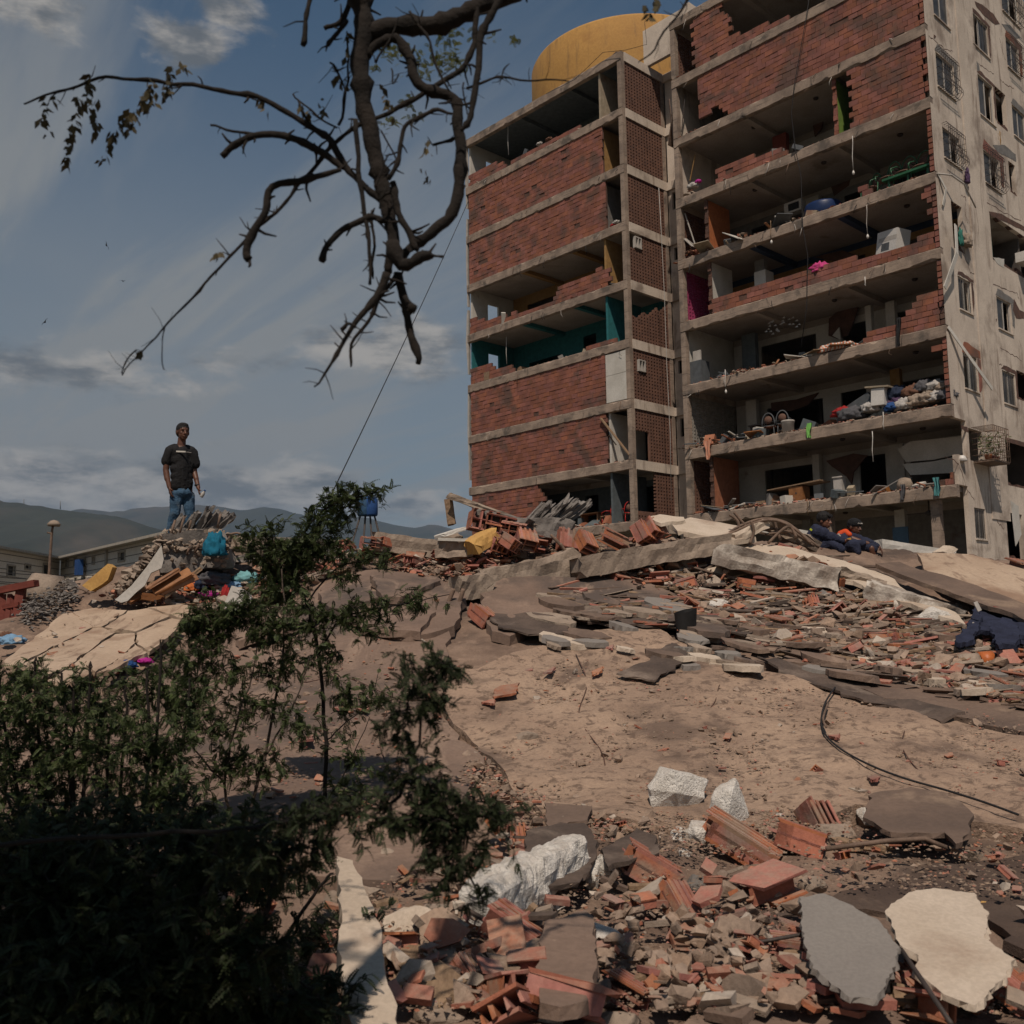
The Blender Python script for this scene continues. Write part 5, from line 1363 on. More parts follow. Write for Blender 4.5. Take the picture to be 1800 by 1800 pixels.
sheet('roofing_felt', [(1330, 1155), (1420, 1170), (1560, 1215), (1700, 1262), (1660, 1268), (1540, 1232), (1400, 1190)], m_roof, 'torn black felt strip along the upper edge of the sandy slab', 'roofing felt', .025, .13, .1, .06, 7, .03, curl=.05)
sheet('roofing_felt', [(1000, 1068), (1130, 1075), (1240, 1082), (1340, 1105), (1310, 1118), (1190, 1100), (1080, 1098), (985, 1080)], m_roof, 'layered dark felt in the middle of the mound', 'roofing felt', .025, .14, .1, .06, 8, .03, curl=.05)
sheet('collapsed_slab', [(1612, 972), (1700, 975), (1800, 1000), (1850, 1010), (1850, 1075), (1760, 1060), (1680, 1030), (1625, 1000)], m_tile, 'beige flat slab at the right end of the crest', 'concrete slab', .12, .22, .2, .02, 9, .008, flatten=.6)
sheet('roofing_felt', [(1540, 990), (1580, 985), (1720, 1030), (1850, 1075), (1850, 1110), (1780, 1080), (1660, 1040)], m_slabC, 'long dark felt covered strip below the beige slab', 'roofing felt', .06, .32, .16, .02, 10, .012, flatten=.5)
for i, (pp, lf) in enumerate([([(652, 1012), (700, 1003), (768, 1006), (772, 1018), (702, 1054), (670, 1052)], .24), ([(560, 1042), (600, 1024), (646, 1014), (664, 1054), (602, 1074), (575, 1070)], .20), ([(604, 1082), (662, 1064), (708, 1060), (764, 1078), (736, 1116), (642, 1106)], .18), ([(400, 1085), (470, 1062), (540, 1048), (570, 1078), (520, 1110), (420, 1130)], .17)]):
    sheet('slab_piece', pp, m_slabB, 'cracked dusty slab piece ' + ['under the broken hollow slab', 'behind the sapling top', 'left of the two bare steel bars', 'below the aqua quilt'][i], 'concrete slab', .09, lf, .1, .02, 950 + i, .012, flatten=.85, tilt=(.03 * (i - 1), -.05))
for i, pp in enumerate([[(1300, 1158), (1292, 1180), (1272, 1200), (1262, 1232), (1230, 1262)], [(1010, 1150), (1030, 1200), (1020, 1260), (1060, 1330), (1050, 1400)], [(1600, 1260), (1590, 1310), (1620, 1360)], [(440, 1180), (520, 1200), (600, 1190), (700, 1230), (780, 1225)], [(690, 1225), (670, 1300), (700, 1380), (690, 1450)]]):
    b = MB(); b.tube(sm([G(x, y, .10) + Vector((rp_.uniform(-.03, .03), 0, 0)) for x, y in pp], 5), .005, 4); b.build('crack', m_mortar, SLABS[0 if i < 3 else 1])
# --- lower ground pieces
sheet('roofing_felt', [(1530, 1392), (1600, 1382), (1660, 1392), (1712, 1430), (1700, 1455), (1690, 1480), (1672, 1480), (1660, 1462), (1560, 1462), (1520, 1435)], m_slabC, 'brown felt sheet lying at the foot of the sandy slab', 'roofing felt', .03, .17, .07, .02, 11, .012)
sheet('roofing_felt', [(958, 1412), (1042, 1418), (1030, 1442), (1002, 1446), (962, 1460)], m_slabC, 'three cornered piece of grey felt above the white foam beam', 'roofing felt', .025, .14, .05, .01, 12, .008)
sheet('roofing_felt', [(925, 1470), (985, 1450), (1030, 1455), (1052, 1500), (1020, 1545), (960, 1555), (915, 1555)], m_roof, 'black felt sheet folded under the white foam beam', 'roofing felt', .025, .16, .05, .015, 13, .02, curl=.03)
sheet('roofing_felt', [(1060, 1485), (1120, 1450), (1150, 1465), (1160, 1500), (1120, 1510), (1065, 1520)], m_roof, 'black felt scrap below the round white foam lump', 'roofing felt', .025, .18, .05, .015, 14, .02, curl=.03)
sheet('concrete_plate', [(955, 1620), (1030, 1600), (1042, 1612), (1050, 1700), (1030, 1760), (985, 1770), (948, 1760), (945, 1700)], m_slabB, 'flat grey brown concrete plate beside the ribbed clay blocks', 'concrete plate', .05, .18, .05, .01, 15, .005, flatten=.8)
sheet('grey_plate', [(1409, 1592), (1450, 1586), (1500, 1605), (1550, 1628), (1578, 1662), (1572, 1690), (1540, 1735), (1488, 1730), (1430, 1690), (1412, 1650)], m_plate, 'smooth grey plaster plate, the darker of the two large ones', 'plaster plate', .022, .25, .022, .007, 16, .004, flatten=1.0, tilt=(0, .10), grid=.05)
sheet('pale_plate', [(1557, 1608), (1600, 1585), (1650, 1578), (1712, 1585), (1738, 1615), (1730, 1650), (1783, 1680), (1760, 1705), (1712, 1738), (1660, 1722), (1605, 1690), (1618, 1672), (1580, 1655)], m_pale, 'cream stucco plate, the lighter of the two large ones', 'plaster plate', .024, .25, .022, .007, 17, .005, flatten=1.0, tilt=(.02, .10), grid=.05)
sheet('concrete_slab_piece', [(596, 1552), (620, 1555), (660, 1620), (690, 1720), (705, 1790), (660, 1810), (615, 1750), (600, 1680), (597, 1600)], m_pale, 'long pale concrete slice standing among the shrub stems', 'concrete slab', .07, .30, .06, .012, 18, .006, flatten=.8, tilt=(.0, .15))
sheet('collapsed_slab', [(1210, 1600), (1300, 1590), (1420, 1600), (1500, 1560), (1650, 1520), (1830, 1500), (1830, 1700), (1780, 1660), (1730, 1600), (1560, 1600), (1410, 1610), (1395, 1700), (1330, 1690), (1240, 1620)], M('dark_earth', (.10, .070, .054), (.07, .048, .038), 3, .95, .9, 50, (.17, .12, .09), 2.2, (.56, .7), bdist=.02), 'dark earthy slab under the bottom right rubble', 'concrete slab', .05, .06, .1, .03, 19, .02)
sheet('collapsed_slab', [(1440, 1660), (1500, 1720), (1620, 1810), (1440, 1830), (1180, 1830), (1240, 1760), (1330, 1740), (1380, 1710)], m_slabB, 'brown slab corner at the bottom edge', 'concrete slab', .12, .06, .1, .02, 20, .012, flatten=.5)
sheet('roofing_felt', [(720, 1690), (790, 1640), (812, 1700), (790, 1760), (740, 1740)], m_slabC, 'curved dark slab lying beside the tan boulder', 'concrete slab', .05, .10, .05, .01, 21, .01)
sheet('concrete_slab_piece', [(1500, 1690), (1620, 1700), (1680, 1760), (1600, 1790), (1520, 1740)], m_conc, 'broken slab edge below the grey plate', 'concrete slab', .12, .02, .06, .02, 22, .02)
# --- tiled floor sliding off at the left: each tile a part
tf = empty('tiled_floor', G(150, 1130), 'beige tiled floor slab sliding down at the left end of the mound', 'tiled floor')
TL = [[(110, 1078), (128, 1077), (163, 1102), (95, 1135), (52, 1128)], [(52, 1128), (95, 1135), (40, 1165), (8, 1170), (8, 1158)], [(128, 1076), (168, 1068), (222, 1072), (180, 1101), (163, 1101)], [(166, 1103), (182, 1103), (200, 1112), (145, 1150), (98, 1136)],
      [(226, 1074), (262, 1068), (300, 1084), (272, 1094), (236, 1110), (186, 1102)], [(98, 1137), (143, 1151), (110, 1178), (60, 1190), (40, 1168)], [(204, 1113), (234, 1112), (238, 1130), (205, 1160), (165, 1180), (140, 1158)], [(302, 1086), (318, 1090), (308, 1110), (262, 1144), (242, 1131), (240, 1113), (275, 1096)],
      [(239, 1133), (258, 1146), (215, 1166), (200, 1178), (172, 1182), (207, 1160)], [(262, 1067), (330, 1062), (345, 1078), (318, 1086)], [(145, 1155), (163, 1182), (125, 1200), (80, 1200), (112, 1180)]]
for i, t_ in enumerate(TL): sheet('tile', t_, m_tile, None, None, .05, .20 + .006 * (i % 3), .12, .02, 30 + i, .006, parent=tf, flatten=.5)
# --- big beams on the crest
def PB(px, py, Yd): return P(px, py, Yd)
beam('concrete_beam', PB(845, 1022, 13.1), PB(1008, 985, 13.5), .34, .34, m_conc, 'dark bent concrete beam, left part of the broken pair', n=20, amp=.035, seed=1, bend=.05)
beam('concrete_beam', PB(1012, 1000, 13.1), PB(1268, 958, 13.7), .50, .27, m_conc, 'long concrete beam with a sunlit top, right part of the broken pair', n=26, amp=.03, seed=2, bend=-.02)
beam('concrete_beam', PB(800, 1035, 12.6), PB(855, 1030, 12.8), .34, .32, m_conc, 'stub of the bent beam above the bare steel bars', n=6, amp=.05, seed=3)
beam('painted_beam', PB(1262, 976, 13.25), PB(1475, 1020, 12.95), .34, .30, m_paintb, 'flaking white painted beam, left half', n=40, amp=.035, seed=4)
beam('painted_beam', PB(1470, 1006, 13.3), PB(1560, 1033, 13.0), .30, .16, m_conc, 'short broken top slab between the two white painted beams', n=10, amp=.05, seed=5)
beam('painted_beam', PB(1528, 1038, 12.75), PB(1705, 1096, 12.0), .36, .27, m_paintb, 'flaking white painted beam, right half above the red wall', n=36, amp=.035, seed=6)
sheet('slab_plate', [(1290, 955), (1380, 960), (1480, 985), (1560, 1010), (1600, 1045), (1690, 1080), (1700, 1095), (1600, 1062), (1500, 1022), (1400, 990), (1300, 972)], m_pale, 'sunlit beige top of the painted beams', 'concrete slab', .06, .20, .12, .03, 41, .02)
sheet('slab_plate', [(1180, 922), (1215, 912), (1300, 925), (1330, 944), (1290, 950), (1230, 940), (1190, 932)], m_pale, 'beige plate lying left of the tangled bars', 'concrete slab', .08, .34, .12, .02, 42, .01, flatten=.8)
sheet('slab_plate', [(1138, 908), (1160, 903), (1200, 908), (1204, 914), (1160, 918)], m_pale, 'small thin beige plate in front of the lattice wall', 'concrete slab', .05, .62, .1, .02, 43, .01, flatten=.8)
b = MB(); a = PB(1268, 985, 13.4); c_ = PB(1560, 1062, 13.1); b.bar(a - Vector((0, 0, .15)), c_ - Vector((0, 0, .3)), .08, .5); b.build('rendered_wall', m_slabB, None, 'brown rendered wall in the shade under the left painted beam', 'wall')
b = MB(); a = PB(1585, 1075, 12.75); c_ = PB(1700, 1118, 12.1); b.bar(a, c_, .08, .42); b.build('rendered_wall', m_redearth, None, 'reddish rendered wall under the right painted beam', 'wall')
beam('white_beam', PB(1335, 928, 15.8), PB(1455, 950, 15.9), .22, .16, m_white, 'white painted beam end behind the man with dark hair', n=8, amp=.01, seed=7)
beam('white_beam', PB(1540, 962, 15.7), PB(1668, 982, 16.2), .3, .24, m_white, 'white painted beam behind the man with the cap', n=8, amp=.01, seed=8)
# hollow clay panel remains, left of the block
b_ = beam('broken_slab', PB(655, 953, 14.0), PB(770, 968, 14.2), .5, .26, m_conc, 'broken hollow slab with clay cells showing at its left end', n=14, amp=.02, seed=9)
for i, (px, py, w_) in enumerate([(646, 964, 30), (660, 963, 26), (676, 961, 22)]): block_px(px, py, w_, ['clay cells torn open at the left end of the broken hollow slab', 'clay block wedged between torn cells and broken slab', 'clay block stub on top of the broken hollow slab'][i], (.2, .1, .4 + i), (.24, .3, .2), (2, 2), .7, 50 + i, .02, yd=13.8)
rock_at('concrete_lump', 695, 935, 44, 26, m_pale, 'pale wedge shaped lump on the skyline above the hollow slab', seed=61)
beam('post', PB(794, 922, 14.6), PB(788, 878, 14.6), .16, .12, m_wood, 'dark upright post under the slanting plank', 'post', n=6, amp=.01, seed=10)
beam('slanting_beam', PB(792, 872, 14.5), PB(945, 928, 14.2), .26, .09, m_conc, 'pale slanting beam on the skyline propped on a dark post', n=18, amp=.02, seed=11)
beam('slanting_beam', PB(845, 905, 14.2), PB(930, 922, 14.0), .5, .14, m_cgrey, 'flat grey slab lying under the slanting beam', n=8, amp=.03, seed=12)
rock_at('concrete_lump', 795, 958, 48, 40, m_conc, 'square concrete lump with a white cap', seed=62)
beam('white_board', PB(772, 943, 14.0), PB(812, 930, 14.2), .3, .05, m_white, 'white board lying on the square concrete lump', 'board', n=6, amp=.012, seed=13)
beam('concrete_block', PB(768, 965, 13.6), PB(828, 963, 13.6), .32, .26, m_conc, 'squared concrete block left of the yellow faced one', n=6, amp=.04, seed=14)
beam('pipe_length', PB(770, 948, 13.4), PB(836, 950, 13.4), .045, .04, m_white, 'white pipe lying across the squared concrete block', 'pipe', n=5, amp=.001, seed=15)
o = beam('yellow_block', PB(828, 962, 13.3), PB(864, 942, 13.5), .26, .2, m_yel, 'yellow plastered block fragment, the largest one on the crest', 'wall fragment', n=6, amp=.03, seed=16)
for i, (px, py, wp, r3, y) in enumerate([(850, 930, 60, .2, 14.0), (878, 935, 60, .1, 14.0), (905, 940, 50, -.1, 13.9), (872, 962, 40, .7, 13.5), (895, 960, 36, 1.1, 13.4), (925, 955, 40, .3, 13.6), (1150, 938, 42, .6, 13.9), (1130, 945, 44, 1.0, 13.8), (1000, 958, 44, .2, 13.9)]):
    block_px(px, py, wp, ['reddish hollow block at the left end of the row below the grey slab', 'reddish hollow block in the middle of the row below the grey slab', 'reddish hollow block at the right end of the row below the grey slab', 'small hollow block right of the yellow block', 'small tilted hollow block beside the yellow chip', 'hollow block between the yellow chip and the steel bars',
             'dark red hollow block standing open cell side out by the lattice wall', 'hollow block leaning beside the dark red one', 'ribbed clay block lying flat on the crest'][i], (.15 * i, .2, r3), (.3, .34, .2), (3, 2), .5, 70 + i, 0, yd=y)
rock_at('yellow_chip', 921, 959, 24, 16, m_yel, 'flat yellow chip on the crest', 'wall fragment', seed=63)
# ribbed broken column top on the crest (torn concrete with bar grooves)
def ribbed(px, py, Yd, w_, lab, seed, lean=.4, mat=m_cgrey):
    c_ = P(px, py, Yd); rt = empty('broken_column', c_ - Vector((0, 0, w_ * .5)), lab, 'broken column')
    beam('base', c_ + Vector((-w_ * .5, 0, -w_ * .35)), c_ + Vector((w_ * .45, .1, -w_ * .32)), w_ * .7, w_ * .5, mat, None, None, n=10, amp=.06, seed=seed, parent=rt)
    r_ = random.Random(seed)
    for i in range(8):
        x = -w_ * .5 + i * w_ * .13
        beam('rib', c_ + Vector((x, r_.uniform(-.1, .1), -.1)), c_ + Vector((x + lean * w_ + .02 * i, r_.uniform(-.15, .1), w_ * r_.uniform(.28, .42) - .02 * abs(i - 4))), w_ * .14, w_ * .12, mat, None, None, n=7, amp=.03, seed=seed + i, parent=rt, roll=r_.uniform(0, 1))
    return rt
ribbed(962, 905, 14.3, .62, 'torn ribbed concrete column top on the crest before the block', 81)
# bare steel and tangles
def bars(pts_list, rad, lab, name='steel_bar', mt=m_rebar, cat='steel bar', group=None):
    rt = empty(name, pts_list[0][0], lab, cat, group)
    for pl_ in pts_list:
        b = MB(); b.tube(pl_, rad, 6); b.build('bar', mt, rt)
D = lambda Yd, *pp: sm([P(x, y, Yd + (z[0] if z else 0)) for x, y, *z in pp])
bars([D(14.2, (1270, 945), (1300, 925), (1340, 912), (1380, 918), (1410, 940), (1440, 962)), D(14.1, (1250, 955), (1290, 935), (1330, 918), (1365, 915), (1400, 932), (1425, 955)), D(14.3, (1310, 950), (1330, 935), (1360, 930), (1390, 942), (1405, 958)),
      D(14.0, (1320, 915), (1325, 935), (1318, 955)), D(14.2, (1360, 912), (1366, 932), (1372, 950)), D(14.2, (1345, 940), (1390, 935), (1432, 960)), D(14.2, (1282, 905), (1296, 915), (1300, 930)), D(14.2, (1290, 900), (1305, 918), (1312, 925)), D(14.1, (1350, 955), (1385, 925), (1400, 945))], .022, 'tangle of bent steel bars arching over the crest', 'rebar_tangle')
beam('concrete_beam', PB(1290, 948, 14.0), PB(1345, 920, 14.2), .14, .14, m_pale, 'thin pale beam stump caught in the steel tangle', n=8, amp=.02, seed=17)
beam('concrete_beam', PB(1350, 925, 14.4), PB(1425, 955, 14.4), .2, .16, m_conc, 'rough concrete strip inside the steel tangle', n=10, amp=.07, seed=18)
bars([D(12.2, (798, 1035), (788, 1060), (780, 1090), (775, 1120)), D(12.2, (815, 1035), (806, 1065), (797, 1100), (790, 1140))], .03, 'two thick bare steel bars hanging from the broken beam end', 'rebar_stub')
bars([D(12.0, (762, 1095), (800, 1092), (803, 1100))], .014, 'thin steel stirrup hooked over the two thick bars', 'stirrup')
beam('wooden_pole', PB(735, 1130, 11.6), PB(905, 1112, 11.7), .05, .05, m_wood, 'thin wooden pole lying across the two steel bars', 'pole', n=10, amp=.008, seed=19)
beam('wooden_pole', PB(743, 1122, 11.6), PB(778, 1065, 12.3), .07, .04, m_wood, 'short plank leaning left of the two steel bars', 'plank', n=6, amp=.01, seed=20)
bars([D(13.6, (968, 940), (985, 958), (1002, 978), (1038, 985)), D(13.6, (975, 945), (992, 966), (1010, 982), (1035, 980)), D(13.5, (985, 955), (1000, 974), (1025, 975), (1042, 970))], .022, 'bundle of steel bars joining the two broken beams', 'rebar_tangle')
# --- left summit: column stump the man stands behind, wall slab, planks, clothes
ribbed(345, 925, 14.2, .62, 'torn concrete column top with steel stubs in front of the standing man', 91, .25)
beam('concrete_block', PB(292, 978, 13.85), PB(398, 970, 13.95), .6, .52, m_cgrey, 'big dark concrete stump below the torn column top', n=12, amp=.06, seed=21)
bars([[P(298, 948, 13.7), P(308, 914, 13.7)], [P(314, 944, 13.7), P(324, 908, 13.7)], [P(382, 928, 13.8), P(388, 903, 13.8)], [P(330, 940, 13.8), P(336, 915, 13.7)], [P(390, 965, 13.6), P(405, 942, 13.7)], [P(328, 975, 13.5), P(335, 958, 13.5)], [P(342, 972, 13.5), P(350, 955, 13.5)]], .017, 'steel stubs sticking out of the stump in front of the standing man', 'rebar_stub')
bars([D(14.0, (393, 945), (405, 940), (412, 950), (416, 960)), D(14.0, (400, 940), (418, 937), (428, 945), (428, 960)), D(14.0, (425, 958), (430, 945), (438, 938))], .016, 'thin bent wires standing right of the stump', 'wire_loops')
def plate3(pts, th, mat, name, lab, cat, n_=None):
    """stiff broken plate through given world points (its own plane), with thickness"""
    v = [Vector(p) for p in pts]; nrm = Vector((0, 0, 0))
    for i in range(len(v)): nrm += v[i].cross(v[(i + 1) % len(v)])
    nrm.normalize(); c_ = sum(v, Vector()) / len(v)
    v = [p - nrm * (p - c_).dot(nrm) for p in v]
    x = (v[1] - v[0]).normalized(); y = nrm.cross(x)
    tri = geometry.tessellate_polygon([[Vector(((p - c_).dot(x), (p - c_).dot(y), 0)) for p in v]])
    n = len(v); mb = MB(); vs = v + [p - nrm * th for p in v]
    mb.add(vs, [tuple(t) for t in tri] + [tuple(i + n for i in reversed(t)) for t in tri] + [(i, (i + 1) % n, (i + 1) % n + n, i + n) for i in range(n)])
    return mb.build(name, mat, None, lab, cat)
def pl(pp, y0, y1): # px polygon; depth from y0 (left) to y1 (right)
    xs = [p[0] for p in pp]; a, b_ = min(xs), max(xs); return [P(x, y, y0 + (y1 - y0) * (x - a) / (b_ - a)) for x, y in pp]
plate3(pl([(203, 1055), (232, 1030), (258, 998), (284, 960), (288, 985), (284, 1000), (266, 1008), (255, 1030), (240, 1042), (225, 1057), (214, 1060)], 13.15, 13.35), .14, m_white, 'wall_slab', 'white painted wall slab tilted up below the standing man', 'wall slab')
r_ = random.Random(8); ml = MB()
for i in range(190):
    t = r_.random(); x = 204 + 84 * t; y = 1044 - 96 * t; s_ = r_.uniform(.05, .2); c_ = P(x + r_.gauss(0, 4), y + r_.gauss(0, 5), 13.4 + .2 * t + r_.uniform(-.1, .2))
    vs, fs = r_.choice(rocks); R = Matrix.Rotation(r_.uniform(0, 6), 3, 'Z') @ Matrix.Rotation(r_.uniform(0, 3), 3, 'X'); ml.add([(R @ Vector((q.x * s_ * 1.4, q.y * s_, q.z * s_))) + c_ for q in vs], fs)
ml.build('masonry_rubble', m_conc, None, 'crumbly masonry along the upper edge of the white wall slab', 'rubble', None, 'stuff')
plate3(pl([(398, 1060), (410, 1030), (440, 1040), (446, 1058), (428, 1072), (398, 1080)], 12.9, 12.9), .08, m_white, 'wall_slab', 'white painted wall fragment below the blue clothes', 'wall slab')
plate3(pl([(153, 1030), (198, 992), (206, 998), (198, 1020), (188, 1028), (168, 1040)], 13.6, 13.6), .16, m_yel, 'wall_fragment', 'yellow topped wall fragment sticking up left of the white slab', 'wall fragment')
for i, (x0, y0, x1, y1, w_, mt) in enumerate([(258, 1035, 312, 1002, .20, m_woodo), (270, 1040, 335, 1005, .16, m_woodo), (282, 1040, 345, 1012, .12, m_woodo), (290, 1050, 352, 1000, .07, m_wood), (228, 1058, 252, 1044, .06, m_woodo), (250, 1048, 300, 1056, .10, m_woodo), (262, 1026, 300, 1020, .15, m_wood)]):
    beam('plank', PB(x0, y0, 12.95 + .04 * i), PB(x1, y1, 13.15 + .04 * i), w_, .05, mt, ['broad orange wood panel at the top left of the broken cupboard heap', 'orange panel in the middle of the broken cupboard heap', 'narrow orange board at the right of the broken cupboard heap', 'long thin lath leaning over the broken cupboard', 'short splintered lath below the white wall slab',
         'flat board at the foot of the broken cupboard heap', 'grey brown panel behind the orange boards'][i], 'plank', n=8, amp=.008, seed=30 + i, roll=.7 * (i % 3))
for i, (px, py, wd, hh, cn, lab) in enumerate([(376, 965, 36, 44, 'teal', 'teal blue cloth draped on the concrete stump'), (372, 1022, 60, 26, 'grey', 'dark grey clothes heap below the teal cloth'), (345, 1030, 30, 22, 'navy', 'dark clothes left of the grey heap'), (433, 1020, 44, 22, 'aqua', 'aqua quilt bunched right of the clothes heap'), (405, 1030, 36, 12, 'sky', 'light blue cloth under the aqua quilt'),
                                           (368, 1046, 30, 10, 'magenta', 'magenta cloth lying below the grey heap'), (336, 1034, 22, 18, 'orange', 'orange printed bag left of the clothes heap'), (396, 1048, 14, 26, 'red', 'red cloth hanging over the white wall fragment'), (222, 1170, 30, 14, 'blue', 'dark blue cloth lying at the foot of the tiles'), (256, 1163, 24, 9, 'magenta', 'pink magenta cloth lying at the foot of the tiles'),
                                           (20, 1128, 40, 18, 'sky', 'pale blue and yellow cloth at the left end of the tiles'), (10, 1120, 20, 14, 'brown', 'brown bundle at the far left below the red frame')]):
    c_ = G(px, py + hh * .4, .12); c_ = P(px, py + hh * .4, 13.35) if cn == 'teal' else c_
    heap('cloth_heap', c_ + Vector((0, 0, pxm(hh, c_.y) * .42)), (pxm(wd, c_.y), pxm(wd, c_.y) * .7, pxm(hh, c_.y) * 1.15), m_cl[cn], lab, 'cloth', 60 + i, 4, .6, .35)
tc_ = MB(); r_ = random.Random(14)
for i in range(240):       # torn aggregate on the stump's top and face
    x = r_.uniform(288, 402); y = r_.uniform(932, 966) if r_.random() < .75 else r_.uniform(960, 1000); s_ = r_.uniform(.03, .13); c_ = P(x, y, 13.55 + (.25 if y < 950 else 0) + r_.uniform(-.05, .12))
    vs, fs = r_.choice(rocks); R = Matrix.Rotation(r_.uniform(0, 6), 3, 'Z') @ Matrix.Rotation(r_.uniform(0, 3), 3, 'X'); tc_.add([(R @ Vector((q.x * s_ * 1.5, q.y * s_, q.z * s_))) + c_ for q in vs], fs)
tc_.build('torn_concrete', m_conc, None, 'torn lumpy concrete crusting the top of the stump before the standing man', 'rubble', None, 'stuff')
# red steel frame, boulder mass and wires at the far left
fr = empty('rusty_gate', G(30, 1105), 'rust red steel gate frame leaning at the far left edge', 'gate')
m_redst = flat('red_oxide', (.16, .04, .028))
for (x0, y0, x1, y1, w_, h_) in [(-10, 1040, 64, 1025, .12, .09), (38, 1030, 30, 1100, .11, .1), (18, 1045, 12, 1100, .06, .06), (-10, 1070, 34, 1062, .06, .06), (5, 1045, 4, 1105, .08, .05), (22, 1048, 26, 1098, .08, .05)]:
    beam('member', PB(x0, y0, 13.5), PB(x1, y1, 13.4), w_, h_, m_redst, None, None, n=4, amp=.002, seed=40, parent=fr)
r_ = random.Random(4); cm = MB()
for i in range(420):      # crushed concrete clinging to bars below the frame
    t = r_.random(); x = 40 + 90 * t + r_.gauss(0, 8); y = 1100 - 34 * t + r_.gauss(0, 9); s_ = r_.uniform(.03, .09); c_ = G(x, y)
    vs, fs = r_.choice(rocks); R = Matrix.Rotation(r_.uniform(0, 6), 3, 'Z'); c_ = c_ + Vector((0, 0, r_.uniform(.05, .3))); cm.add([(R @ Vector((q.x * s_ * 1.3, q.y * s_, q.z * s_))) + c_ for q in vs], fs)
cm.build('crushed_concrete', m_cgrey, None, 'crushed grey concrete spilling beside the tiled floor', 'rubble', None, 'stuff')
tg = []
for i in range(16):
    x = r_.uniform(50, 130); y = r_.uniform(1040, 1085); q = P(x, y, 13.9); pts = [q]
    dx = r_.uniform(-.35, .35); 
    for j in range(4): q = q + Vector((dx * .3 + r_.uniform(-.06, .06), r_.uniform(-.05, .05), r_.uniform(-.12, .12))); pts.append(q)
    tg.append(sm(pts, 3))
bars(tg, .012, 'tangle of thin rusty bars beside the round tank at the left', 'rebar_tangle')
b = MB(); a = P(60, 1068, 13.9); c2_ = P(98, 1048, 14.1); b.tube([a, (a + c2_) / 2 + Vector((0, 0, .12)), c2_], [.30, .34, .30], 14); b.build('drum', m_conc, None, 'dusty round drum lying behind the tangle at the left', 'drum')
for i, (x0, y0, x1, y1, w_, lab, mt) in enumerate([(120, 1022, 142, 1052, .16, 'grey board standing tilted against the house wall behind', m_cgrey), (415, 955, 470, 965, .3, 'rough beige concrete chunk right of the wires', m_conc), (395, 985, 470, 980, .25, 'grey slab lying right of the teal cloth', m_cgrey), (200, 1040, 215, 1048, .12, 'white broken tile by the wall slab foot', m_white)]):
    beam('board' if i == 0 else 'concrete_piece', PB(x0, y0, 14.3 - .2 * (i == 3)), PB(x1, y1, 14.3 - .2 * (i == 3)), w_, .1 if i != 1 else .22, mt, lab, 'board' if i == 0 else 'rubble', n=8, amp=.03 if i else .005, seed=50 + i)
# --- blocks and lumps named one by one
NB = [(1368, 1112, 52, 'hollow clay block with a pale mortar top on the right slope', (.2, 0, .5), .3), (1428, 1078, 40, 'tall yellow sided clay block on the right slope', (1.2, 0, .4), .3), (1573, 1145, 40, 'small clay block with a yellow side standing alone', (1.3, 0, .9), .4), (1762, 1225, 56, 'red clay block fragment at the right edge', (.3, .2, .3), .6),
      (850, 1100, 60, 'clay block tile fan beside the steel bars', (.5, .2, .8), .8), (1310, 1040, 40, 'clay block fragment below the steel tangle', (.2, .1, 1.2), .6), (1790, 1010, 50, 'brown clay block fragment on the beige slab', (.3, .1, .2), .5), (1140, 1560, 108, 'wide ribbed clay block, the most upright of the front row', (.55, 0, 1.57), .3),
      (1298, 1508, 150, 'long ribbed clay block row running up to the right', (.5, 0, 1.1), .3), (1195, 1622, 84, 'glossy dark red clay block leaning', (.7, .2, .6), .4), (895, 1672, 118, 'large clay block torn open below the white foam beam', (.5, .1, 1.2), .7), (1400, 1505, 100, 'split clay block lying right of the long ribbed row', (.3, .2, 1.25), .7),
      (1440, 1470, 90, 'clay block shards behind the split block', (.9, .1, .5), .9), (1398, 1676, 70, 'clay block with rounded ribs under the grey plate', (.3, 0, 1.5), .3), (1392, 1706, 90, 'thin clay slab below the rounded block', (.1, 0, 1.45), .5), (1660, 1750, 160, 'cluster of dark clay cells under the cream plate', (.4, .2, .9), .8),
      (1760, 1760, 150, 'big red clay block at the bottom right corner', (.5, .3, .7), .7), (910, 1490, 50, 'orange clay shard under the leaves', (.9, 0, .2), .8), (1010, 1740, 70, 'red clay shard pile beside the concrete plate', (.5, .2, .8), .9), (820, 1740, 70, 'red clay fragment above the yellow shard', (.6, .3, .9), .8),
      (1590, 1770, 90, 'red clay block lying among the dark beams at the bottom', (.4, .1, .4), .8), (1100, 1780, 90, 'brown clay fragment at the bottom edge', (.3, .2, 1.0), .8), (440, 1610, 80, 'clay block seen through the shrub', (.6, .1, 1.0), .6), (400, 1670, 90, 'clay block low in the shrub', (.4, .1, 1.3), .6), (1075, 962, 60, 'ribbed clay tiles stacked on the long beam', (.5, 0, 1.2), .6), (1030, 966, 50, 'ribbed clay tiles leaning on the beam joint', (.8, .3, .6), .6)]
for i, (px, py, wp, lab, rot, br) in enumerate(NB):
    yd = 13.5 if py < 970 and px < 1100 else None
    sz = (.2, .34, .15) if wp < 140 else (.17, .42, .12)
    block_px(px, py, wp, lab, rot, sz, (3, 2), br, 200 + i, .05, yd=yd)
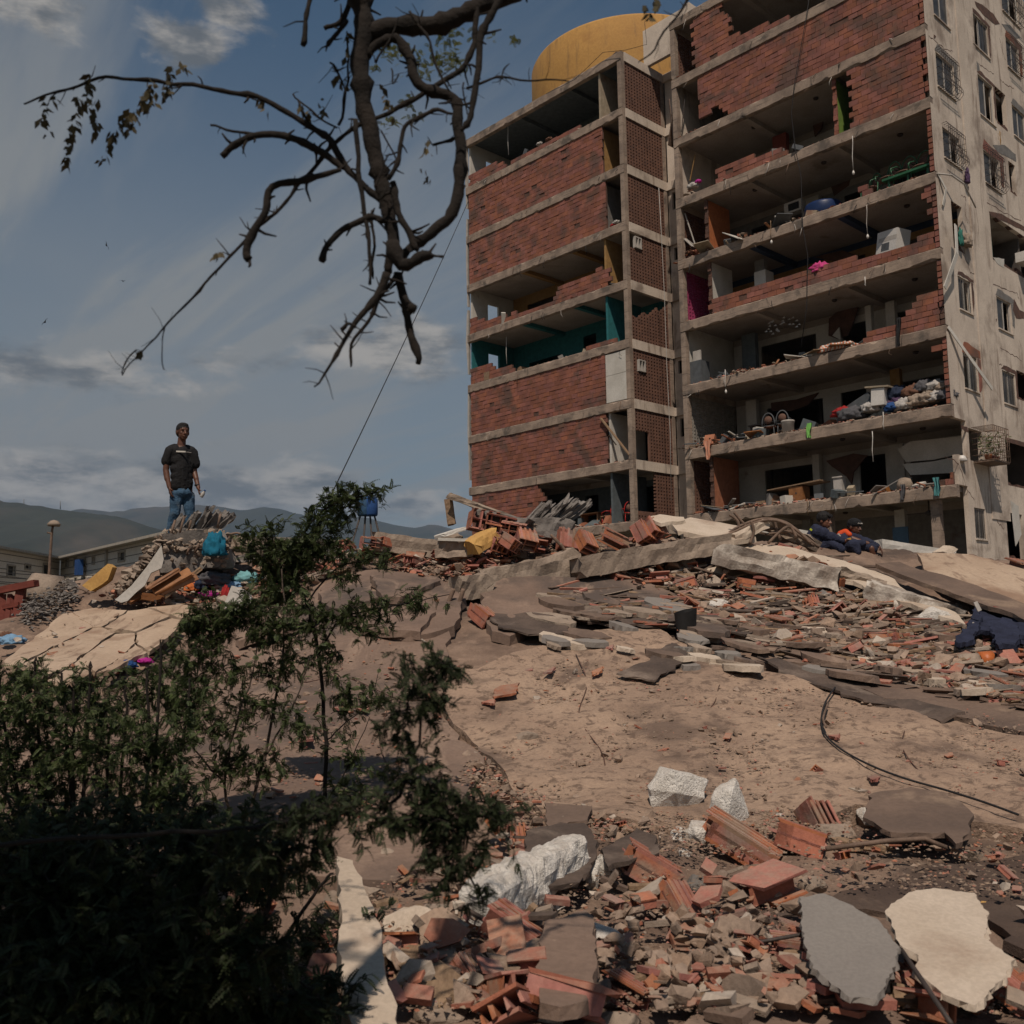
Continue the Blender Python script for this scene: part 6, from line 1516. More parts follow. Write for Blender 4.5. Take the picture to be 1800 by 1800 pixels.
FO = [(1470, 1480, 20, 12, 'white foam crumb beside the brown felt'), (985, 1600, 22, 16, 'white foam crumb below the end of the foam beam'), (1245, 1470, 20, 14, 'white foam crumb left of the three cornered piece'), (880, 1560, 24, 16, 'white foam crumb above the foam beam'), (1190, 1435, 84, 72, 'roundish white foam lump, the highest of the group'), (1282, 1470, 62, 76, 'three cornered white foam piece standing on its tip'), (1381, 1457, 46, 22, 'small flat white foam piece behind the clay row'), (1230, 1500, 44, 50, 'narrow white foam piece between the lumps'), (1130, 1508, 44, 32, 'white foam lump on the black felt'),
      (1202, 1482, 44, 26, 'dusty white foam lump under the roundish one'), (1204, 1511, 22, 16, 'smallest white foam crumb of the group'), (1545, 1450, 60, 30, 'white foam piece on the brown felt, left half'), (1568, 1462, 36, 30, 'white foam piece on the brown felt, right half'), (1068, 1553, 40, 44, 'white foam cube at the end of the foam beam'), (1040, 1562, 32, 46, 'white foam chip beside the foam beam'),
      (1064, 1680, 78, 46, 'curved white foam piece below the clay blocks'), (1640, 1105, 56, 30, 'white foam lump on the right slope below the red wall'), (1345, 1148, 30, 14, 'small white foam scrap left of the hollow clay block'), (1540, 1205, 18, 10, 'tiny white foam crumb on the sooty slab'), (1262, 1078, 40, 22, 'grey white lump under the painted beam')]
for i, (px, py, wp, hp, lab) in enumerate(FO):
    rock_at('foam_lump', px, py - hp * .46, wp * 1.25, hp * 1.5, m_foam, lab, 'foam', 400 + i, rot=random.Random(i).uniform(-.4, .4), thick=.7)
# the long white foam beam: rough, tapering
a = G(835, 1650) + Vector((0, 0, .12)); c_ = G(1015, 1560) + Vector((0, 0, .20))
b = MB(); vs = []; fs = []; N, K = 46, 22
ax = (c_ - a); L_ = ax.length; ax = ax / L_; sx = ax.cross(Vector((0, 0, 1))).normalized(); sz_ = sx.cross(ax)
for i in range(N + 1):
    t = i / N
    for j in range(K):
        an = 2 * math.pi * j / K; q = (abs(math.cos(an)) ** 4 + abs(math.sin(an)) ** 4) ** -.25
        rr_ = (.105 + .02 * math.sin(t * 5)) * q * (1 if .02 < t < .98 else .75) * (1 + .16 * noise.fractal(Vector((t * 14, math.cos(an) * 2, math.sin(an) * 2)), 1, 2, 4))
        vs.append(a + ax * (L_ * t + .03 * noise.noise(Vector((an, 3, t * 3)))) + (sx * math.cos(an) + sz_ * math.sin(an)) * rr_)
for i in range(N):
    for j in range(K): p = i * K + j; q = i * K + (j + 1) % K; fs.append((p, q, q + K, p + K))
fs += [tuple(range(K))[::-1], tuple(N * K + j for j in range(K))]
b.add(vs, fs); b.build('foam_beam', m_foam, None, 'long rough white foam beam slanting above the torn clay block', 'foam')
RK = [(728, 1632, 108, 84, 'large tan boulder of broken concrete among the leaves', m_pale), (920, 1306, 58, 44, 'rounded brown stone on the sandy slab', m_conc), (955, 1358, 40, 30, 'brown stone below the rounded one', m_conc), (1380, 1060, 60, 26, 'flat concrete block lying under the painted beam', m_pale), (1330, 1065, 90, 22, 'grey brown slab fragment under the painted beam', m_conc), (1450, 1052, 40, 30, 'angular grey stone in front of the painted beam', m_cgrey),
      (1255, 1010, 60, 26, 'pale broken block below the long beam', m_pale), (1300, 1005, 40, 30, 'upright slab fragment below the steel tangle', m_cgrey), (1385, 1122, 0, 0, '', None), (1690, 1070, 40, 26, 'grey stone beside the navy jacket', m_cgrey), (1665, 955, 60, 28, 'pale squared block on the crest at the right', m_pale), (1725, 1000, 0, 0, '', None), (1500, 1630, 0, 0, '', None),
      (1470, 1470, 90, 44, 'brown concrete wedge behind the clay shards', m_conc), (1690, 1456, 40, 26, 'grey flat stone right of the brown felt', m_cgrey), (1085, 1810, 120, 50, 'brown rock at the bottom edge', m_conc), (680, 1515, 90, 40, 'reddish brown stone at the slab lip', m_conc), (590, 1600, 60, 60, 'dark stone behind the pale slice', m_conc), (1590, 1075, 40, 24, 'round grey stone under the painted beam', m_cgrey), (1620, 1150, 60, 34, 'grey plaster chip on the right slope', m_plate), (655, 1585, 70, 50, 'brown chunk left of the tan boulder', m_conc), (560, 1640, 90, 70, 'dark brown slab chunk behind the shrub twigs', m_slabC), (770, 1790, 110, 60, 'brown chunk at the bottom edge left of the yellow shard', m_conc), (960, 1795, 80, 50, 'pale chunk at the bottom edge under the flat plate', m_pale), (1230, 1560, 60, 40, 'grey chunk left of the long ribbed row', m_cgrey), (1150, 1700, 70, 44, 'broad brown stone in the stone pile', m_conc), (1420, 1560, 70, 40, 'flat brown stone right of the glossy block', m_conc), (1700, 1505, 60, 30, 'flat dusty stone above the cream plate', m_conc)]
for i, (px, py, wp, hp, lab, mt) in enumerate(RK):
    if wp: rock_at('concrete_lump', px, py, wp, hp, mt, lab, 'rubble', 500 + i)
for i, (px, py, wp, hp, lab) in enumerate([(1435, 1100, 26, 16, 'yellow plaster chip below the tall yellow sided block'), (1515, 1105, 40, 12, 'pale yellow chip right of the hollow block'), (1150, 1005, 50, 14, 'yellow plaster piece under the long beam'), (963, 1320, 26, 24, 'yellow chip beside the rounded brown stone'), (890, 1745, 76, 34, 'yellow plaster shard below the torn clay block'), (1728, 1598, 22, 24, 'yellow chip above the cream plate'),
                                        (1445, 1155, 26, 10, 'small yellow chip on the sooty slab'), (1120, 1765, 60, 30, 'ochre plaster piece near the bottom edge'), (1715, 1265, 26, 18, 'yellow chip left of the red clay fragment'), (1120, 1565 + 24, 80, 12, 'yellow strip under the wide ribbed block')]):
    rock_at('plaster_chip', px, py, wp, hp, m_yel, lab, 'wall fragment', 600 + i, thick=.5)
# plates and shards: clay shards on the sandy slab
for i, (pp, lab) in enumerate([([(870, 1200), (912, 1196), (908, 1225), (868, 1228)], 'broad clay shard on the sandy slab'), ([(1040, 1178), (1060, 1168), (1056, 1182), (1042, 1190)], 'narrow clay shard above the felt triangle'), ([(955, 1182), (976, 1168), (970, 1184)], 'pointed clay shard left of the felt triangle'), ([(1064, 1135), (1078, 1130), (1076, 1142)], 'small clay shard near the boot like scrap'), ([(1455, 1290), (1475, 1288), (1474, 1300)], 'square clay chip on the sandy slab by the cable'),
                               ([(1524, 1362), (1538, 1358), (1548, 1368), (1534, 1374)], 'red clay chip low on the sandy slab'), ([(845, 1232), (870, 1226), (868, 1240)], 'small clay chip beside the broad shard'), ([(525, 1290), (550, 1286), (548, 1304), (528, 1306)], 'orange clay chip on the dusty slab'), ([(585, 1240), (612, 1238), (605, 1250)], 'thin clay shard on the dusty slab, left'), ([(628, 1242), (650, 1238), (645, 1252)], 'thin clay shard on the dusty slab, right'), ([(745, 1050), (775, 1045), (770, 1060)], 'orange clay shard left of the steel bars')]):
    sheet('clay_shard', pp, m_brickr, lab, 'clay shard', .02, .15, .05, .008, 700 + i, .003, flatten=.8, tilt=(.1, -.15))
sheet('felt_triangle', [(1088, 1185), (1140, 1160), (1180, 1128), (1200, 1140), (1212, 1160), (1175, 1178), (1150, 1195)], m_roof, 'dark felt triangle below the boot like scrap', 'roofing felt', .02, .15, .07, .02, 45, .015, curl=.02)
p = G(1207, 1128) + Vector((0, 0, .15))
b = MB(); vs = []; fs = []; N = 20
for j in range(7):
    t = j / 6; 
    for i in range(N):
        a_ = 2 * math.pi * i / N; r0 = .12 * (1 - .15 * t) * (1 + .12 * math.sin(a_ * 2 + 1)); vs.append(p + Vector((r0 * math.cos(a_), r0 * .8 * math.sin(a_), .2 - .24 * t + .03 * math.sin(a_ + 1))))
for j in range(6):
    for i in range(N): a_ = j * N + i; c2 = j * N + (i + 1) % N; fs.append((a_, c2, c2 + N, a_ + N))
n_v = len(vs); vs += [Vector(v) * 1 + (p - Vector(v)).normalized() * .012 for v in vs]; fs += [tuple(reversed([q + n_v for q in f])) for f in fs]
b.add(vs, fs, 0, True); b.build('rubber_sleeve', m_rubber, None, 'dark boot like rubber sleeve standing at the top of the sandy slab', 'rubber sleeve')
# navy work jacket slung over the slab
def jacket():
    c_ = G(1740, 1090); rt = empty('work_jacket', c_, 'navy work jacket with grey reflective bands slung over the slab end', 'jacket')
    for nm, pp, lf in (('body', [(1713, 1062), (1742, 1048), (1768, 1053), (1774, 1076), (1800, 1098), (1806, 1118), (1782, 1134), (1754, 1137), (1742, 1112), (1722, 1108)], .26), ('sleeve', [(1716, 1066), (1726, 1080), (1722, 1106), (1706, 1120), (1690, 1128), (1674, 1121), (1700, 1100), (1706, 1082)], .30), ('hem', [(1740, 1100), (1776, 1092), (1804, 1112), (1780, 1132), (1756, 1139)], .31)):
        sheet(nm, pp, m_navy, None, None, .05, lf, .05, .02, 60, .055, parent=rt, grid=.035)
    for (x0, y0, x1, y1) in [(1714, 1058, 1722, 1074), (1708, 1096, 1722, 1106)]:
        b = MB(); q0 = P(x0, y0, G(1738, 1088, .3).y - .25); q1 = P(x1, y1, G(1738, 1088, .3).y - .27); b.bar(q0, q1, .045, .02, up=(0, -1, 0)); b.build('reflective_band', m_alu, rt)
    b = MB(); q0 = P(1746, 1068, G(1752, 1070, .3).y - .05); q1 = P(1764, 1071, G(1752, 1070, .3).y - .05); b.bar(q0, q1, .03, .02, up=(0, -1, 0)); b.build('red_badge', m_cl['red'], rt)
jacket()
# pipes, rods, cable
b = MB(); a = G(1686, 1182) + Vector((0, 0, .1)); c_ = G(1742, 1180) + Vector((0, -.05, .12)); q = a.lerp(c_, .58); b.tube([a, q], .085, 14); b.build('drain_pipe', m_conc, None, 'brown pipe length joined to the orange one', 'pipe')
b = MB(); b.tube([q + (c_ - a) * .05, c_], .092, 16); b.build('drain_pipe', flat('orange_pvc', (.55, .16, .05), rough=.4), None, 'bright orange pipe end on the right slope', 'pipe')
def gline(pp, lift=.13): return sm([G(x, y, lift) for x, y in pp], 4)
b = MB(); b.tube(gline([(1468, 1208), (1452, 1232), (1444, 1262), (1450, 1290), (1480, 1318), (1530, 1345), (1590, 1368), (1660, 1388), (1730, 1410), (1790, 1432)], .14), .008, 5); b.build('cable', m_black, None, 'thin black cable curling down over the sandy slab', 'cable')
b = MB(); b.tube(gline([(1456, 1235), (1447, 1262), (1452, 1278)], .17), .01, 5); b.build('cable', m_rebar, None, 'short brown cable doubled beside the black one', 'cable')
b = MB(); b.tube([G(1452, 1492, .16), G(1560, 1478, .2), G(1625, 1474, .19), G(1664, 1490, .15)], .014, 6); b.build('steel_bar', m_rebar, None, 'rusty bar bent over the felt at the lower right', 'steel bar')
b = MB(); b.tube([G(1578, 1660, .22), G(1620, 1722, .25), G(1672, 1800, .22)], .010, 6); b.build('steel_bar', m_metal, None, 'thin dark rod running down below the cream plate', 'steel bar')
b = MB(); b.tube([G(1275, 1662, .15), G(1340, 1655, .14), G(1412, 1642, .2)], .008, 6); b.build('steel_bar', m_metal, None, 'thin dark rod pointing at the grey plate', 'steel bar')
for i, (x0, y0, x1, y1, w_, lab) in enumerate([(1385, 1712, 1490, 1750, .13, 'dark weathered timber below the thin clay slab'), (1480, 1745, 1560, 1800, .13, 'dark weathered timber running out of the bottom edge'), (700, 1720, 800, 1800, .16, 'dark timber under the leaves at the bottom'), (1560, 1515, 1470, 1500, .06, 'small wooden offcut right of the split block')]):
    beam('timber', G(x0, y0) + Vector((0, 0, .07)), G(x1, y1) + Vector((0, 0, .06)), w_, w_ * .7, m_wood, lab, 'timber', n=12, amp=.02, seed=60 + i)

LM = [(345, 960, 'torn column top'), (245, 1010, 'white wall slab'), (300, 1020, 'broken cupboard heap'), (370, 1025, 'clothes heap'), (430, 1020, 'aqua quilt'), (420, 1055, 'white wall fragment'), (100, 1150, 'lower tile row'), (230, 1165, 'pink magenta cloth'), (650, 950, 'broken hollow slab'), (800, 960, 'squared concrete block'), (850, 955, 'yellow block'), (921, 959, 'yellow chip on the crest'), (962, 905, 'ribbed column top'),
      (790, 1090, 'two bare steel bars'), (930, 1000, 'bent beam'), (1060, 965, 'stacked ribbed tiles'), (1140, 980, 'long sunlit beam'), (1230, 925, 'beige crest plate'), (1350, 930, 'steel tangle'), (1380, 1000, 'left painted beam'), (1610, 1060, 'right painted beam'), (1740, 1090, 'navy jacket'), (1640, 1105, 'white foam by the red wall'), (1368, 1112, 'pale topped hollow block'), (1428, 1078, 'tall yellow sided block'),
      (1573, 1145, 'lone yellow sided block'), (1715, 1182, 'orange pipe'), (1762, 1225, 'red block at the right edge'), (1500, 1215, 'black felt strip'), (1450, 1260, 'top of the black cable'), (1640, 1385, 'lower end of the cable'), (1207, 1128, 'rubber sleeve'), (1150, 1165, 'felt triangle'), (890, 1210, 'broad clay shard'), (920, 1306, 'rounded brown stone'), (1000, 1435, 'three cornered felt'), (980, 1500, 'black folded felt'),
      (1190, 1435, 'roundish foam lump'), (1282, 1470, 'three cornered foam'), (1130, 1508, 'foam lump on felt'), (1550, 1455, 'paired foam pieces'), (1620, 1425, 'brown felt sheet'), (930, 1600, 'long foam beam'), (1140, 1560, 'wide ribbed block'), (1298, 1508, 'long ribbed row'), (1400, 1500, 'split clay block'), (1195, 1622, 'glossy red block'), (895, 1672, 'torn clay block'), (1000, 1690, 'flat brown plate'), (1064, 1680, 'curved foam piece'),
      (1490, 1660, 'smooth grey plate'), (1660, 1650, 'cream stucco plate'), (1398, 1676, 'rounded clay block'), (1760, 1760, 'corner clay block'), (1590, 1770, 'dark timbers'), (890, 1745, 'yellow plaster shard'), (728, 1632, 'tan boulder'), (640, 1680, 'pale concrete slice'), (440, 1640, 'blocks behind the shrub'), (1120, 1765, 'ochre plaster piece'), (1260, 1720, 'stone pile at the bottom'), (600, 1240, 'thin shards on the dusty slab'), (700, 1320, 'middle of the dusty slab'), (1250, 1040, 'shade under the beams'), (1100, 1260, 'middle of the sandy slab'), (1350, 1330, 'right half of the sandy slab')]
def proj(q):
    v = q - Vector((0, 0, EYE)); d = v.dot(CF); x = FPX * v.dot(CR) / d; y = -FPX * v.dot(CU) / d
    return 900 + x * cr - y * sr, 900 + x * sr + y * cr
def spot(q):
    x, y = proj(q); l_ = min(LM, key=lambda l: (l[0] - x) ** 2 + 2.2 * (l[1] - y) ** 2); dx, dy = x - l_[0], y - l_[1]
    dd = math.hypot(dx, dy)
    w_ = ('right of' if dx > 0 else 'left of') if abs(dx) > 1.5 * abs(dy) else ('below' if dy > 0 else 'above')
    return ('close ' if dd < 28 and w_ in ('below', 'above') else 'just ' if dd < 28 else '') + w_ + ' the ' + l_[2]
# flat layered slab scraps bedded in the right slope
rp = random.Random(31)
for i in range(64):
    x = rp.uniform(960, 1800); y = 1082 + (x - 1000) * .10 + rp.uniform(-44, 62); w_ = rp.uniform(28, 110); h_ = w_ * rp.uniform(.10, .24); n = 7
    pts = [(x + w_ / 2 * math.cos(a) * rp.uniform(.75, 1.1), y + w_ * .08 * math.cos(a) + h_ / 2 * math.sin(a) * rp.uniform(.75, 1.1)) for a in [2 * math.pi * j / n for j in range(n)]]
    mt, wd = [(m_conc, 'brown concrete'), (m_pale, 'beige concrete'), (m_slabC, 'sooty concrete'), (m_plate, 'grey plaster'), (m_slabB, 'dusty concrete')][i % 5]
    sheet('slab_scrap', pts, mt, 'flat ' + wd + ' scrap ' + spot(G(x, y)), 'slab scrap', rp.uniform(.03, .08), rp.uniform(.12, .2), .1, .02, 900 + i, .006, tilt=(rp.uniform(-.12, .05), rp.uniform(-.25, .1)), flatten=.8, group='flat ' + wd + ' scraps on the right slope')

# --- scattered rubble
def zone_pts(poly, n, r_, ypow=1.0):
    x0 = min(p[0] for p in poly); x1 = max(p[0] for p in poly); y0 = min(p[1] for p in poly); y1 = max(p[1] for p in poly); out = []
    while len(out) < n:
        x = r_.uniform(x0, x1); y = r_.uniform(y0, y1)
        if inpoly(np.array([x]), np.array([y]), poly)[0]: out.append((x, y))
    return out
def mesh_proto(name, vs, fs, mat):
    me = bpy.data.meshes.new(name); me.from_pydata([tuple(v) for v in vs], [], fs); me.materials.append(mat); me.update(); return me
def shard(seed, nx=5, th=.12):
    """flat broken clay shard with ribs"""
    r_ = random.Random(seed); n = r_.randint(4, 6); pts = []
    for i in range(n):
        a = 2 * math.pi * (i + r_.uniform(-.3, .3)) / n; pts.append((math.cos(a) * r_.uniform(.35, .55), math.sin(a) * r_.uniform(.25, .42)))
    vs = [(x, y, th / 2 + r_.uniform(-.03, .03)) for x, y in pts] + [(x * .96, y * .96, -th / 2) for x, y in pts]
    fs = [tuple(range(n)), tuple(range(n, 2 * n))[::-1]] + [(i, i + n, (i + 1) % n + n, (i + 1) % n) for i in range(n)]
    return vs, fs
def ribshard(seed):
    """piece of a hollow block: two skins joined by webs"""
    r_ = random.Random(seed); mb = MB(); L = r_.uniform(.7, 1.0); w_ = r_.uniform(.5, .8); h_ = r_.uniform(.25, .45)
    mb.box((0, 0, h_ / 2), (L, w_, .06)); 
    if r_.random() < .7: mb.box((r_.uniform(-.1, .1), r_.uniform(-.05, .05), -h_ / 2), (L * r_.uniform(.6, .95), w_ * r_.uniform(.6, .9), .06))
    for i in range(r_.randint(2, 4)): y = -w_ / 2 + .05 + (w_ - .1) * i / 3; mb.box((r_.uniform(-.1, .1), y, 0), (L * r_.uniform(.6, .98), .055, h_ - .062))
    vs = [(v[0] + r_.uniform(-.03, .03) + (.12 * r_.random() if v[0] > .3 else 0), v[1] + r_.uniform(-.02, .02), v[2] + r_.uniform(-.02, .02)) for v in mb.v]
    return vs, mb.f
SH = [shard(i) for i in range(12)]; RSH = [ribshard(i) for i in range(8)]; RKS = [hull_rock(i + 40, 11, .6) for i in range(14)]
m_grav = M('brown_chips', (.30, .215, .16), (.195, .14, .105), 5, .93, .5, 40, rnd=.22, dust=.4); m_palechip = M('pale_chips', (.42, .36, .30), (.33, .27, .22), 5, .9, .3, 40, rnd=.15)
Z_CREST = [(760, 1000), (1000, 960), (1260, 960), (1430, 985), (1500, 1010), (1480, 1060), (1300, 1075), (1120, 1050), (960, 990), (800, 1010)]
Z_RIGHT = [(1180, 1060), (1480, 1050), (1600, 1090), (1830, 1110), (1830, 1270), (1640, 1230), (1420, 1165), (1250, 1110)]
Z_LOW = [(880, 1480), (1060, 1540), (1240, 1560), (1400, 1600), (1560, 1740), (1830, 1720), (1830, 1830), (560, 1830), (560, 1640), (700, 1560), (840, 1560)]
Z_LOWR = [(1290, 1470), (1500, 1480), (1830, 1490), (1830, 1620), (1560, 1600), (1300, 1590)]
Z_STONE = [(1040, 1640), (1230, 1640), (1360, 1690), (1350, 1760), (1180, 1790), (1020, 1800), (1040, 1720)]
Z_LEFT = [(180, 1050), (300, 1050), (470, 1010), (620, 980), (700, 990), (560, 1030), (470, 1070), (400, 1090), (300, 1075), (200, 1075)]
Z_TFOOT = [(60, 1190), (200, 1160), (260, 1150), (270, 1180), (160, 1215), (60, 1210)]
Z_SLAB = [(800, 1180), (1260, 1170), (1800, 1290), (1800, 1420), (1000, 1440), (860, 1340)]
Z_SLABB = [(400, 1110), (700, 1060), (780, 1180), (800, 1400), (700, 1520), (480, 1450)]
Z_EDGE = [(830, 1330), (900, 1390), (1000, 1440), (1240, 1460), (1500, 1430), (1500, 1480), (1240, 1540), (900, 1480), (800, 1400)]
Z_LEFTBEAM = [(640, 975), (780, 985), (860, 985), (900, 960), (940, 960), (900, 1010), (860, 1030), (740, 1040)]
sc_items = {'clay': [], 'stone': [], 'pale': []}
rs = random.Random(99)
KEEP = [(a, b_, c_, d_) for a, b_, c_, d_, *_ in FO] + [(a, b_, c_, d_) for a, b_, c_, d_, *_ in RK] + [(a, b_, c_, c_ * .6) for a, b_, c_, *_ in NB] + [(925, 1600, 190, 70), (998, 1690, 90, 130), (1490, 1660, 130, 110), (1665, 1655, 190, 120), (1740, 1090, 110, 80), (1615, 1425, 160, 70), (650, 1650, 80, 160), (1715, 1182, 60, 30)]
def sprinkle(poly, n, smin, smax, mixw, liftmax=.1, pw=2.6):
    for (x, y) in zone_pts(poly, n, rs):
        g_ = G(x, y); s_ = smin + (smax - smin) * rs.random() ** pw
        if s_ * FPX / g_.y > 9 and any(abs(x - k_[0]) < k_[2] * .5 and abs(y - k_[1]) < k_[3] * .75 for k_ in KEEP): continue
        kd = rs.choices(('clay', 'stone', 'pale'), mixw)[0]
        q = Vector((g_.x + rs.uniform(-.05, .05), g_.y + rs.uniform(-.05, .05), 0)); q.z = h1(q.x, q.y) + .09 + rs.uniform(0, liftmax)
        R = Matrix.Rotation(rs.uniform(0, 6.28), 3, 'Z') @ Matrix.Rotation(rs.gauss(0, .38), 3, 'X') @ Matrix.Rotation(rs.gauss(0, .38), 3, 'Y')
        if kd == 'clay': shp = ('S', rs.randrange(12)) if rs.random() < .62 else ('R', rs.randrange(8))
        else: shp = ('K', rs.randrange(14)) if rs.random() < .8 else ('S', rs.randrange(12))
        sc_items[kd].append((s_ * FPX / g_.y if x < 1815 else 1, shp, q, R, s_))
sprinkle(Z_CREST, 520, .04, .34, (4, 5, 1.4), .12, 2.8)
sprinkle(Z_RIGHT, 1300, .03, .30, (3.2, 6, 1.6), .08, 3.2)
sprinkle(Z_LEFTBEAM, 300, .05, .28, (6, 3, 1), .12)
sprinkle([(1830, 1110), (2250, 1110), (2260, 1280), (1830, 1260)], 260, .03, .25, (3, 6, 1.5), .06, 3)
sprinkle([(1830, 1480), (2260, 1480), (2260, 1820), (1830, 1820)], 260, .03, .2, (4, 5, .8), .06, 2.5)
sprinkle(Z_LOW, 1000, .02, .20, (4.2, 5, .8), .06, 2.4)
sprinkle(Z_LOW, 90, .12, .30, (6, 3.5, .8), .06, 1.6)
sprinkle(Z_LOWR, 170, .02, .11, (6, 4, .6), .03, 2.5)
sprinkle(Z_STONE, 300, .04, .115, (.8, 9, .5), .09, 1.2)
sprinkle(Z_LEFT, 340, .05, .26, (4, 4, 3), .12)
sprinkle(Z_TFOOT, 170, .04, .22, (4, 3, 3), .06)
sprinkle([(30, 1150), (120, 1085), (310, 1080), (290, 1110), (150, 1190), (40, 1180)], 90, .02, .12, (3, 3, 4), .16, 2.5)
sprinkle(Z_SLAB, 420, .012, .13, (3, 6, .8), .02, 4)
sprinkle(Z_SLABB, 240, .015, .14, (5, 4, .5), .02, 3)
sprinkle(Z_EDGE, 330, .02, .12, (2.5, 6, 1), .04, 2.6)
SHP = {'S': SH, 'R': RSH, 'K': RKS}; PRO = {}
KM = {'clay': m_brickr, 'stone': m_grav, 'pale': m_palechip}
for kd, lst in sc_items.items():
    lst.sort(key=lambda t: -t[0])
    nm = {'clay': 'clay_fragment', 'stone': 'concrete_fragment', 'pale': 'plaster_fragment'}[kd]
    for (a_, shp, q, R, s_) in lst[:290]:
        key = (kd, shp)
        if key not in PRO: vs, fs = SHP[shp[0]][shp[1]]; PRO[key] = mesh_proto(nm, vs, fs, KM[kd])
        o = bpy.data.objects.new(nm, PRO[key]); COL.objects.link(o)
        o.matrix_world = Matrix.Translation(q) @ R.to_4x4() @ Matrix.Diagonal((s_, s_, s_ * (1 if shp[0] != 'S' else .8), 1))
        sz_w = 'large' if a_ > 38 else 'middling' if a_ > 24 else 'small'; cw = {'clay': 'red clay', 'stone': 'brown concrete', 'pale': 'pale plaster'}[kd]
        tag(o, sz_w + ' ' + cw + ' ' + {'S': 'shard', 'R': 'hollow block piece', 'K': 'lump'}[shp[0]] + ' ' + spot(q), 'rubble', 'loose ' + cw + ' pieces on the mound')
    mb = MB()
    for (a_, shp, q, R, s_) in lst[290:]:
        vs, fs = SHP[shp[0]][shp[1]]; mb.add([q + R @ (Vector(v) * s_) for v in vs], fs)
    if mb.v: mb.build(nm + 's', KM[kd], None, 'small ' + {'clay': 'red clay', 'stone': 'brown concrete', 'pale': 'pale plaster'}[kd] + ' pieces strewn over the mound', 'rubble', None, 'stuff')
m_grit = M('brown_grit', (.27, .195, .14), (.19, .135, .10), 5, .95, .3, 40, rnd=.25)
# long splinters and laths: the layered litter of the right slope and crest
sm_ = [m_wood, m_brickr, m_roof, m_conc, m_slabC, m_palechip]; spn = MB()
for poly, n in ((Z_RIGHT, 520), (Z_CREST, 170), ([(960, 1050), (1200, 1060), (1420, 1110), (1800, 1200), (1820, 1275), (1500, 1215), (1200, 1130), (960, 1090)], 520), (Z_LEFT, 130), (Z_LOW, 80)):
    for (x, y) in zone_pts(poly, n, rs):
        a = G(x, y); ln = rs.uniform(.08, .5) ** 1.2 * (1.3 if poly is not Z_LOW else .5); dx = math.cos(rs.gauss(0, .45)); dy = rs.gauss(0, .4); q = Vector((a.x + dx * ln, a.y + dy * ln, 0)); q.z = h1(q.x, q.y) + rs.uniform(.09, .17)
        spn.bar(a + Vector((0, 0, rs.uniform(.08, .16))), q, rs.uniform(.015, .09), rs.uniform(.008, .035), up=(rs.gauss(0, .3), rs.gauss(0, .3), 1), mi=rs.choices(range(6), (3, 3.5, 3, 3.5, 2, 1))[0])
spn.build('splinters', sm_, None, 'splinters, laths and felt strips littering the slope and the crest', 'splinters', None, 'stuff')
# fine grit and dust crumbs everywhere (one joined object)
rg_ = np.random.RandomState(5)
def grit(polys, n, smin, smax, mat, name, lab, dens=1.0):
    base = np.array([(1, 0, 0), (-.5, .8, 0), (-.5, -.8, 0), (0, 0, .8), (0, 0, -.3)], float)
    tri = np.array([(0, 1, 3), (1, 2, 3), (2, 0, 3), (1, 0, 4), (2, 1, 4), (0, 2, 4)])
    V_ = []; 
    for poly, k_ in polys:
        for (x, y) in zone_pts(poly, int(n * k_), rs):
            g_ = G(x, y); s_ = smin + (smax - smin) * rg_.rand() ** 3; s_ *= (.35 + g_.y / 14)
            a = rg_.rand() * 6.28; c_, s__ = math.cos(a), math.sin(a)
            v = base * s_ * (.5 + .9 * rg_.rand(5, 1)) * np.array([1, 1, .6]); v = np.stack([v[:, 0] * c_ - v[:, 1] * s__, v[:, 0] * s__ + v[:, 1] * c_, v[:, 2]], 1)
            V_.append(v + np.array([g_.x, g_.y, g_.z + .095]))
    n_ = len(V_); V = np.concatenate(V_); F = (tri[None] + (np.arange(n_) * 5)[:, None, None]).reshape(-1, 3)
    o = obj(name, big_mesh(name, V, F, mat, False)); tag(o, lab, 'grit', None, 'stuff')
ALLZ = [(Z_CREST, .8), (Z_RIGHT, 1.6), (Z_LOW, 1.6), (Z_LOWR, .35), (Z_SLAB, 1.3), (Z_SLABB, .5), (Z_EDGE, 1.2), (Z_LEFT, .6), (Z_LEFTBEAM, .5)]
grit(ALLZ, 3600, .005, .030, m_grit, 'grit', 'brown grit and mortar crumbs strewn over the whole mound')
grit(ALLZ, 900, .006, .028, m_brickr, 'clay_grit', 'red clay crumbs strewn over the whole mound')

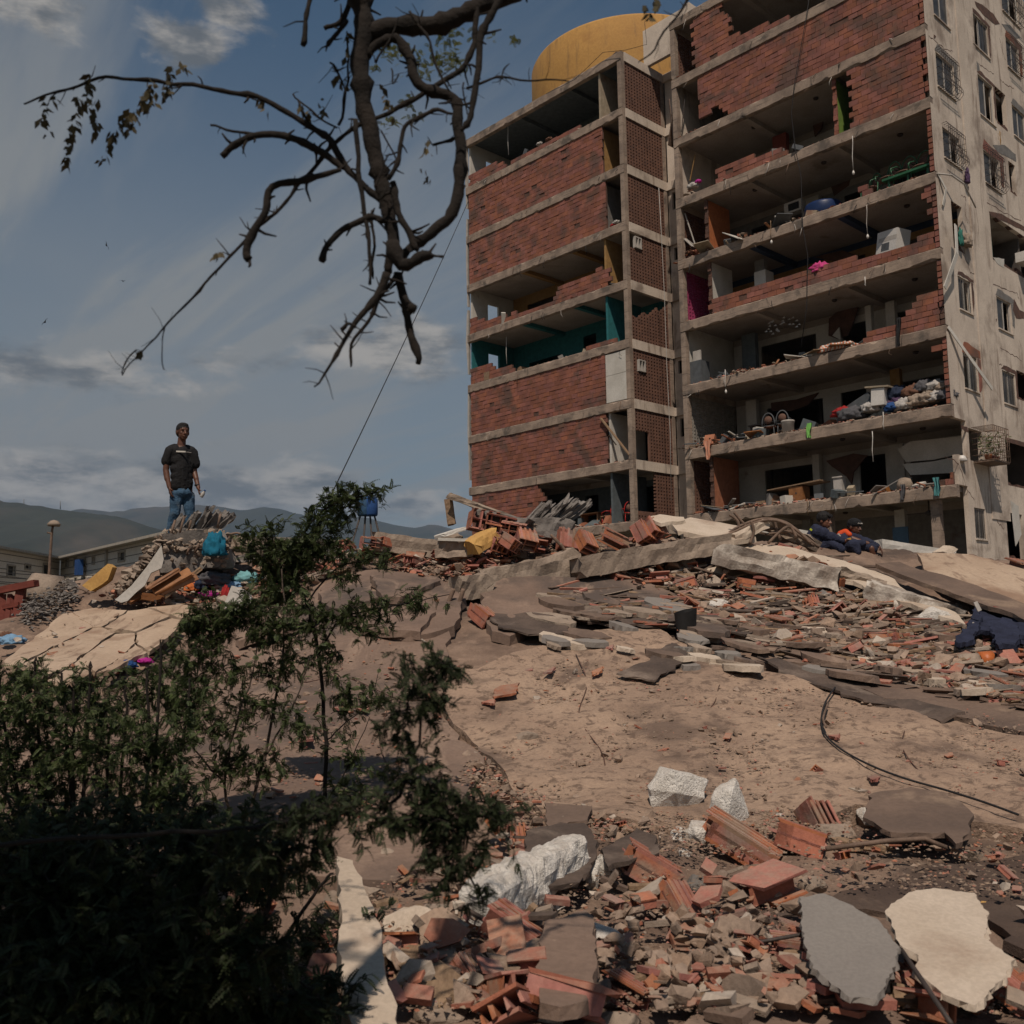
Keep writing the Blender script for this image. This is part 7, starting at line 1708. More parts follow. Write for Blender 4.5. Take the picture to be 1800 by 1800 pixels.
# ================================================================== PEOPLE
m_skin = M('skin_brown', (.115, .048, .028), (.085, .036, .022), 30, .5, .1, 80, spec=.4)
m_skin2 = M('skin_brown_light', (.17, .075, .045), (.13, .055, .034), 30, .5, .1, 80, spec=.4)
m_hair = M('black_hair', (.012, .010, .010), (.006, .005, .005), 60, .7, .5, 120)
m_jean = M('blue_jeans', (.045, .10, .17), (.026, .060, .105), 9, .85, .5, 70, (.10, .13, .16), 6, (.52, .7))
m_tee = M('black_tshirt', (.012, .012, .014), (.007, .007, .008), 8, .9, .5, 40)
m_eye = flat('eye_dark', (.01, .008, .007), .3)
class Body(MB):
    def cap(s, a, b_, ra, rb_, n=12):
        """tapered limb between two joints with round ends"""
        a = Vector(a); b_ = Vector(b_); d = (b_ - a); L = d.length
        if L < 1e-5: return s.ell(a, (ra, ra, ra), None, n)
        d /= L; pts = []; rad = []
        for i in range(5): t = math.pi / 2 * i / 4; pts.append(a - d * ra * math.cos(t)); rad.append(max(.0008, ra * math.sin(t)))
        for i in range(5): t = math.pi / 2 * i / 4; pts.append(b_ + d * rb_ * math.sin(t)); rad.append(max(.0008, rb_ * math.cos(t)))
        return s.tube(pts, rad, n)
    def chain(s, pts, rad, n=12):
        for i in range(len(pts) - 1): s.cap(pts[i], pts[i + 1], rad[i], rad[i + 1], n)
        return s
def fuse(mb, name, mat, parent, vox=.009, smooth=4, wrinkle=0.0, ws=9):
    """weld overlapping volumes into one continuous skin"""
    me = mb.mesh('tmp', mat); o = bpy.data.objects.new('tmp', me); COL.objects.link(o)
    md = o.modifiers.new('r', 'REMESH'); md.mode = 'VOXEL'; md.voxel_size = vox; md.use_smooth_shade = True
    ms = o.modifiers.new('s', 'SMOOTH'); ms.factor = .5; ms.iterations = smooth
    dg = bpy.context.evaluated_depsgraph_get(); dg.update(); new = bpy.data.meshes.new_from_object(o.evaluated_get(dg))
    bpy.data.objects.remove(o); bpy.data.meshes.remove(me)
    if wrinkle:
        nn = [v.normal.copy() for v in new.vertices]
        for v, n_1 in zip(new.vertices, nn):
            p = v.co * ws; v.co += n_1 * wrinkle * (noise.noise(Vector((p.x * 1.2, p.y, p.z * .55))) + .5 * abs(noise.noise(p * 2.3)))
    new.name = name; new.materials.clear(); new.materials.append(mat); new.shade_smooth()
    return obj(name, new, parent)
def hand(mb, wrist, d, side, palm_n, s_=1.0, curl=.6):
    """palm with five separate bent fingers; d = direction of the hand, side = towards the thumb, palm_n = out of the palm"""
    d = Vector(d).normalized(); side = Vector(side); side = (side - d * side.dot(d)).normalized(); pn = Vector(palm_n); pn = (pn - d * pn.dot(d) - side * pn.dot(side)).normalized()
    for k in (-1, 0, 1): mb.cap(wrist + side * .018 * k * s_, wrist + d * .075 * s_ + side * .026 * k * s_, .020 * s_, .015 * s_, 8)
    for i, (off, ln) in enumerate(((.033, .070), (.011, .080), (-.011, .074), (-.031, .058))):
        p = wrist + d * .082 * s_ + side * off * s_; dd = d.copy(); r_ = .0095 * s_
        for j, f in enumerate((.45, .32, .23)):
            a = curl * (.55 + .35 * j); dd = (dd * math.cos(a) + pn * math.sin(a)).normalized(); q = p + dd * ln * f * s_; mb.cap(p, q, r_, r_ * .88, 7); p = q; r_ *= .88
    p = wrist + d * .02 * s_ + side * .028 * s_; q = p + (side * .8 + d * .6 + pn * .3).normalized() * .038 * s_; mb.cap(p, q, .013 * s_, .011 * s_, 7); q2 = q + (d * .8 + side * .1 + pn * .55).normalized() * .034 * s_; mb.cap(q, q2, .0108 * s_, .009 * s_, 7)
def head(body, rt, c_, f, s_, hair, skin, hairm=None, up=(0, 0, 1)):
    """c_ = centre of skull, f = facing direction; adds to the body, builds hair and eyes"""
    f = Vector(f).normalized(); up = Vector(up).normalized(); up = (up - f * up.dot(f)).normalized(); r = f.cross(up)
    R = Matrix((r, f, up)).transposed()
    T = lambda x, y, z: c_ + R @ (Vector((x, y, z)) * s_)
    body.ell(T(0, -.008, .022), (.074 * s_, .094 * s_, .090 * s_), R, 16)
    body.ell(T(0, .020, -.035), (.058 * s_, .066 * s_, .075 * s_), R, 14)
    body.ell(T(0, .040, -.082), (.036 * s_, .036 * s_, .026 * s_), R, 12)           # chin
    body.cap(T(0, .082, .006), T(0, .104, -.028), .009 * s_, .014 * s_, 8)           # nose
    body.ell(T(.013, .092, -.032), (.009 * s_,) * 3, R, 8); body.ell(T(-.013, .092, -.032), (.009 * s_,) * 3, R, 8)
    body.cap(T(-.028, .072, .026), T(.028, .072, .026), .013 * s_, .013 * s_, 8)      # brow
    body.ell(T(0, .082, -.058), (.024 * s_, .012 * s_, .007 * s_), R, 10); body.ell(T(0, .080, -.068), (.021 * s_, .012 * s_, .007 * s_), R, 10)
    for sx in (-1, 1):
        body.ell(T(.074 * sx, -.008, -.008), (.010 * s_, .020 * s_, .032 * s_), R, 10)   # ears
        body.ell(T(.036 * sx, .055, -.018), (.018 * s_, .02 * s_, .018 * s_), R, 8)       # cheeks
    for sx in (-1, 1):
        b = MB(); b.ell(T(.030 * sx, .0815, .006), (.0085 * s_, .005 * s_, .0042 * s_), R, 10); b.build('eye', m_eye, rt)
        b = MB(); b.tube([T(.016 * sx, .088, .024), T(.032 * sx, .087, .029), T(.048 * sx, .076, .024)], .0022 * s_, 5); b.build('eyebrow', m_hair, rt)
    h = Body()
    if hair == 'short':
        h.ell(T(0, -.014, .040), (.080 * s_, .095 * s_, .084 * s_), R, 18); h.ell(T(0, -.045, .005), (.077 * s_, .065 * s_, .08 * s_), R, 14); h.ell(T(0, .03, .085), (.058 * s_, .045 * s_, .032 * s_), R, 12)
    elif hair == 'shaggy':
        h.ell(T(0, -.016, .045), (.094 * s_, .100 * s_, .092 * s_), R, 18); r_ = random.Random(2)
        for i in range(46):
            a = r_.uniform(0, 6.28); e = r_.uniform(.2, 1.4); p = T(.085 * math.cos(a) * math.cos(e), -.01 + .09 * math.sin(a) * math.cos(e), .05 + .085 * math.sin(e)); h.cap(p, p + (p - c_).normalized() * .014 + Vector((0, 0, -.012)), .014, .006, 6)
        for i in range(7): p = T(-.05 + .017 * i, .078, .085); h.cap(p, p + f * .014 + Vector((0, 0, -.028)), .013, .007, 6)
    elif hair == 'cap':
        h.ell(T(0, -.006, .048), (.086 * s_, .102 * s_, .078 * s_), R, 18); h.ell(T(0, -.02, .012), (.083 * s_, .088 * s_, .05 * s_), R, 14)
    fuse(h, 'hair' if hair != 'cap' else 'knit_cap', hairm or m_hair, rt, .006, 2, .004 if hair != 'short' else .002, 60)
    return T, R
def standing():
    Y0 = 14.75; J = lambda x, y, d=0.0: P(x, y, Y0 + d)
    rt = empty('person', J(312, 950), 'standing man in black T-shirt and blue jeans holding a small bottle', 'person')
    f = Vector((.60, -.78, -.05)).normalized(); side = Vector((.80, .60, 0))       # he faces right of the camera; side = his left
    hc = J(321.5, 759.5)
    b = Body()
    head(b, rt, hc, f, 1.22, 'short', m_skin)
    b.chain([J(320, 770, .02), J(318.5, 786, .03)], [.060, .068])
    # arms
    b.chain([J(297, 792, -.05), J(291.5, 826, -.06), J(297.5, 856, -.10)], [.062, .046, .034]); b.chain([J(292.5, 832, -.06), J(294, 842, -.08)], [.048, .044])
    b.chain([J(339, 795, .14), J(341.5, 828, .15), J(348.5, 857, .06)], [.058, .044, .032]); b.chain([J(342, 832, .14), J(345, 842, .10)], [.046, .040])
    hand(b, J(298, 858, -.10), Vector((.22, -.1, -1)), Vector((.5, -.8, 0)), Vector((.8, .5, 0)), 1.02, .45)
    hand(b, J(349, 859, .05), Vector((.30, -.25, -1)), Vector((.25, -.95, .1)), Vector((.9, .2, -.2)), 1.0, .8)
    # torso core so that the skin is one surface
    b.chain([J(318.5, 790, .05), J(319, 815, .05), J(320, 850, .06)], [.10, .12, .12])
    b.chain([J(311, 858, .02), J(307, 900, .0), J(299, 940, .06)], [.08, .058, .045]); b.chain([J(329, 858, .12), J(333, 900, .10), J(333, 944, .16)], [.08, .058, .045])
    b.chain([J(298, 792, -.03), J(338, 794, .13)], [.07, .07])
    fuse(b, 'body', m_skin, rt, .0075, 3)
    t = Body()      # T-shirt
    for (x, y, rx, ry) in [(318, 797, .205, .115), (318.5, 810, .195, .120), (319, 825, .180, .120), (319.5, 838, .172, .122), (320, 849, .172, .124), (320, 855, .172, .124)]:
        R = Matrix((side, f.cross(Vector((0, 0, 1))).cross(Vector((0, 0, 1))) * -1, Vector((0, 0, 1)))).transposed()
        R = Matrix((side.normalized(), Vector((.6, -.8, 0)), Vector((0, 0, 1)))).transposed()
        t.ell(J(x, y, .05), (rx, ry, .125), R, 18)
    t.chain([J(319, 796, .04), J(319, 825, .04), J(320, 853, .05)], [.12, .135, .13])
    t.chain([J(300, 795, -.03), J(338, 797, .13)], [.085, .085])
    t.chain([J(303, 789, -.02), J(319, 785.5, .04), J(334, 790, .11)], [.060, .060, .060])
    t.chain([J(300, 792, -.04), J(292.5, 811, -.06)], [.082, .076]); t.chain([J(337, 795, .11), J(342.5, 815, .13)], [.088, .080])
    fuse(t, 'tshirt', m_tee, rt, .009, 3, .016, 12)
    g = Body()      # jeans
    g.ell(J(320, 862, .06), (.150, .118, .075), Matrix.Rotation(.6, 3, 'Z'), 16)
    g.ell(J(320, 868, .06), (.168, .138, .09), Matrix.Rotation(.6, 3, 'Z'), 16)
    g.chain([J(310.5, 872, .02), J(307.5, 902, .0), J(301, 930, .05), J(299, 946, .06)], [.098, .078, .066, .056])
    g.chain([J(330, 872, .12), J(333, 902, .09), J(333, 946, .15)], [.098, .078, .060])
    fuse(g, 'jeans', m_jean, rt, .009, 2, .018, 16)
    for (x, y, d) in ((300, 950, .04), (334, 950, .13)):
        q = Body(); q.chain([J(x, y, d), J(x + 7, y + 2, d - .13)], [.045, .038]); fuse(q, 'shoe', m_rubber, rt, .009, 3)
    b = MB(); c_ = J(346.5, 853, .07); b.lathe(c_, [(.038, -.014), (.040, 0), (.038, .014)], 16, caps=True); b.build('wristband', m_rubber, rt)
    # chest print: a white bar, a fainter line after it
    q0 = J(310, 793.5, -.085); q1 = J(326.5, 794, -.115); b = MB(); b.bar(q0, q1, .022, .014, up=(0, -1, 0)); b.build('chest_print', m_white, rt)
    q0 = J(328, 794.6, -.108); q1 = J(336, 795.5, -.045); b = MB(); b.bar(q0, q1, .008, .012, up=(0, -1, 0)); b.build('chest_print', m_alu, rt)
    # small bottle he holds
    bt = empty('water_bottle', J(355, 872, -.02), 'small bottle with blue cap in the hand of the standing man', 'bottle')
    ax = Vector((.5, -.1, .86)).normalized(); R = ax.to_track_quat('Z', 'Y').to_matrix()
    b = MB(); b.lathe(J(353.5, 874, -.03), [(.022, 0), (.028, .01), (.028, .07), (.015, .095), (.013, .105)], 14, R); b.build('bottle_body', m_alu, bt)
    b = MB(); b.lathe(J(353.5, 874, -.03) + ax * .105, [(.016, 0), (.016, .02)], 12, R); b.build('cap', m_cl['blue'], bt)
standing()
def seated(A):
    Y0 = 15.25; J = lambda x, y, d=0.0: P(x, y, Y0 + d)
    if A:
        rt = empty('person', J(1440, 962), 'seated man with shaggy dark hair in a navy uniform', 'person')
        b = Body(); head(b, rt, J(1449, 915.5), Vector((.72, -.69, -.12)), 1.12, 'shaggy', m_skin2)
        b.chain([J(1447, 923, .03), J(1441, 932, .05)], [.056, .062]); b.chain([J(1437, 935, .05), J(1434, 958, .08)], [.09, .10])
        b.chain([J(1444, 936, -.05), J(1463, 945, -.10), J(1483, 951, -.12)], [.055, .045, .034]); hand(b, J(1484, 951.5, -.12), Vector((1, -.2, -.3)), Vector((0, -.5, .8)), Vector((.1, -.6, -.8)), .95, .5)
        fuse(b, 'body', m_skin2, rt, .008, 3)
        t = Body(); t.chain([J(1433, 936, .06), J(1446, 936, .02)], [.095, .085]); t.chain([J(1437, 937, .06), J(1433, 948, .10), J(1434, 962, .10)], [.14, .155, .15]); t.chain([J(1430, 938, .12), J(1424, 952, .14)], [.085, .07]); t.chain([J(1436, 935, .0), J(1448, 937, -.04)], [.10, .09])
        t.chain([J(1447, 938, -.02), J(1463, 945, -.10), J(1480, 950.5, -.12)], [.085, .068, .052]); fuse(t, 'shirt', m_navy, rt, .010, 2, .022, 13)
        g = Body(); g.chain([J(1436, 963, .08), J(1462, 956, -.08), J(1478, 965, -.20)], [.105, .078, .06]); g.chain([J(1440, 964, .2), J(1468, 958, .12)], [.11, .09]); fuse(g, 'trousers', m_navy, rt, .010, 2, .022, 13)
        for (x, y, d) in ((1425.5, 931.5, -.06), (1432, 955.5, -.07)): q = MB(); q.bar(J(x - 1.5, y - 2, d), J(x + 1.5, y + 1, d), .03, .012, up=(0, -1, 0)); q.build('shoulder_patch', flat('acid_yellow', (.45, .5, .03)), rt)
    else:
        rt = empty('person', J(1490, 966), 'seated man in a knit cap and navy uniform with an orange yoke', 'person')
        b = Body(); T, R = head(b, rt, J(1502, 926.5), Vector((.58, -.80, -.16)), 1.14, 'cap', m_skin, M('dark_knit', (.014, .015, .018), (.009, .009, .011), 30, .95, .6, 120))
        b.chain([J(1500, 936, .03), J(1494, 943, .06)], [.058, .066]); b.chain([J(1489, 946, .06), J(1487, 964, .08)], [.09, .10])
        b.chain([J(1492, 945, .0), J(1516, 954, -.12), J(1543, 959, -.16)], [.055, .045, .033]); hand(b, J(1545, 960, -.16), Vector((.42, -.25, -1)), Vector((-.4, -.8, .1)), Vector((-.5, .3, -.5)), 1.05, .45)
        b.chain([J(1532, 964, -.18), J(1534, 975, -.16)], [.055, .05])
        fuse(b, 'body', m_skin, rt, .008, 3)
        t = Body(); t.chain([J(1482, 945, .10), J(1500, 944, .06)], [.095, .085]); t.chain([J(1490, 948, .08), J(1486, 958, .10), J(1486, 968, .10)], [.15, .16, .15]); t.chain([J(1481, 947, .02), J(1492, 957, -.10), J(1515, 954.5, -.15)], [.085, .07, .06])
        t.chain([J(1500, 945, .02), J(1516, 951, -.06), J(1530, 955, -.12), J(1541, 958.5, -.16)], [.085, .07, .062, .050]); fuse(t, 'shirt', m_navy, rt, .010, 2, .022, 13)
        y_ = Body(); y_.chain([J(1478, 938.5, .06), J(1486, 936, .03), J(1493, 940, -.03)], [.055, .06, .045]); y_.chain([J(1477, 940, .05), J(1474, 945, .07)], [.055, .05]); fuse(y_, 'orange_yoke', flat('hi_vis_orange', (.60, .07, .015)), rt, .009, 2)
        g = Body(); g.chain([J(1488, 967, .08), J(1512, 962, -.06), J(1533, 962, -.16)], [.115, .085, .072]); g.chain([J(1534, 964, -.15), J(1531, 978, -.10)], [.075, .06]); g.chain([J(1486, 966, .0), J(1500, 958, -.18), J(1507, 970, -.2)], [.12, .09, .07]); fuse(g, 'trousers', m_navy, rt, .010, 2, .022, 13)
        q = MB(); q.bar(J(1489, 948.5, -.14), J(1496, 946.5, -.16), .03, .012, up=(0, -1, 0)); q.build('arm_stripe', flat('gold', (.6, .33, .05)), rt)
        q = MB(); q.bar(J(1473, 938, -.05), J(1477, 943, -.05), .03, .012, up=(0, -1, 0)); q.build('reflective_band', m_alu, rt)
        # pale lettering strip round the front of the cap
        q = MB(); 
        for i, (x0, x1) in enumerate(((-.055, -.035), (-.028, -.014), (-.008, .006), (.013, .027), (.034, .05))):
            q.tube([T(x0, .098 - abs(x0) * .3, .045), T((x0 + x1) / 2, .102 - abs(x0) * .3, .062), T(x1, .098 - abs(x1) * .3, .047)], .0045, 4)
        q.build('cap_print', m_white, rt)
seated(True); seated(False)

# ================================================================== BACKGROUND
# mountains: ridge lines read off the sky line, built at their real distance
def ridge(name, pts, Yd, depth, mat, seed, detail=.02):
    """a range: heightfield whose crest follows the given sky line"""
    r_ = np.random.RandomState(seed); xs = [P(x, y, Yd) for x, y in pts]
    X_ = np.array([p.x for p in xs]); Zc = np.array([p.z for p in xs])
    nx, ny = 260, 36; gx = np.linspace(X_[0], X_[-1], nx); hz = np.interp(gx, X_, Zc)
    v = np.linspace(0, 1, ny); prof = np.where(v < .5, (v / .5), (1 - v) / .5)
    XX_, VV = np.meshgrid(gx, v); H = np.interp(XX_.ravel(), X_, Zc).reshape(XX_.shape)
    rid = np.abs(fbm(XX_ / (depth * .22) + seed, VV * 3.1, 5, seed % 4))
    pf = np.where(VV < .5, VV / .5, (1 - VV) / .5); pf = pf ** .8
    Z_ = H * pf * (1 - .55 * rid * (1 - pf)) + 0
    Y_ = Yd + (VV - .5) * depth * 2 + fbm(XX_ / (depth * .3), VV * 2, 3, 1) * depth * .15
    # jitter of the crest
    Z_ = Z_ + fbm(XX_ / (depth * .05), VV * 9, 4, 3) * H.max() * detail
    # keep the crest on the line of sight
    idx = np.arange(nx * ny).reshape(ny, nx); F = np.stack([idx[:-1, :-1], idx[:-1, 1:], idx[1:, 1:], idx[1:, :-1]], -1).reshape(-1, 4)
    V = np.stack([XX_.ravel(), Y_.ravel(), Z_.ravel()], 1); o = obj(name, big_mesh(name, V, F, mat)); return tag(o, kind='structure')
m_hill = M('scrub_hills', (.032, .036, .024), (.018, .022, .015), .004, .95, 0, .03, (.06, .05, .036), .0016, (.5, .68), detail=9)
ridge('near_hills', [(-900, 800), (-600, 830), (-300, 815), (-60, 855), (0, 872), (20, 882), (60, 887), (110, 893), (160, 898), (230, 912), (290, 930), (350, 955), (420, 985), (520, 1010), (640, 1040), (760, 1090)], 2600, 1100, m_hill, 3)
ridge('far_mountains', [(-800, 860), (-300, 880), (60, 905), (120, 898), (150, 892), (200, 896), (260, 893), (300, 890), (350, 883), (380, 887), (425, 895), (445, 893), (470, 883), (500, 890), (540, 902), (600, 899), (640, 905), (680, 912), (720, 920), (750, 916), (800, 925), (900, 930), (1200, 925), (1700, 920), (2400, 935)], 6200, 1900, m_hill, 7)
# --- pale two storey houses behind the left end
m_hwall = M('house_wall', (.64, .60, .53), (.55, .51, .45), .35, .9, .1, 9); m_hroof = flat('roof_edge', (.38, .35, .30)); m_hdark = flat('house_window', (.035, .035, .035), .3)
def facade(name, pxa, pxb, y0a, y0b, ya, yb, wins, lab, ybase, course=True, dep=9.0, gutter=None):
    """house front between two pixel columns with its distance at either end; courses of board-marked wall are grooves"""
    A_ = P(pxa, y0a, ya); B_ = P(pxb, y0b, yb); z1 = (A_.z + B_.z) / 2
    A_.z = B_.z = 0; ux = (B_ - A_); L = ux.length; ux /= L; n_1 = Vector((ux.y, -ux.x, 0)); n_1 = n_1 if n_1.dot(A_) < 0 else -n_1
    rt = empty(name, A_, lab, 'house'); R = Matrix((ux, -n_1, Vector((0, 0, 1)))).transposed()
    def onf(px, py):
        d = ray(px, py); o = Vector((0, 0, EYE)); t = (A_ - o).dot(n_1) / d.dot(n_1); q = o + d * t; return (q - A_).dot(ux), q.z
    def bx(mb, u0, u1, v0, v1, za, zb_): mb.box(A_ + ux * (u0 + u1) / 2 - n_1 * (v0 + v1) / 2 + Vector((0, 0, (za + zb_) / 2)), (abs(u1 - u0), abs(v1 - v0), zb_ - za), R)
    hs = []
    for (xl, xr, yt, yb_) in wins:
        u0, za = onf(xl, yt); u1, _ = onf(xr, yt); _, zb_ = onf(xl, yb_); hs.append((min(u0, u1), max(u0, u1), zb_, za))
    b = MB(); As = sorted({0, L} | {min(max(q, 0), L) for h in hs for q in h[:2]}); Zs = sorted({0, z1} | {min(max(q, 0), z1) for h in hs for q in h[2:]})
    for i in range(len(As) - 1):
        for j in range(len(Zs) - 1):
            cu, cz = (As[i] + As[i + 1]) / 2, (Zs[j] + Zs[j + 1]) / 2
            if not any(h[0] < cu < h[1] and h[2] < cz < h[3] for h in hs): bx(b, As[i], As[i + 1], .0, .2, Zs[j], Zs[j + 1])
    bx(b, 0, L, dep - .2, dep, 0, z1); bx(b, -.001, .2, .2, dep - .2, 0, z1); bx(b, L - .2, L, .2, dep - .2, 0, z1); b.build('wall', m_hwall, rt)
    if course:
        b = MB(); z = .3
        while z < z1 - .1: bx(b, 0.05, L - .05, -.012, -.001, z, z + .04); z += .40
        b.build('wall_courses', flat('course_line', (.16, .15, .13)), rt, kind='stuff')
    for (u0, u1, za, zb_) in hs:
        w_ = MB(); 
        for (p, q, r1, s1) in ((u0 - .08, u1 + .08, zb_, zb_ + .08), (u0 - .08, u1 + .08, za - .08, za), (u0 - .08, u0, za, zb_), (u1, u1 + .08, za, zb_)): bx(w_, p, q, -.05, .02, r1, s1)
        fr = w_.build('window', m_hroof, rt); g = MB(); bx(g, u0, u1, .10, .12, za, zb_); g.build('pane', m_hdark, fr)
    b = MB(); bx(b, -.3, L + .5, -.55, dep + .3, z1 + .002, z1 + .13); b.build('roof', m_hroof, rt)
    return onf, bx, rt, z1, L
facade('house', -260, 105, 922, 985, 38.9, 60, [(13, 26, 994, 1011), (44, 53, 993, 999), (76, 88, 992, 1008), (77, 87, 1030, 1036), (-70, -55, 985, 1003)], 'pale board marked house at the far left with dark square windows', 1060)
o_, bxf, rt_, z_, L_ = facade('house', 107, 300, 985, 941.5, 60, 45.4, [(117, 121, 985, 996), (131, 135, 983, 995), (147, 151, 982, 994), (163, 167, 980, 990), (209, 220, 972, 986), (132, 136, 1016, 1030), (149, 152, 1015, 1028), (164, 168, 1012, 1022), (118, 121, 1018, 1030), (209, 220, 1008, 1014)], 'pale long house right of the lamp post with its eaves rising to the right', 1060)
b = MB(); q = o_(187, 985)[0]; bxf(b, q, q + .25, -.1, -.002, 0, z_); b.build('downpipe', m_hroof, rt_)
hcl = o_(150, 990); b = MB(); bxf(b, hcl[0] - .3, hcl[0] + .35, -.5, -.2, hcl[1] - .7, hcl[1] + .2); b.build('laundry', m_cl['blue'], None, 'blue laundry hanging at an upper window of the long house', 'laundry')
# wall, bus stop colours below the first house
b = MB(); a = P(-40, 1060, 30); c_ = P(110, 1062, 34); a.z = c_.z = 1.1; b.bar(a, c_, .2, 2.2); b.build('boundary_wall', m_hwall, None, 'low pale boundary wall below the far left house', 'wall')
b = MB(); a = P(38, 1078, 24); b.box(a, (.9, .3, .35)); b.build('sign_board', m_cl['orange'], None, 'orange and blue painted board behind the round drum', 'board')
b = MB(); b.box(a - Vector((0, 0, .3)), (.9, .3, .25)); b.build('painted_board', m_cl['blue'], None, 'blue painted board just below the orange one', 'board')
# lamp post
lp = P(84, 1060, 34); tp = P(93, 924, 34); rt = empty('lamp_post', Vector((lp.x, lp.y, 0)), 'thin rusty lamp post with a round dish lamp, leaning slightly', 'lamp post')
b = MB(); b.tube([Vector((lp.x - .1, lp.y, 0)), lp, P(88, 980, 34), P(91.5, 932, 34), tp], [.075, .06, .05, .045, .04], 8); b.build('pole', m_rebar, rt)
b = MB(); b.ell(P(95, 920, 34), (.13, .13, .09), None, 12); b.lathe(P(95, 920, 34), [(.02, -.02), (.2, -.10), (.22, -.02), (.12, .09), (.02, .12)], 16); b.build('lamp_head', m_conc, rt)
b = MB(); b.tube([P(83, 936, 34), P(90, 938, 34)], .03, 5); b.build('bracket', m_rebar, rt)
# power lines
for i, (y0, y1, y2) in enumerate([(1002, 1012, 1006), (1010, 1020, 1012), (1018, 1028, 1022), (1028, 1036, 1030), (1040, 1042, 1038)]):
    b = MB(); b.tube(sm([P(-60, y0, 30), P(120, y1, 31), P(330, y2 - 4, 32)], 6), .013, 4); b.build('power_line', m_black, None, ['highest', 'second highest', 'middle', 'second lowest', 'lowest'][i] + ' power line sagging in front of the pale houses', 'power line', 'power lines in front of the houses')
# blue water tank on stilts, seen above the shrub
tw = P(645, 905, 70); rt = empty('water_tower', Vector((tw.x, tw.y, 0)), 'blue water tanks on thin stilts on the skyline', 'water tower')
b = MB(); b.lathe(P(640, 890, 70), [(.45, -.7), (.5, -.6), (.5, .5), (.3, .7)], 12); b.build('tank', flat('tower_blue', (.03, .085, .17)), rt); b = MB(); b.lathe(P(652, 890, 70), [(.45, -.7), (.5, -.6), (.5, .5), (.3, .7)], 12); b.build('tank', m_cl['blue'], rt)
for (x0, x1) in ((636, 628), (643, 641), (650, 652), (656, 663)): b = MB(); t0 = P(x0, 898, 70); t1 = P(x1, 925, 70); t1 = t0 + (t1 - t0) * (t0.z / (t0.z - t1.z)); b.tube([t0, t1], .07, 5); b.build('leg', m_metal, rt)
# masts on the near ridge
for i, (x, y0, y1) in enumerate([(42, 893, 877), (106, 895, 880)]):
    b = MB(); b.tube([P(x, y0, 2600), P(x, y1, 2600)], [1.6, .7], 5); b.build('radio_mast', m_cgrey, None, ['left', 'right'][i] + ' one of two thin masts standing on the near ridge', 'mast')
# birds
for i, (x, y, s_, a_) in enumerate([(187, 431, .50, 1.2), (79, 566, .45, -.9), (216, 494, .30, .1)]):
    c_ = P(x, y, 75); rt = empty('bird', c_, ['dark bird gliding high left, the upper one', 'dark bird gliding at the left edge, the lower one', 'tiny bird between the two dark ones'][i], 'bird')
    R = Matrix.Rotation(a_, 3, 'Y')
    b = MB(); b.ell(c_, (.10 * s_ * 2, .12, .05 * 2 * s_), R, 8); b.build('body', m_black, rt)
    for sx in (-1, 1):
        b = MB(); p0 = c_; b.add([c_ + R @ (Vector(q) * s_) for q in ((0, -.1, .0), (0, .12, 0), (.45 * sx, .1, .16), (.85 * sx, .02, .05), (.45 * sx, -.06, .15), (0, -.1, .02), (0, .12, .02), (.45 * sx, .1, .18), (.85 * sx, .02, .07), (.45 * sx, -.06, .17))],
                                     [(0, 1, 2, 4), (4, 2, 3), (5, 9, 7, 6), (9, 8, 7), (0, 4, 9, 5), (4, 3, 8, 9), (3, 2, 7, 8), (2, 1, 6, 7)]); b.build('wing', m_black, rt)

# ================================================================== TREES AND SHRUBS
m_leaf = M('feathery_leaf', (.075, .098, .034), (.045, .064, .024), 7, .6, 0, 30, rnd=.35, hue=.02, trans=.28, spec=.25)
m_leafd = M('dark_leaf', (.038, .050, .021), (.024, .033, .015), 5, .65, 0, 30, rnd=.3, hue=.02, trans=.22, spec=.2)  # leaf tone lowered to stand in for the thicket's deep shade
m_leafy = M('yellow_green_leaf', (.14, .15, .035), (.09, .10, .025), 7, .6, 0, 30, rnd=.25, trans=.35)
m_leafb = M('withered_leaf', (.085, .065, .030), (.045, .038, .018), 7, .8, 0, 30, rnd=.3, trans=.1)
m_bark = M('grey_bark', (.095, .072, .056), (.05, .038, .030), 14, .95, .7, 60); m_barkd = M('dark_bark', (.021, .016, .013), (.011, .009, .008), 12, .95, .6, 50)
rl = np.random.RandomState(21)
def frond(n=9, L=.11, lw=.016, ll=.030, droop=.35):
    """one feathery leaf: pairs of small leaflets along a bending rib; unit frame, grows along +x"""
    V = []; F = []
    for i in range(n):
        t = (i + .5) / n; x = L * t; z = -droop * L * t * t; l_ = ll * (1 - .55 * abs(t - .4) * 1.6)
        for sy in (-1, 1):
            k = len(V); a = .55
            d = np.array([math.cos(a + .6) * .5, sy * math.sin(a + .6), -.18]); p = np.array([x, 0, z]); q = np.array([lw * .5, 0, .0])
            V += [p, p + d * l_ * .5 + q, p + d * l_, p + d * l_ * .5 - q]; F.append((k, k + 1, k + 2, k + 3))
    k = len(V); V += [np.array([0, .0012, 0]), np.array([0, -.0012, 0]), np.array([L, 0, -droop * L])]; F.append((k, k + 1, k + 2, k + 2))
    return np.array(V), np.array(F)
FR = [frond(n, L, .0125, ll, dr) for n, L, ll, dr in ((6, .046, .019, .3), (7, .056, .018, .5), (5, .038, .020, .2), (8, .066, .017, .6))]
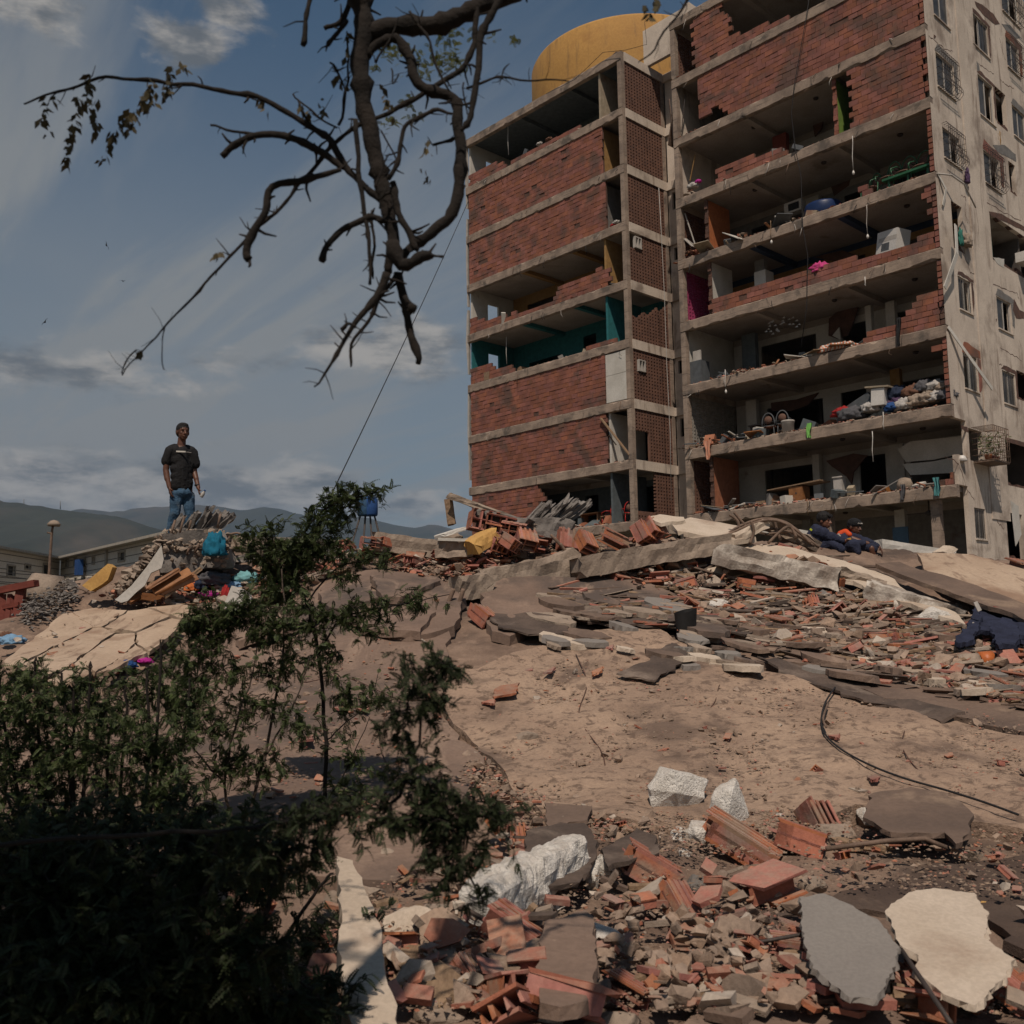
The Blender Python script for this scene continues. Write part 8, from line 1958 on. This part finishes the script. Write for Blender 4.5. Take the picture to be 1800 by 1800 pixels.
class Leaves:
    def __init__(s): s.V = []; s.F = []; s.n = 0
    def frond_at(s, p, d, sc, k=None):
        v, f = FR[rl.randint(4) if k is None else k]
        d = np.array(d) / (np.linalg.norm(d) + 1e-9); up = np.array([0, 0, 1.0]) + rl.normal(0, .35, 3)
        y = np.cross(up, d); y /= np.linalg.norm(y) + 1e-9; z = np.cross(d, y)
        s.V.append((v * sc) @ np.stack([d, y, z]) + np.array(p)); s.F.append(f + s.n); s.n += len(v)
    def build(s, mat, parent, name='crown'):
        F = np.concatenate(s.F); V = np.concatenate(s.V); tri = F[:, 2] == F[:, 3]
        Fq = F[~tri]; Ft = F[tri][:, :3]
        me = bpy.data.meshes.new(name); loops = np.concatenate([Fq.ravel(), Ft.ravel()]).astype(np.int32)
        me.vertices.add(len(V)); me.vertices.foreach_set('co', V.astype(np.float32).ravel()); me.loops.add(len(loops)); me.loops.foreach_set('vertex_index', loops)
        st = np.concatenate([np.arange(len(Fq)) * 4, len(Fq) * 4 + np.arange(len(Ft)) * 3]).astype(np.int32); me.polygons.add(len(st)); me.polygons.foreach_set('loop_start', st)
        me.polygons.foreach_set('loop_total', np.concatenate([np.full(len(Fq), 4), np.full(len(Ft), 3)]).astype(np.int32)); me.materials.append(mat); me.update(calc_edges=True)
        return obj(name, me, parent)
def spray(L, tw, c_, r_, n, sc, out=.6):
    """tufts of fronds on short twigs inside an ellipsoid"""
    for i in range(n):
        v = rl.normal(0, 1, 3); v /= np.linalg.norm(v); v *= rl.rand() ** .45
        p = np.array([c_.x + v[0] * r_[0], c_.y + v[1] * r_[1], c_.z + v[2] * r_[2]])
        ax = np.array([rl.normal(0, .7) + v[0] * .5, rl.normal(0, .7), rl.normal(.10, .5)]); ax /= np.linalg.norm(ax)
        tl = rl.uniform(.05, .14) * sc
        if tw is not None: tw.tube([p, p + ax * tl * .5 + np.array([0, 0, .01]), p + ax * tl], [.0028 * sc, .002 * sc, .001 * sc], 3, cap=False)
        for j in range(rl.randint(6, 12)):
            q = p + ax * tl * rl.rand(); d = ax * .35 + rl.normal(0, .85, 3); d[2] -= .05; L.frond_at(q, d, sc * rl.uniform(.7, 1.15))
def ellipses(L, tw, lst, sc, dens):
    for (px, py, rx, ry, Yd, *k) in lst:
        c_ = P(px, py, Yd); r0 = pxm(rx, Yd); r1 = pxm(ry, Yd); n = max(2, int(dens * (k[0] if k else 1) * rx * ry / 100)); spray(L, tw, c_, (r0, (r0 + r1) * .4, r1), n, sc)
def plant(name, lab, cat, stems, lst, leafm, barkm, sc, dens, base):
    rt = empty(name, base, lab, cat); L = Leaves(); tw = MB(); st = MB()
    for (pts, r0, r1) in stems:
        q = sm([P(x, y, d) for x, y, d in pts], 5); n = len(q)
        q = [p + Vector((rl.normal(0, .004), rl.normal(0, .004), rl.normal(0, .004))) * (1 if 0 < i < n - 1 else 0) for i, p in enumerate(q)]
        st.tube(q, [r0 + (r1 - r0) * i / (n - 1) for i in range(n)], 7)
    ellipses(L, tw, lst, sc, dens)
    if st.v: st.build('trunk', barkm, rt)
    if tw.v: tw.build('twigs', barkm, rt, kind='stuff')
    if L.n: L.build(leafm, rt)
    return rt
# thin sapling with a tall crooked stem in front of the mound
plant('sapling', 'tall thin sapling whose feathery top reaches above the skyline left of the block', 'shrub',
      [([(600, 1780, 6.6), (575, 1500, 6.6), (572, 1300, 6.6), (560, 1150, 6.6), (538, 1060, 6.6), (512, 990, 6.6), (545, 920, 6.6), (590, 885, 6.6), (640, 870, 6.6), (676, 862, 6.6)], .016, .005),
       ([(560, 1150, 6.6), (600, 1090, 6.5), (660, 1070, 6.5), (720, 1060, 6.4), (790, 1045, 6.4)], .008, .003), ([(538, 1060, 6.6), (590, 1000, 6.6), (640, 985, 6.5), (685, 975, 6.5)], .007, .003), ([(575, 1300, 6.6), (620, 1260, 6.5), (680, 1225, 6.5)], .006, .002),
       ([(570, 1420, 6.6), (620, 1330, 6.6), (650, 1260, 6.6)], .006, .002)],
      [(640, 868, 42, 14, 6.6, 1.5), (600, 884, 34, 22, 6.6, 1.6), (572, 915, 36, 26, 6.6, 1.4), (548, 950, 48, 30, 6.6, 1.5), (515, 985, 66, 34, 6.6, 1.6), (455, 955, 40, 20, 6.6, 1.3), (470, 1000, 40, 24, 6.6, 1.1), (500, 1040, 40, 46, 6.6, 1.5), (600, 975, 30, 16, 6.5, 1), (650, 982, 40, 13, 6.5, 1.2), (610, 1010, 34, 14, 6.5, 1),
       (545, 1095, 28, 40, 6.6, 1), (600, 1085, 50, 22, 6.5, .8), (665, 1068, 50, 20, 6.5, .8), (745, 1060, 44, 15, 6.4, .8), (575, 1160, 34, 34, 6.6, .9), (640, 1105, 50, 26, 6.5, .6), (590, 1230, 40, 40, 6.6, .6), (660, 1225, 44, 24, 6.5, .7), (600, 1320, 44, 40, 6.6, .4), (610, 1400, 50, 46, 6.6, .45), (470, 930, 30, 14, 6.6, 1)],
      m_leaf, m_barkd, 1.0, 2.9, P(600, 1780, 6.6))
plant('sapling', 'second thin sapling with two bare dark stems left of the tallest one', 'shrub',
      [([(470, 1700, 6.0), (430, 1500, 6.0), (465, 1330, 6.0), (490, 1200, 6.0), (500, 1100, 6.0), (495, 1000, 6.0)], .013, .004), ([(430, 1500, 6.0), (395, 1380, 6.0), (420, 1260, 5.9), (445, 1180, 5.9), (455, 1100, 5.9)], .010, .003), ([(465, 1330, 6.0), (520, 1230, 6.0), (545, 1150, 6.0)], .007, .002),
       ([(395, 1380, 6.0), (330, 1300, 5.9), (300, 1240, 5.9)], .006, .002)],
      [(385, 1085, 60, 32, 5.9, 1.4), (355, 1120, 42, 40, 5.9, 1.4), (430, 1070, 34, 26, 5.9, 1), (460, 1110, 34, 44, 5.9, 1.1), (500, 1110, 30, 56, 6.0, .9), (490, 1180, 40, 36, 6.0, .8), (400, 1190, 46, 36, 5.9, .8), (330, 1180, 44, 34, 5.9, 1), (450, 1250, 44, 36, 6.0, .8), (380, 1280, 46, 40, 5.9, .9), (520, 1280, 40, 40, 6.0, .6), (470, 1350, 44, 36, 6.0, .7), (320, 1240, 40, 36, 5.9, 1.1), (400, 1350, 50, 40, 6.0, .9)],
      m_leaf, m_bark, .95, 2.5, P(470, 1700, 6.0))
# dense dark thicket at the lower left: several shrubs, one behind another
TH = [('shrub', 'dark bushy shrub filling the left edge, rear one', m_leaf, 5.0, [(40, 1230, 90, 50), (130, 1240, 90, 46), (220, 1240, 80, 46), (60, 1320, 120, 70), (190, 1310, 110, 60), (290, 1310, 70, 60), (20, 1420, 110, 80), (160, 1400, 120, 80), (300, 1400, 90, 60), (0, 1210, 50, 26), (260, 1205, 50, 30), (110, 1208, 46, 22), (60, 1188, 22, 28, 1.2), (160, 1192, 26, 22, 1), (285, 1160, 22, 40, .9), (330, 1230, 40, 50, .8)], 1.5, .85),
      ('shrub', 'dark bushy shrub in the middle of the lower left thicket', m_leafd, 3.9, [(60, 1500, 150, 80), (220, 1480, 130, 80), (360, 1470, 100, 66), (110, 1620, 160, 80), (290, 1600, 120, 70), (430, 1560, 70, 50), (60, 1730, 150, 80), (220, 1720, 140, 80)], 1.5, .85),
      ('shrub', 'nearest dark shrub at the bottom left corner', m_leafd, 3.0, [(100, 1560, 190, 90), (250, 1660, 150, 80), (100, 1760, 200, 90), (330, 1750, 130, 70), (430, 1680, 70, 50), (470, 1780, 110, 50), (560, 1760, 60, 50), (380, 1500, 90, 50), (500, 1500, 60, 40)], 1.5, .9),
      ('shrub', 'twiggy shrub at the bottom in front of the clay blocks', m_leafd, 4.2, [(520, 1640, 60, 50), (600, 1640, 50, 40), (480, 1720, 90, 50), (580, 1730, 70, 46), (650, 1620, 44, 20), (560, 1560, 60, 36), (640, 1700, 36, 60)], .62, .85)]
for i, (nm, lab, mt, Yd, lst, dens, sc) in enumerate(TH):
    base = P(lst[-1][0] if i else 100, 1790, Yd); base.z = h1(base.x, base.y)
    stems = []
    r_ = random.Random(i)
    for (px, py, rx, ry, *_k) in lst:
        bx_ = px * .6 + 60 + r_.uniform(-40, 40); stems.append(([(bx_, 1900, Yd), ((bx_ + px) / 2 + r_.uniform(-20, 20), (py + 1850) / 2, Yd), (px, py, Yd), (px + r_.uniform(-rx, rx) * .6, py - ry * .7, Yd)], .014, .003))
    plant(nm, lab, 'shrub', stems, [(a, b_, c_, d_, Yd + r_.uniform(-.25, .25), *k) for a, b_, c_, d_, *k in lst], mt, m_barkd, sc, dens, base)
# close leafy branch, out of focus
plant('leafy_branch', 'blurred dark leafy branch reaching in over the middle slab', 'branch',
      [([(-200, 1500, 2.6), (200, 1470, 2.6), (420, 1455, 2.6), (560, 1432, 2.6), (680, 1440, 2.6), (800, 1440, 2.6), (890, 1430, 2.6)], .007, .003), ([(680, 1440, 2.6), (720, 1360, 2.6), (740, 1270, 2.6), (755, 1190, 2.6)], .006, .002), ([(760, 1440, 2.6), (800, 1500, 2.6), (850, 1580, 2.6)], .005, .002)],
      [(520, 1440, 60, 36, 2.6), (620, 1420, 60, 40, 2.6), (700, 1420, 56, 56, 2.6, 1.3), (780, 1440, 60, 60, 2.6, 1.5), (860, 1440, 44, 44, 2.6, 1.4), (800, 1510, 60, 40, 2.6, 1.2), (730, 1330, 40, 40, 2.6), (735, 1240, 44, 44, 2.6, 1.1), (740, 1180, 50, 30, 2.6, 1.1), (790, 1165, 44, 26, 2.6, 1.0), (690, 1290, 36, 30, 2.6, .7), (855, 1590, 34, 16, 2.6), (800, 1555, 30, 20, 2.6, .7), (440, 1500, 70, 50, 2.6, 1)],
      m_leafd, m_barkd, .62, 1.0, P(-200, 1500, 2.6))
# the tree overhead: trunk behind the camera's left, boughs drooping into the frame
YB = 2.5
BR = [ # (points in pixels, width px at start, end)
 ([(632, -60), (634, 0), (642, 50), (635, 100), (635, 165), (650, 230), (660, 280), (672, 325), (685, 375), (688, 425), (683, 480)], 38, 22), ([(645, 55), (700, 47), (750, 45), (800, 30), (850, 12), (895, -6), (960, -40)], 36, 28),
 ([(645, 100), (670, 72), (700, 70), (720, 100), (725, 130), (750, 155), (795, 175), (808, 225), (810, 300), (795, 375), (765, 405), (725, 430), (700, 465)], 16, 22), ([(882, -10), (860, 30), (845, 75), (835, 165), (825, 210), (812, 230)], 14, 9),
 ([(835, -10), (836, 60), (825, 100), (800, 130), (750, 160), (700, 190), (625, 225), (590, 255), (545, 300), (510, 345), (475, 380), (435, 420), (395, 460), (350, 510), (300, 565), (250, 620), (215, 660)], 11, 3),
 ([(42, 183), (90, 165), (140, 150), (185, 138), (255, 140), (320, 148), (390, 158), (450, 172), (505, 198), (550, 225), (585, 245), (605, 290), (645, 330), (675, 360)], 3, 15), ([(390, 275), (410, 255), (450, 238), (500, 242), (540, 255), (575, 270), (605, 295)], 11, 14), ([(370, 220), (410, 228), (450, 236)], 4, 6),
 ([(438, 456), (440, 430), (465, 375), (480, 330), (540, 312), (600, 298)], 14, 11), ([(565, 460), (575, 430), (610, 400), (650, 383), (680, 390)], 11, 12), ([(690, 425), (705, 465), (740, 452), (760, 447)], 24, 18), ([(700, 480), (710, 520), (720, 575), (735, 640)], 17, 12),
 ([(680, 480), (660, 520), (640, 550), (620, 580), (590, 625), (552, 680)], 15, 4), ([(695, 485), (665, 530), (645, 565), (620, 605), (617, 645)], 8, 5), ([(625, 210), (630, 300), (640, 375), (647, 440), (650, 500)], 9, 6), ([(655, 370), (656, 430), (656, 490)], 6, 4), ([(690, 320), (695, 360), (720, 410), (735, 440)], 11, 12),
 ([(570, 50), (600, 40), (612, 0), (614, -30)], 8, 12), ([(576, 80), (598, 52), (608, 35)], 7, 9), ([(532, 80), (536, 45), (544, 0), (546, -30)], 9, 8), ([(683, 315), (700, 280), (705, 250), (720, 215), (760, 195), (795, 200)], 8, 7), ([(670, 230), (695, 280), (700, 290)], 3, 3),
 ([(595, 220), (607, 165), (612, 115), (610, 55)], 6, 3), ([(580, 110), (600, 145), (608, 165)], 4, 3), ([(515, 165), (540, 190), (565, 210), (592, 225)], 3, 4), ([(760, 255), (800, 242)], 5, 6), ([(820, 155), (860, 142), (885, 137), (945, 140), (1000, 143)], 5, 3), ([(885, 138), (888, 120), (896, 112)], 3, 2), ([(815, 145), (822, 190), (825, 205)], 3, 2),
 ([(600, 580), (610, 570), (625, 577)], 8, 3), ([(730, 545), (712, 520)], 15, 8), ([(660, 330), (672, 300), (685, 270)], 4, 3), ([(1210, -5), (1180, 40), (1140, 95), (1122, 110)], 5, 2), ([(720, 20), (745, 60), (770, 120), (790, 160)], 5, 4), ([(660, 110), (690, 60), (700, 30)], 4, 3), ([(700, 130), (690, 150), (688, 120)], 3, 3), ([(240, 615), (226, 628), (215, 660)], 3, 2), ([(290, 575), (283, 600), (288, 650)], 2, 2)]
tree = empty('overhanging_tree', Vector((-1.9, -1.4, 0)), 'dark bare tree whose crooked boughs droop into the picture from above', 'tree')
st = MB()
rt_ = random.Random(12)
for (pts, w0, w1) in BR:
    dz = rt_.uniform(-.12, .12) * (len(pts) < 11); q = sm([P(x, y, YB + dz) for x, y in pts], 4); n = len(q)
    rad = [pxm(w0 + (w1 - w0) * i / (n - 1), YB) / 2 * 1.05 * (1 + .30 * noise.noise(Vector((i * .9, w0, x_))) + (.35 if (i * 7 + int(x_)) % 11 == 0 else 0)) for i, x_ in zip(range(n), [pts[0][0]] * n)]
    q = [p + Vector((noise.noise(p * 14 + Vector((w0, 0, 0))), 0, noise.noise(p * 14 + Vector((9, w0, 0))))) * .010 if 0 < i < n - 1 else p for i, p in enumerate(q)]
    rad = [r * (1 if i < n * .8 else 1 - .45 * (i - n * .8) / (n * .2)) for i, r in enumerate(rad)]
    st.tube(q, rad, 8)
    for j in range(int(len(pts) * 1.6)):        # short side twigs and spurs
        i = rt_.randrange(max(1, n - 1)); a = rt_.uniform(0, 6.28); ln = pxm(rt_.uniform(8, 38), YB); d = Vector((math.cos(a), rt_.uniform(-.5, .5), math.sin(a))); e = q[i] + d * ln * .55; f_ = e + (d + Vector((rt_.uniform(-.6, .6), 0, rt_.uniform(-.6, .6)))) * ln * .5
        r0 = min(rad[i] * .45, pxm(3.2, YB)); st.tube([q[i], e, f_], [r0, r0 * .8, r0 * .45], 5)
# thick limbs joining them to the trunk, outside the frame
top1 = P(632, -60, YB); top2 = P(960, -40, YB)
st.tube(sm([top1, top1 + Vector((-.1, -.4, .35)), Vector((-1.0, .6, 3.5)), Vector((-1.7, -.8, 2.6)), Vector((-1.9, -1.4, 0))], 5), [.028, .04, .04, .045, .05, .055, .06, .06, .065, .07, .075, .08, .085, .09, .10, .11, .12, .13, .14, .16, .18], 10)
st.tube(sm([top2, top2 + Vector((.1, -.5, .3)), Vector((-.4, .3, 3.4)), Vector((-1.0, .2, 3.3))], 4), .035, 8)
st.build('trunk', m_barkd, tree)
L = Leaves(); tw = MB()
for (x0, y0, x1, y1, n) in [(172, 172, 165, 245, 16), (80, 170, 78, 240, 7), (92, 172, 72, 215, 9), (160, 130, 150, 200, 22), (140, 165, 118, 285, 34), (268, 130, 262, 190, 22), (300, 112, 292, 175, 26), (262, 150, 228, 225, 26), (225, 190, 175, 285, 30), (320, 108, 326, 125, 6), (455, 165, 468, 200, 5), (520, 168, 528, 190, 6), (535, 180, 545, 205, 8), (565, 172, 568, 200, 5), (580, 110, 590, 130, 6), (612, 55, 608, 100, 8), (388, 438, 380, 450, 5), (248, 612, 240, 622, 5), (748, 235, 752, 320, 12), (1135, 10, 1142, 30, 7), (1152, 0, 1158, 8, 5), (670, 150, 690, 200, 8), (600, 120, 605, 150, 5)]:
    for i in range(int(n * 1.3)):
        t = rl.rand(); p = P(x0 + (x1 - x0) * t + rl.normal(0, 3.5), y0 + (y1 - y0) * t + rl.normal(0, 3), YB + rl.normal(0, .03))
        d = np.array([rl.normal(0, .6), rl.normal(0, .6), -1.0]); d /= np.linalg.norm(d); s_ = pxm(rl.uniform(13, 24), YB); y = np.cross(d, rl.normal(0, 1, 3)); y /= np.linalg.norm(y); z = np.cross(d, y); p = np.array(p)
        V = np.array([p, p + d * s_ * .45 + y * s_ * .27 + z * s_ * .06, p + d * s_, p + d * s_ * .45 - y * s_ * .27 + z * s_ * .06]); L.V.append(V); L.F.append(np.array([(0, 1, 2, 3)]) + L.n); L.n += 4
L.F.append(np.array([(0, 1, 2, 2)])); L.build(m_leafb, tree, 'withered_leaves')['kind'] = 'stuff'
L = Leaves()
for (x, y, rx, ry, n) in [(690, 90, 30, 12, 26), (730, 100, 26, 14, 22), (790, 70, 30, 24, 44), (770, 105, 34, 20, 44), (745, 130, 26, 14, 20), (800, 110, 20, 20, 26), (680, 215, 18, 16, 20), (722, 175, 14, 10, 12), (655, 118, 8, 6, 8), (905, 65, 10, 10, 10), (867, 68, 6, 5, 4), (730, 200, 16, 10, 10)]:
    for i in range(n):
        p = P(x + rl.normal(0, rx * .5), y + rl.normal(0, ry * .5), YB + .3 + rl.normal(0, .05)); d = rl.normal(0, 1, 3); d[2] *= .5; L.frond_at(p, d, .42, rl.randint(3))
L.build(m_leafy, tree, 'green_leaves')
# unseen leafy crown added above and behind the camera's left to shade the shrubs
L = Leaves()
for i in range(4600):
    v = rl.normal(0, 1, 3); v /= np.linalg.norm(v); v *= rl.rand() ** .4; p = np.array([-2.5, .75, 4.6]) + v * np.array([1.6, 1.5, .8]); d = rl.normal(0, 1, 3); d[2] *= .4; L.frond_at(p, d, 2.6)
L.build(m_leafd, tree, 'crown')

# ================================================================== AIR
hz = MB(); hz.box((0, 4300, 598.5), (17000, 11600, 1203))
mt = bpy.data.materials.new('haze'); mt.use_nodes = True; g = NT(mt.node_tree); g.n.clear()
o_ = g.node('ShaderNodeOutputMaterial'); v_ = g.node('ShaderNodeVolumePrincipled')
v_.inputs['Color'].default_value = (.50, .70, .98, 1); v_.inputs['Density'].default_value = 0.00007; v_.inputs['Anisotropy'].default_value = .2
g.link(v_.outputs[0], o_.inputs['Volume'])
o = obj('haze', hz.mesh('haze', mt)); tag(o, 'thin blue haze filling the air out to the mountains', 'haze', None, 'stuff')
o.display_type = 'WIRE'
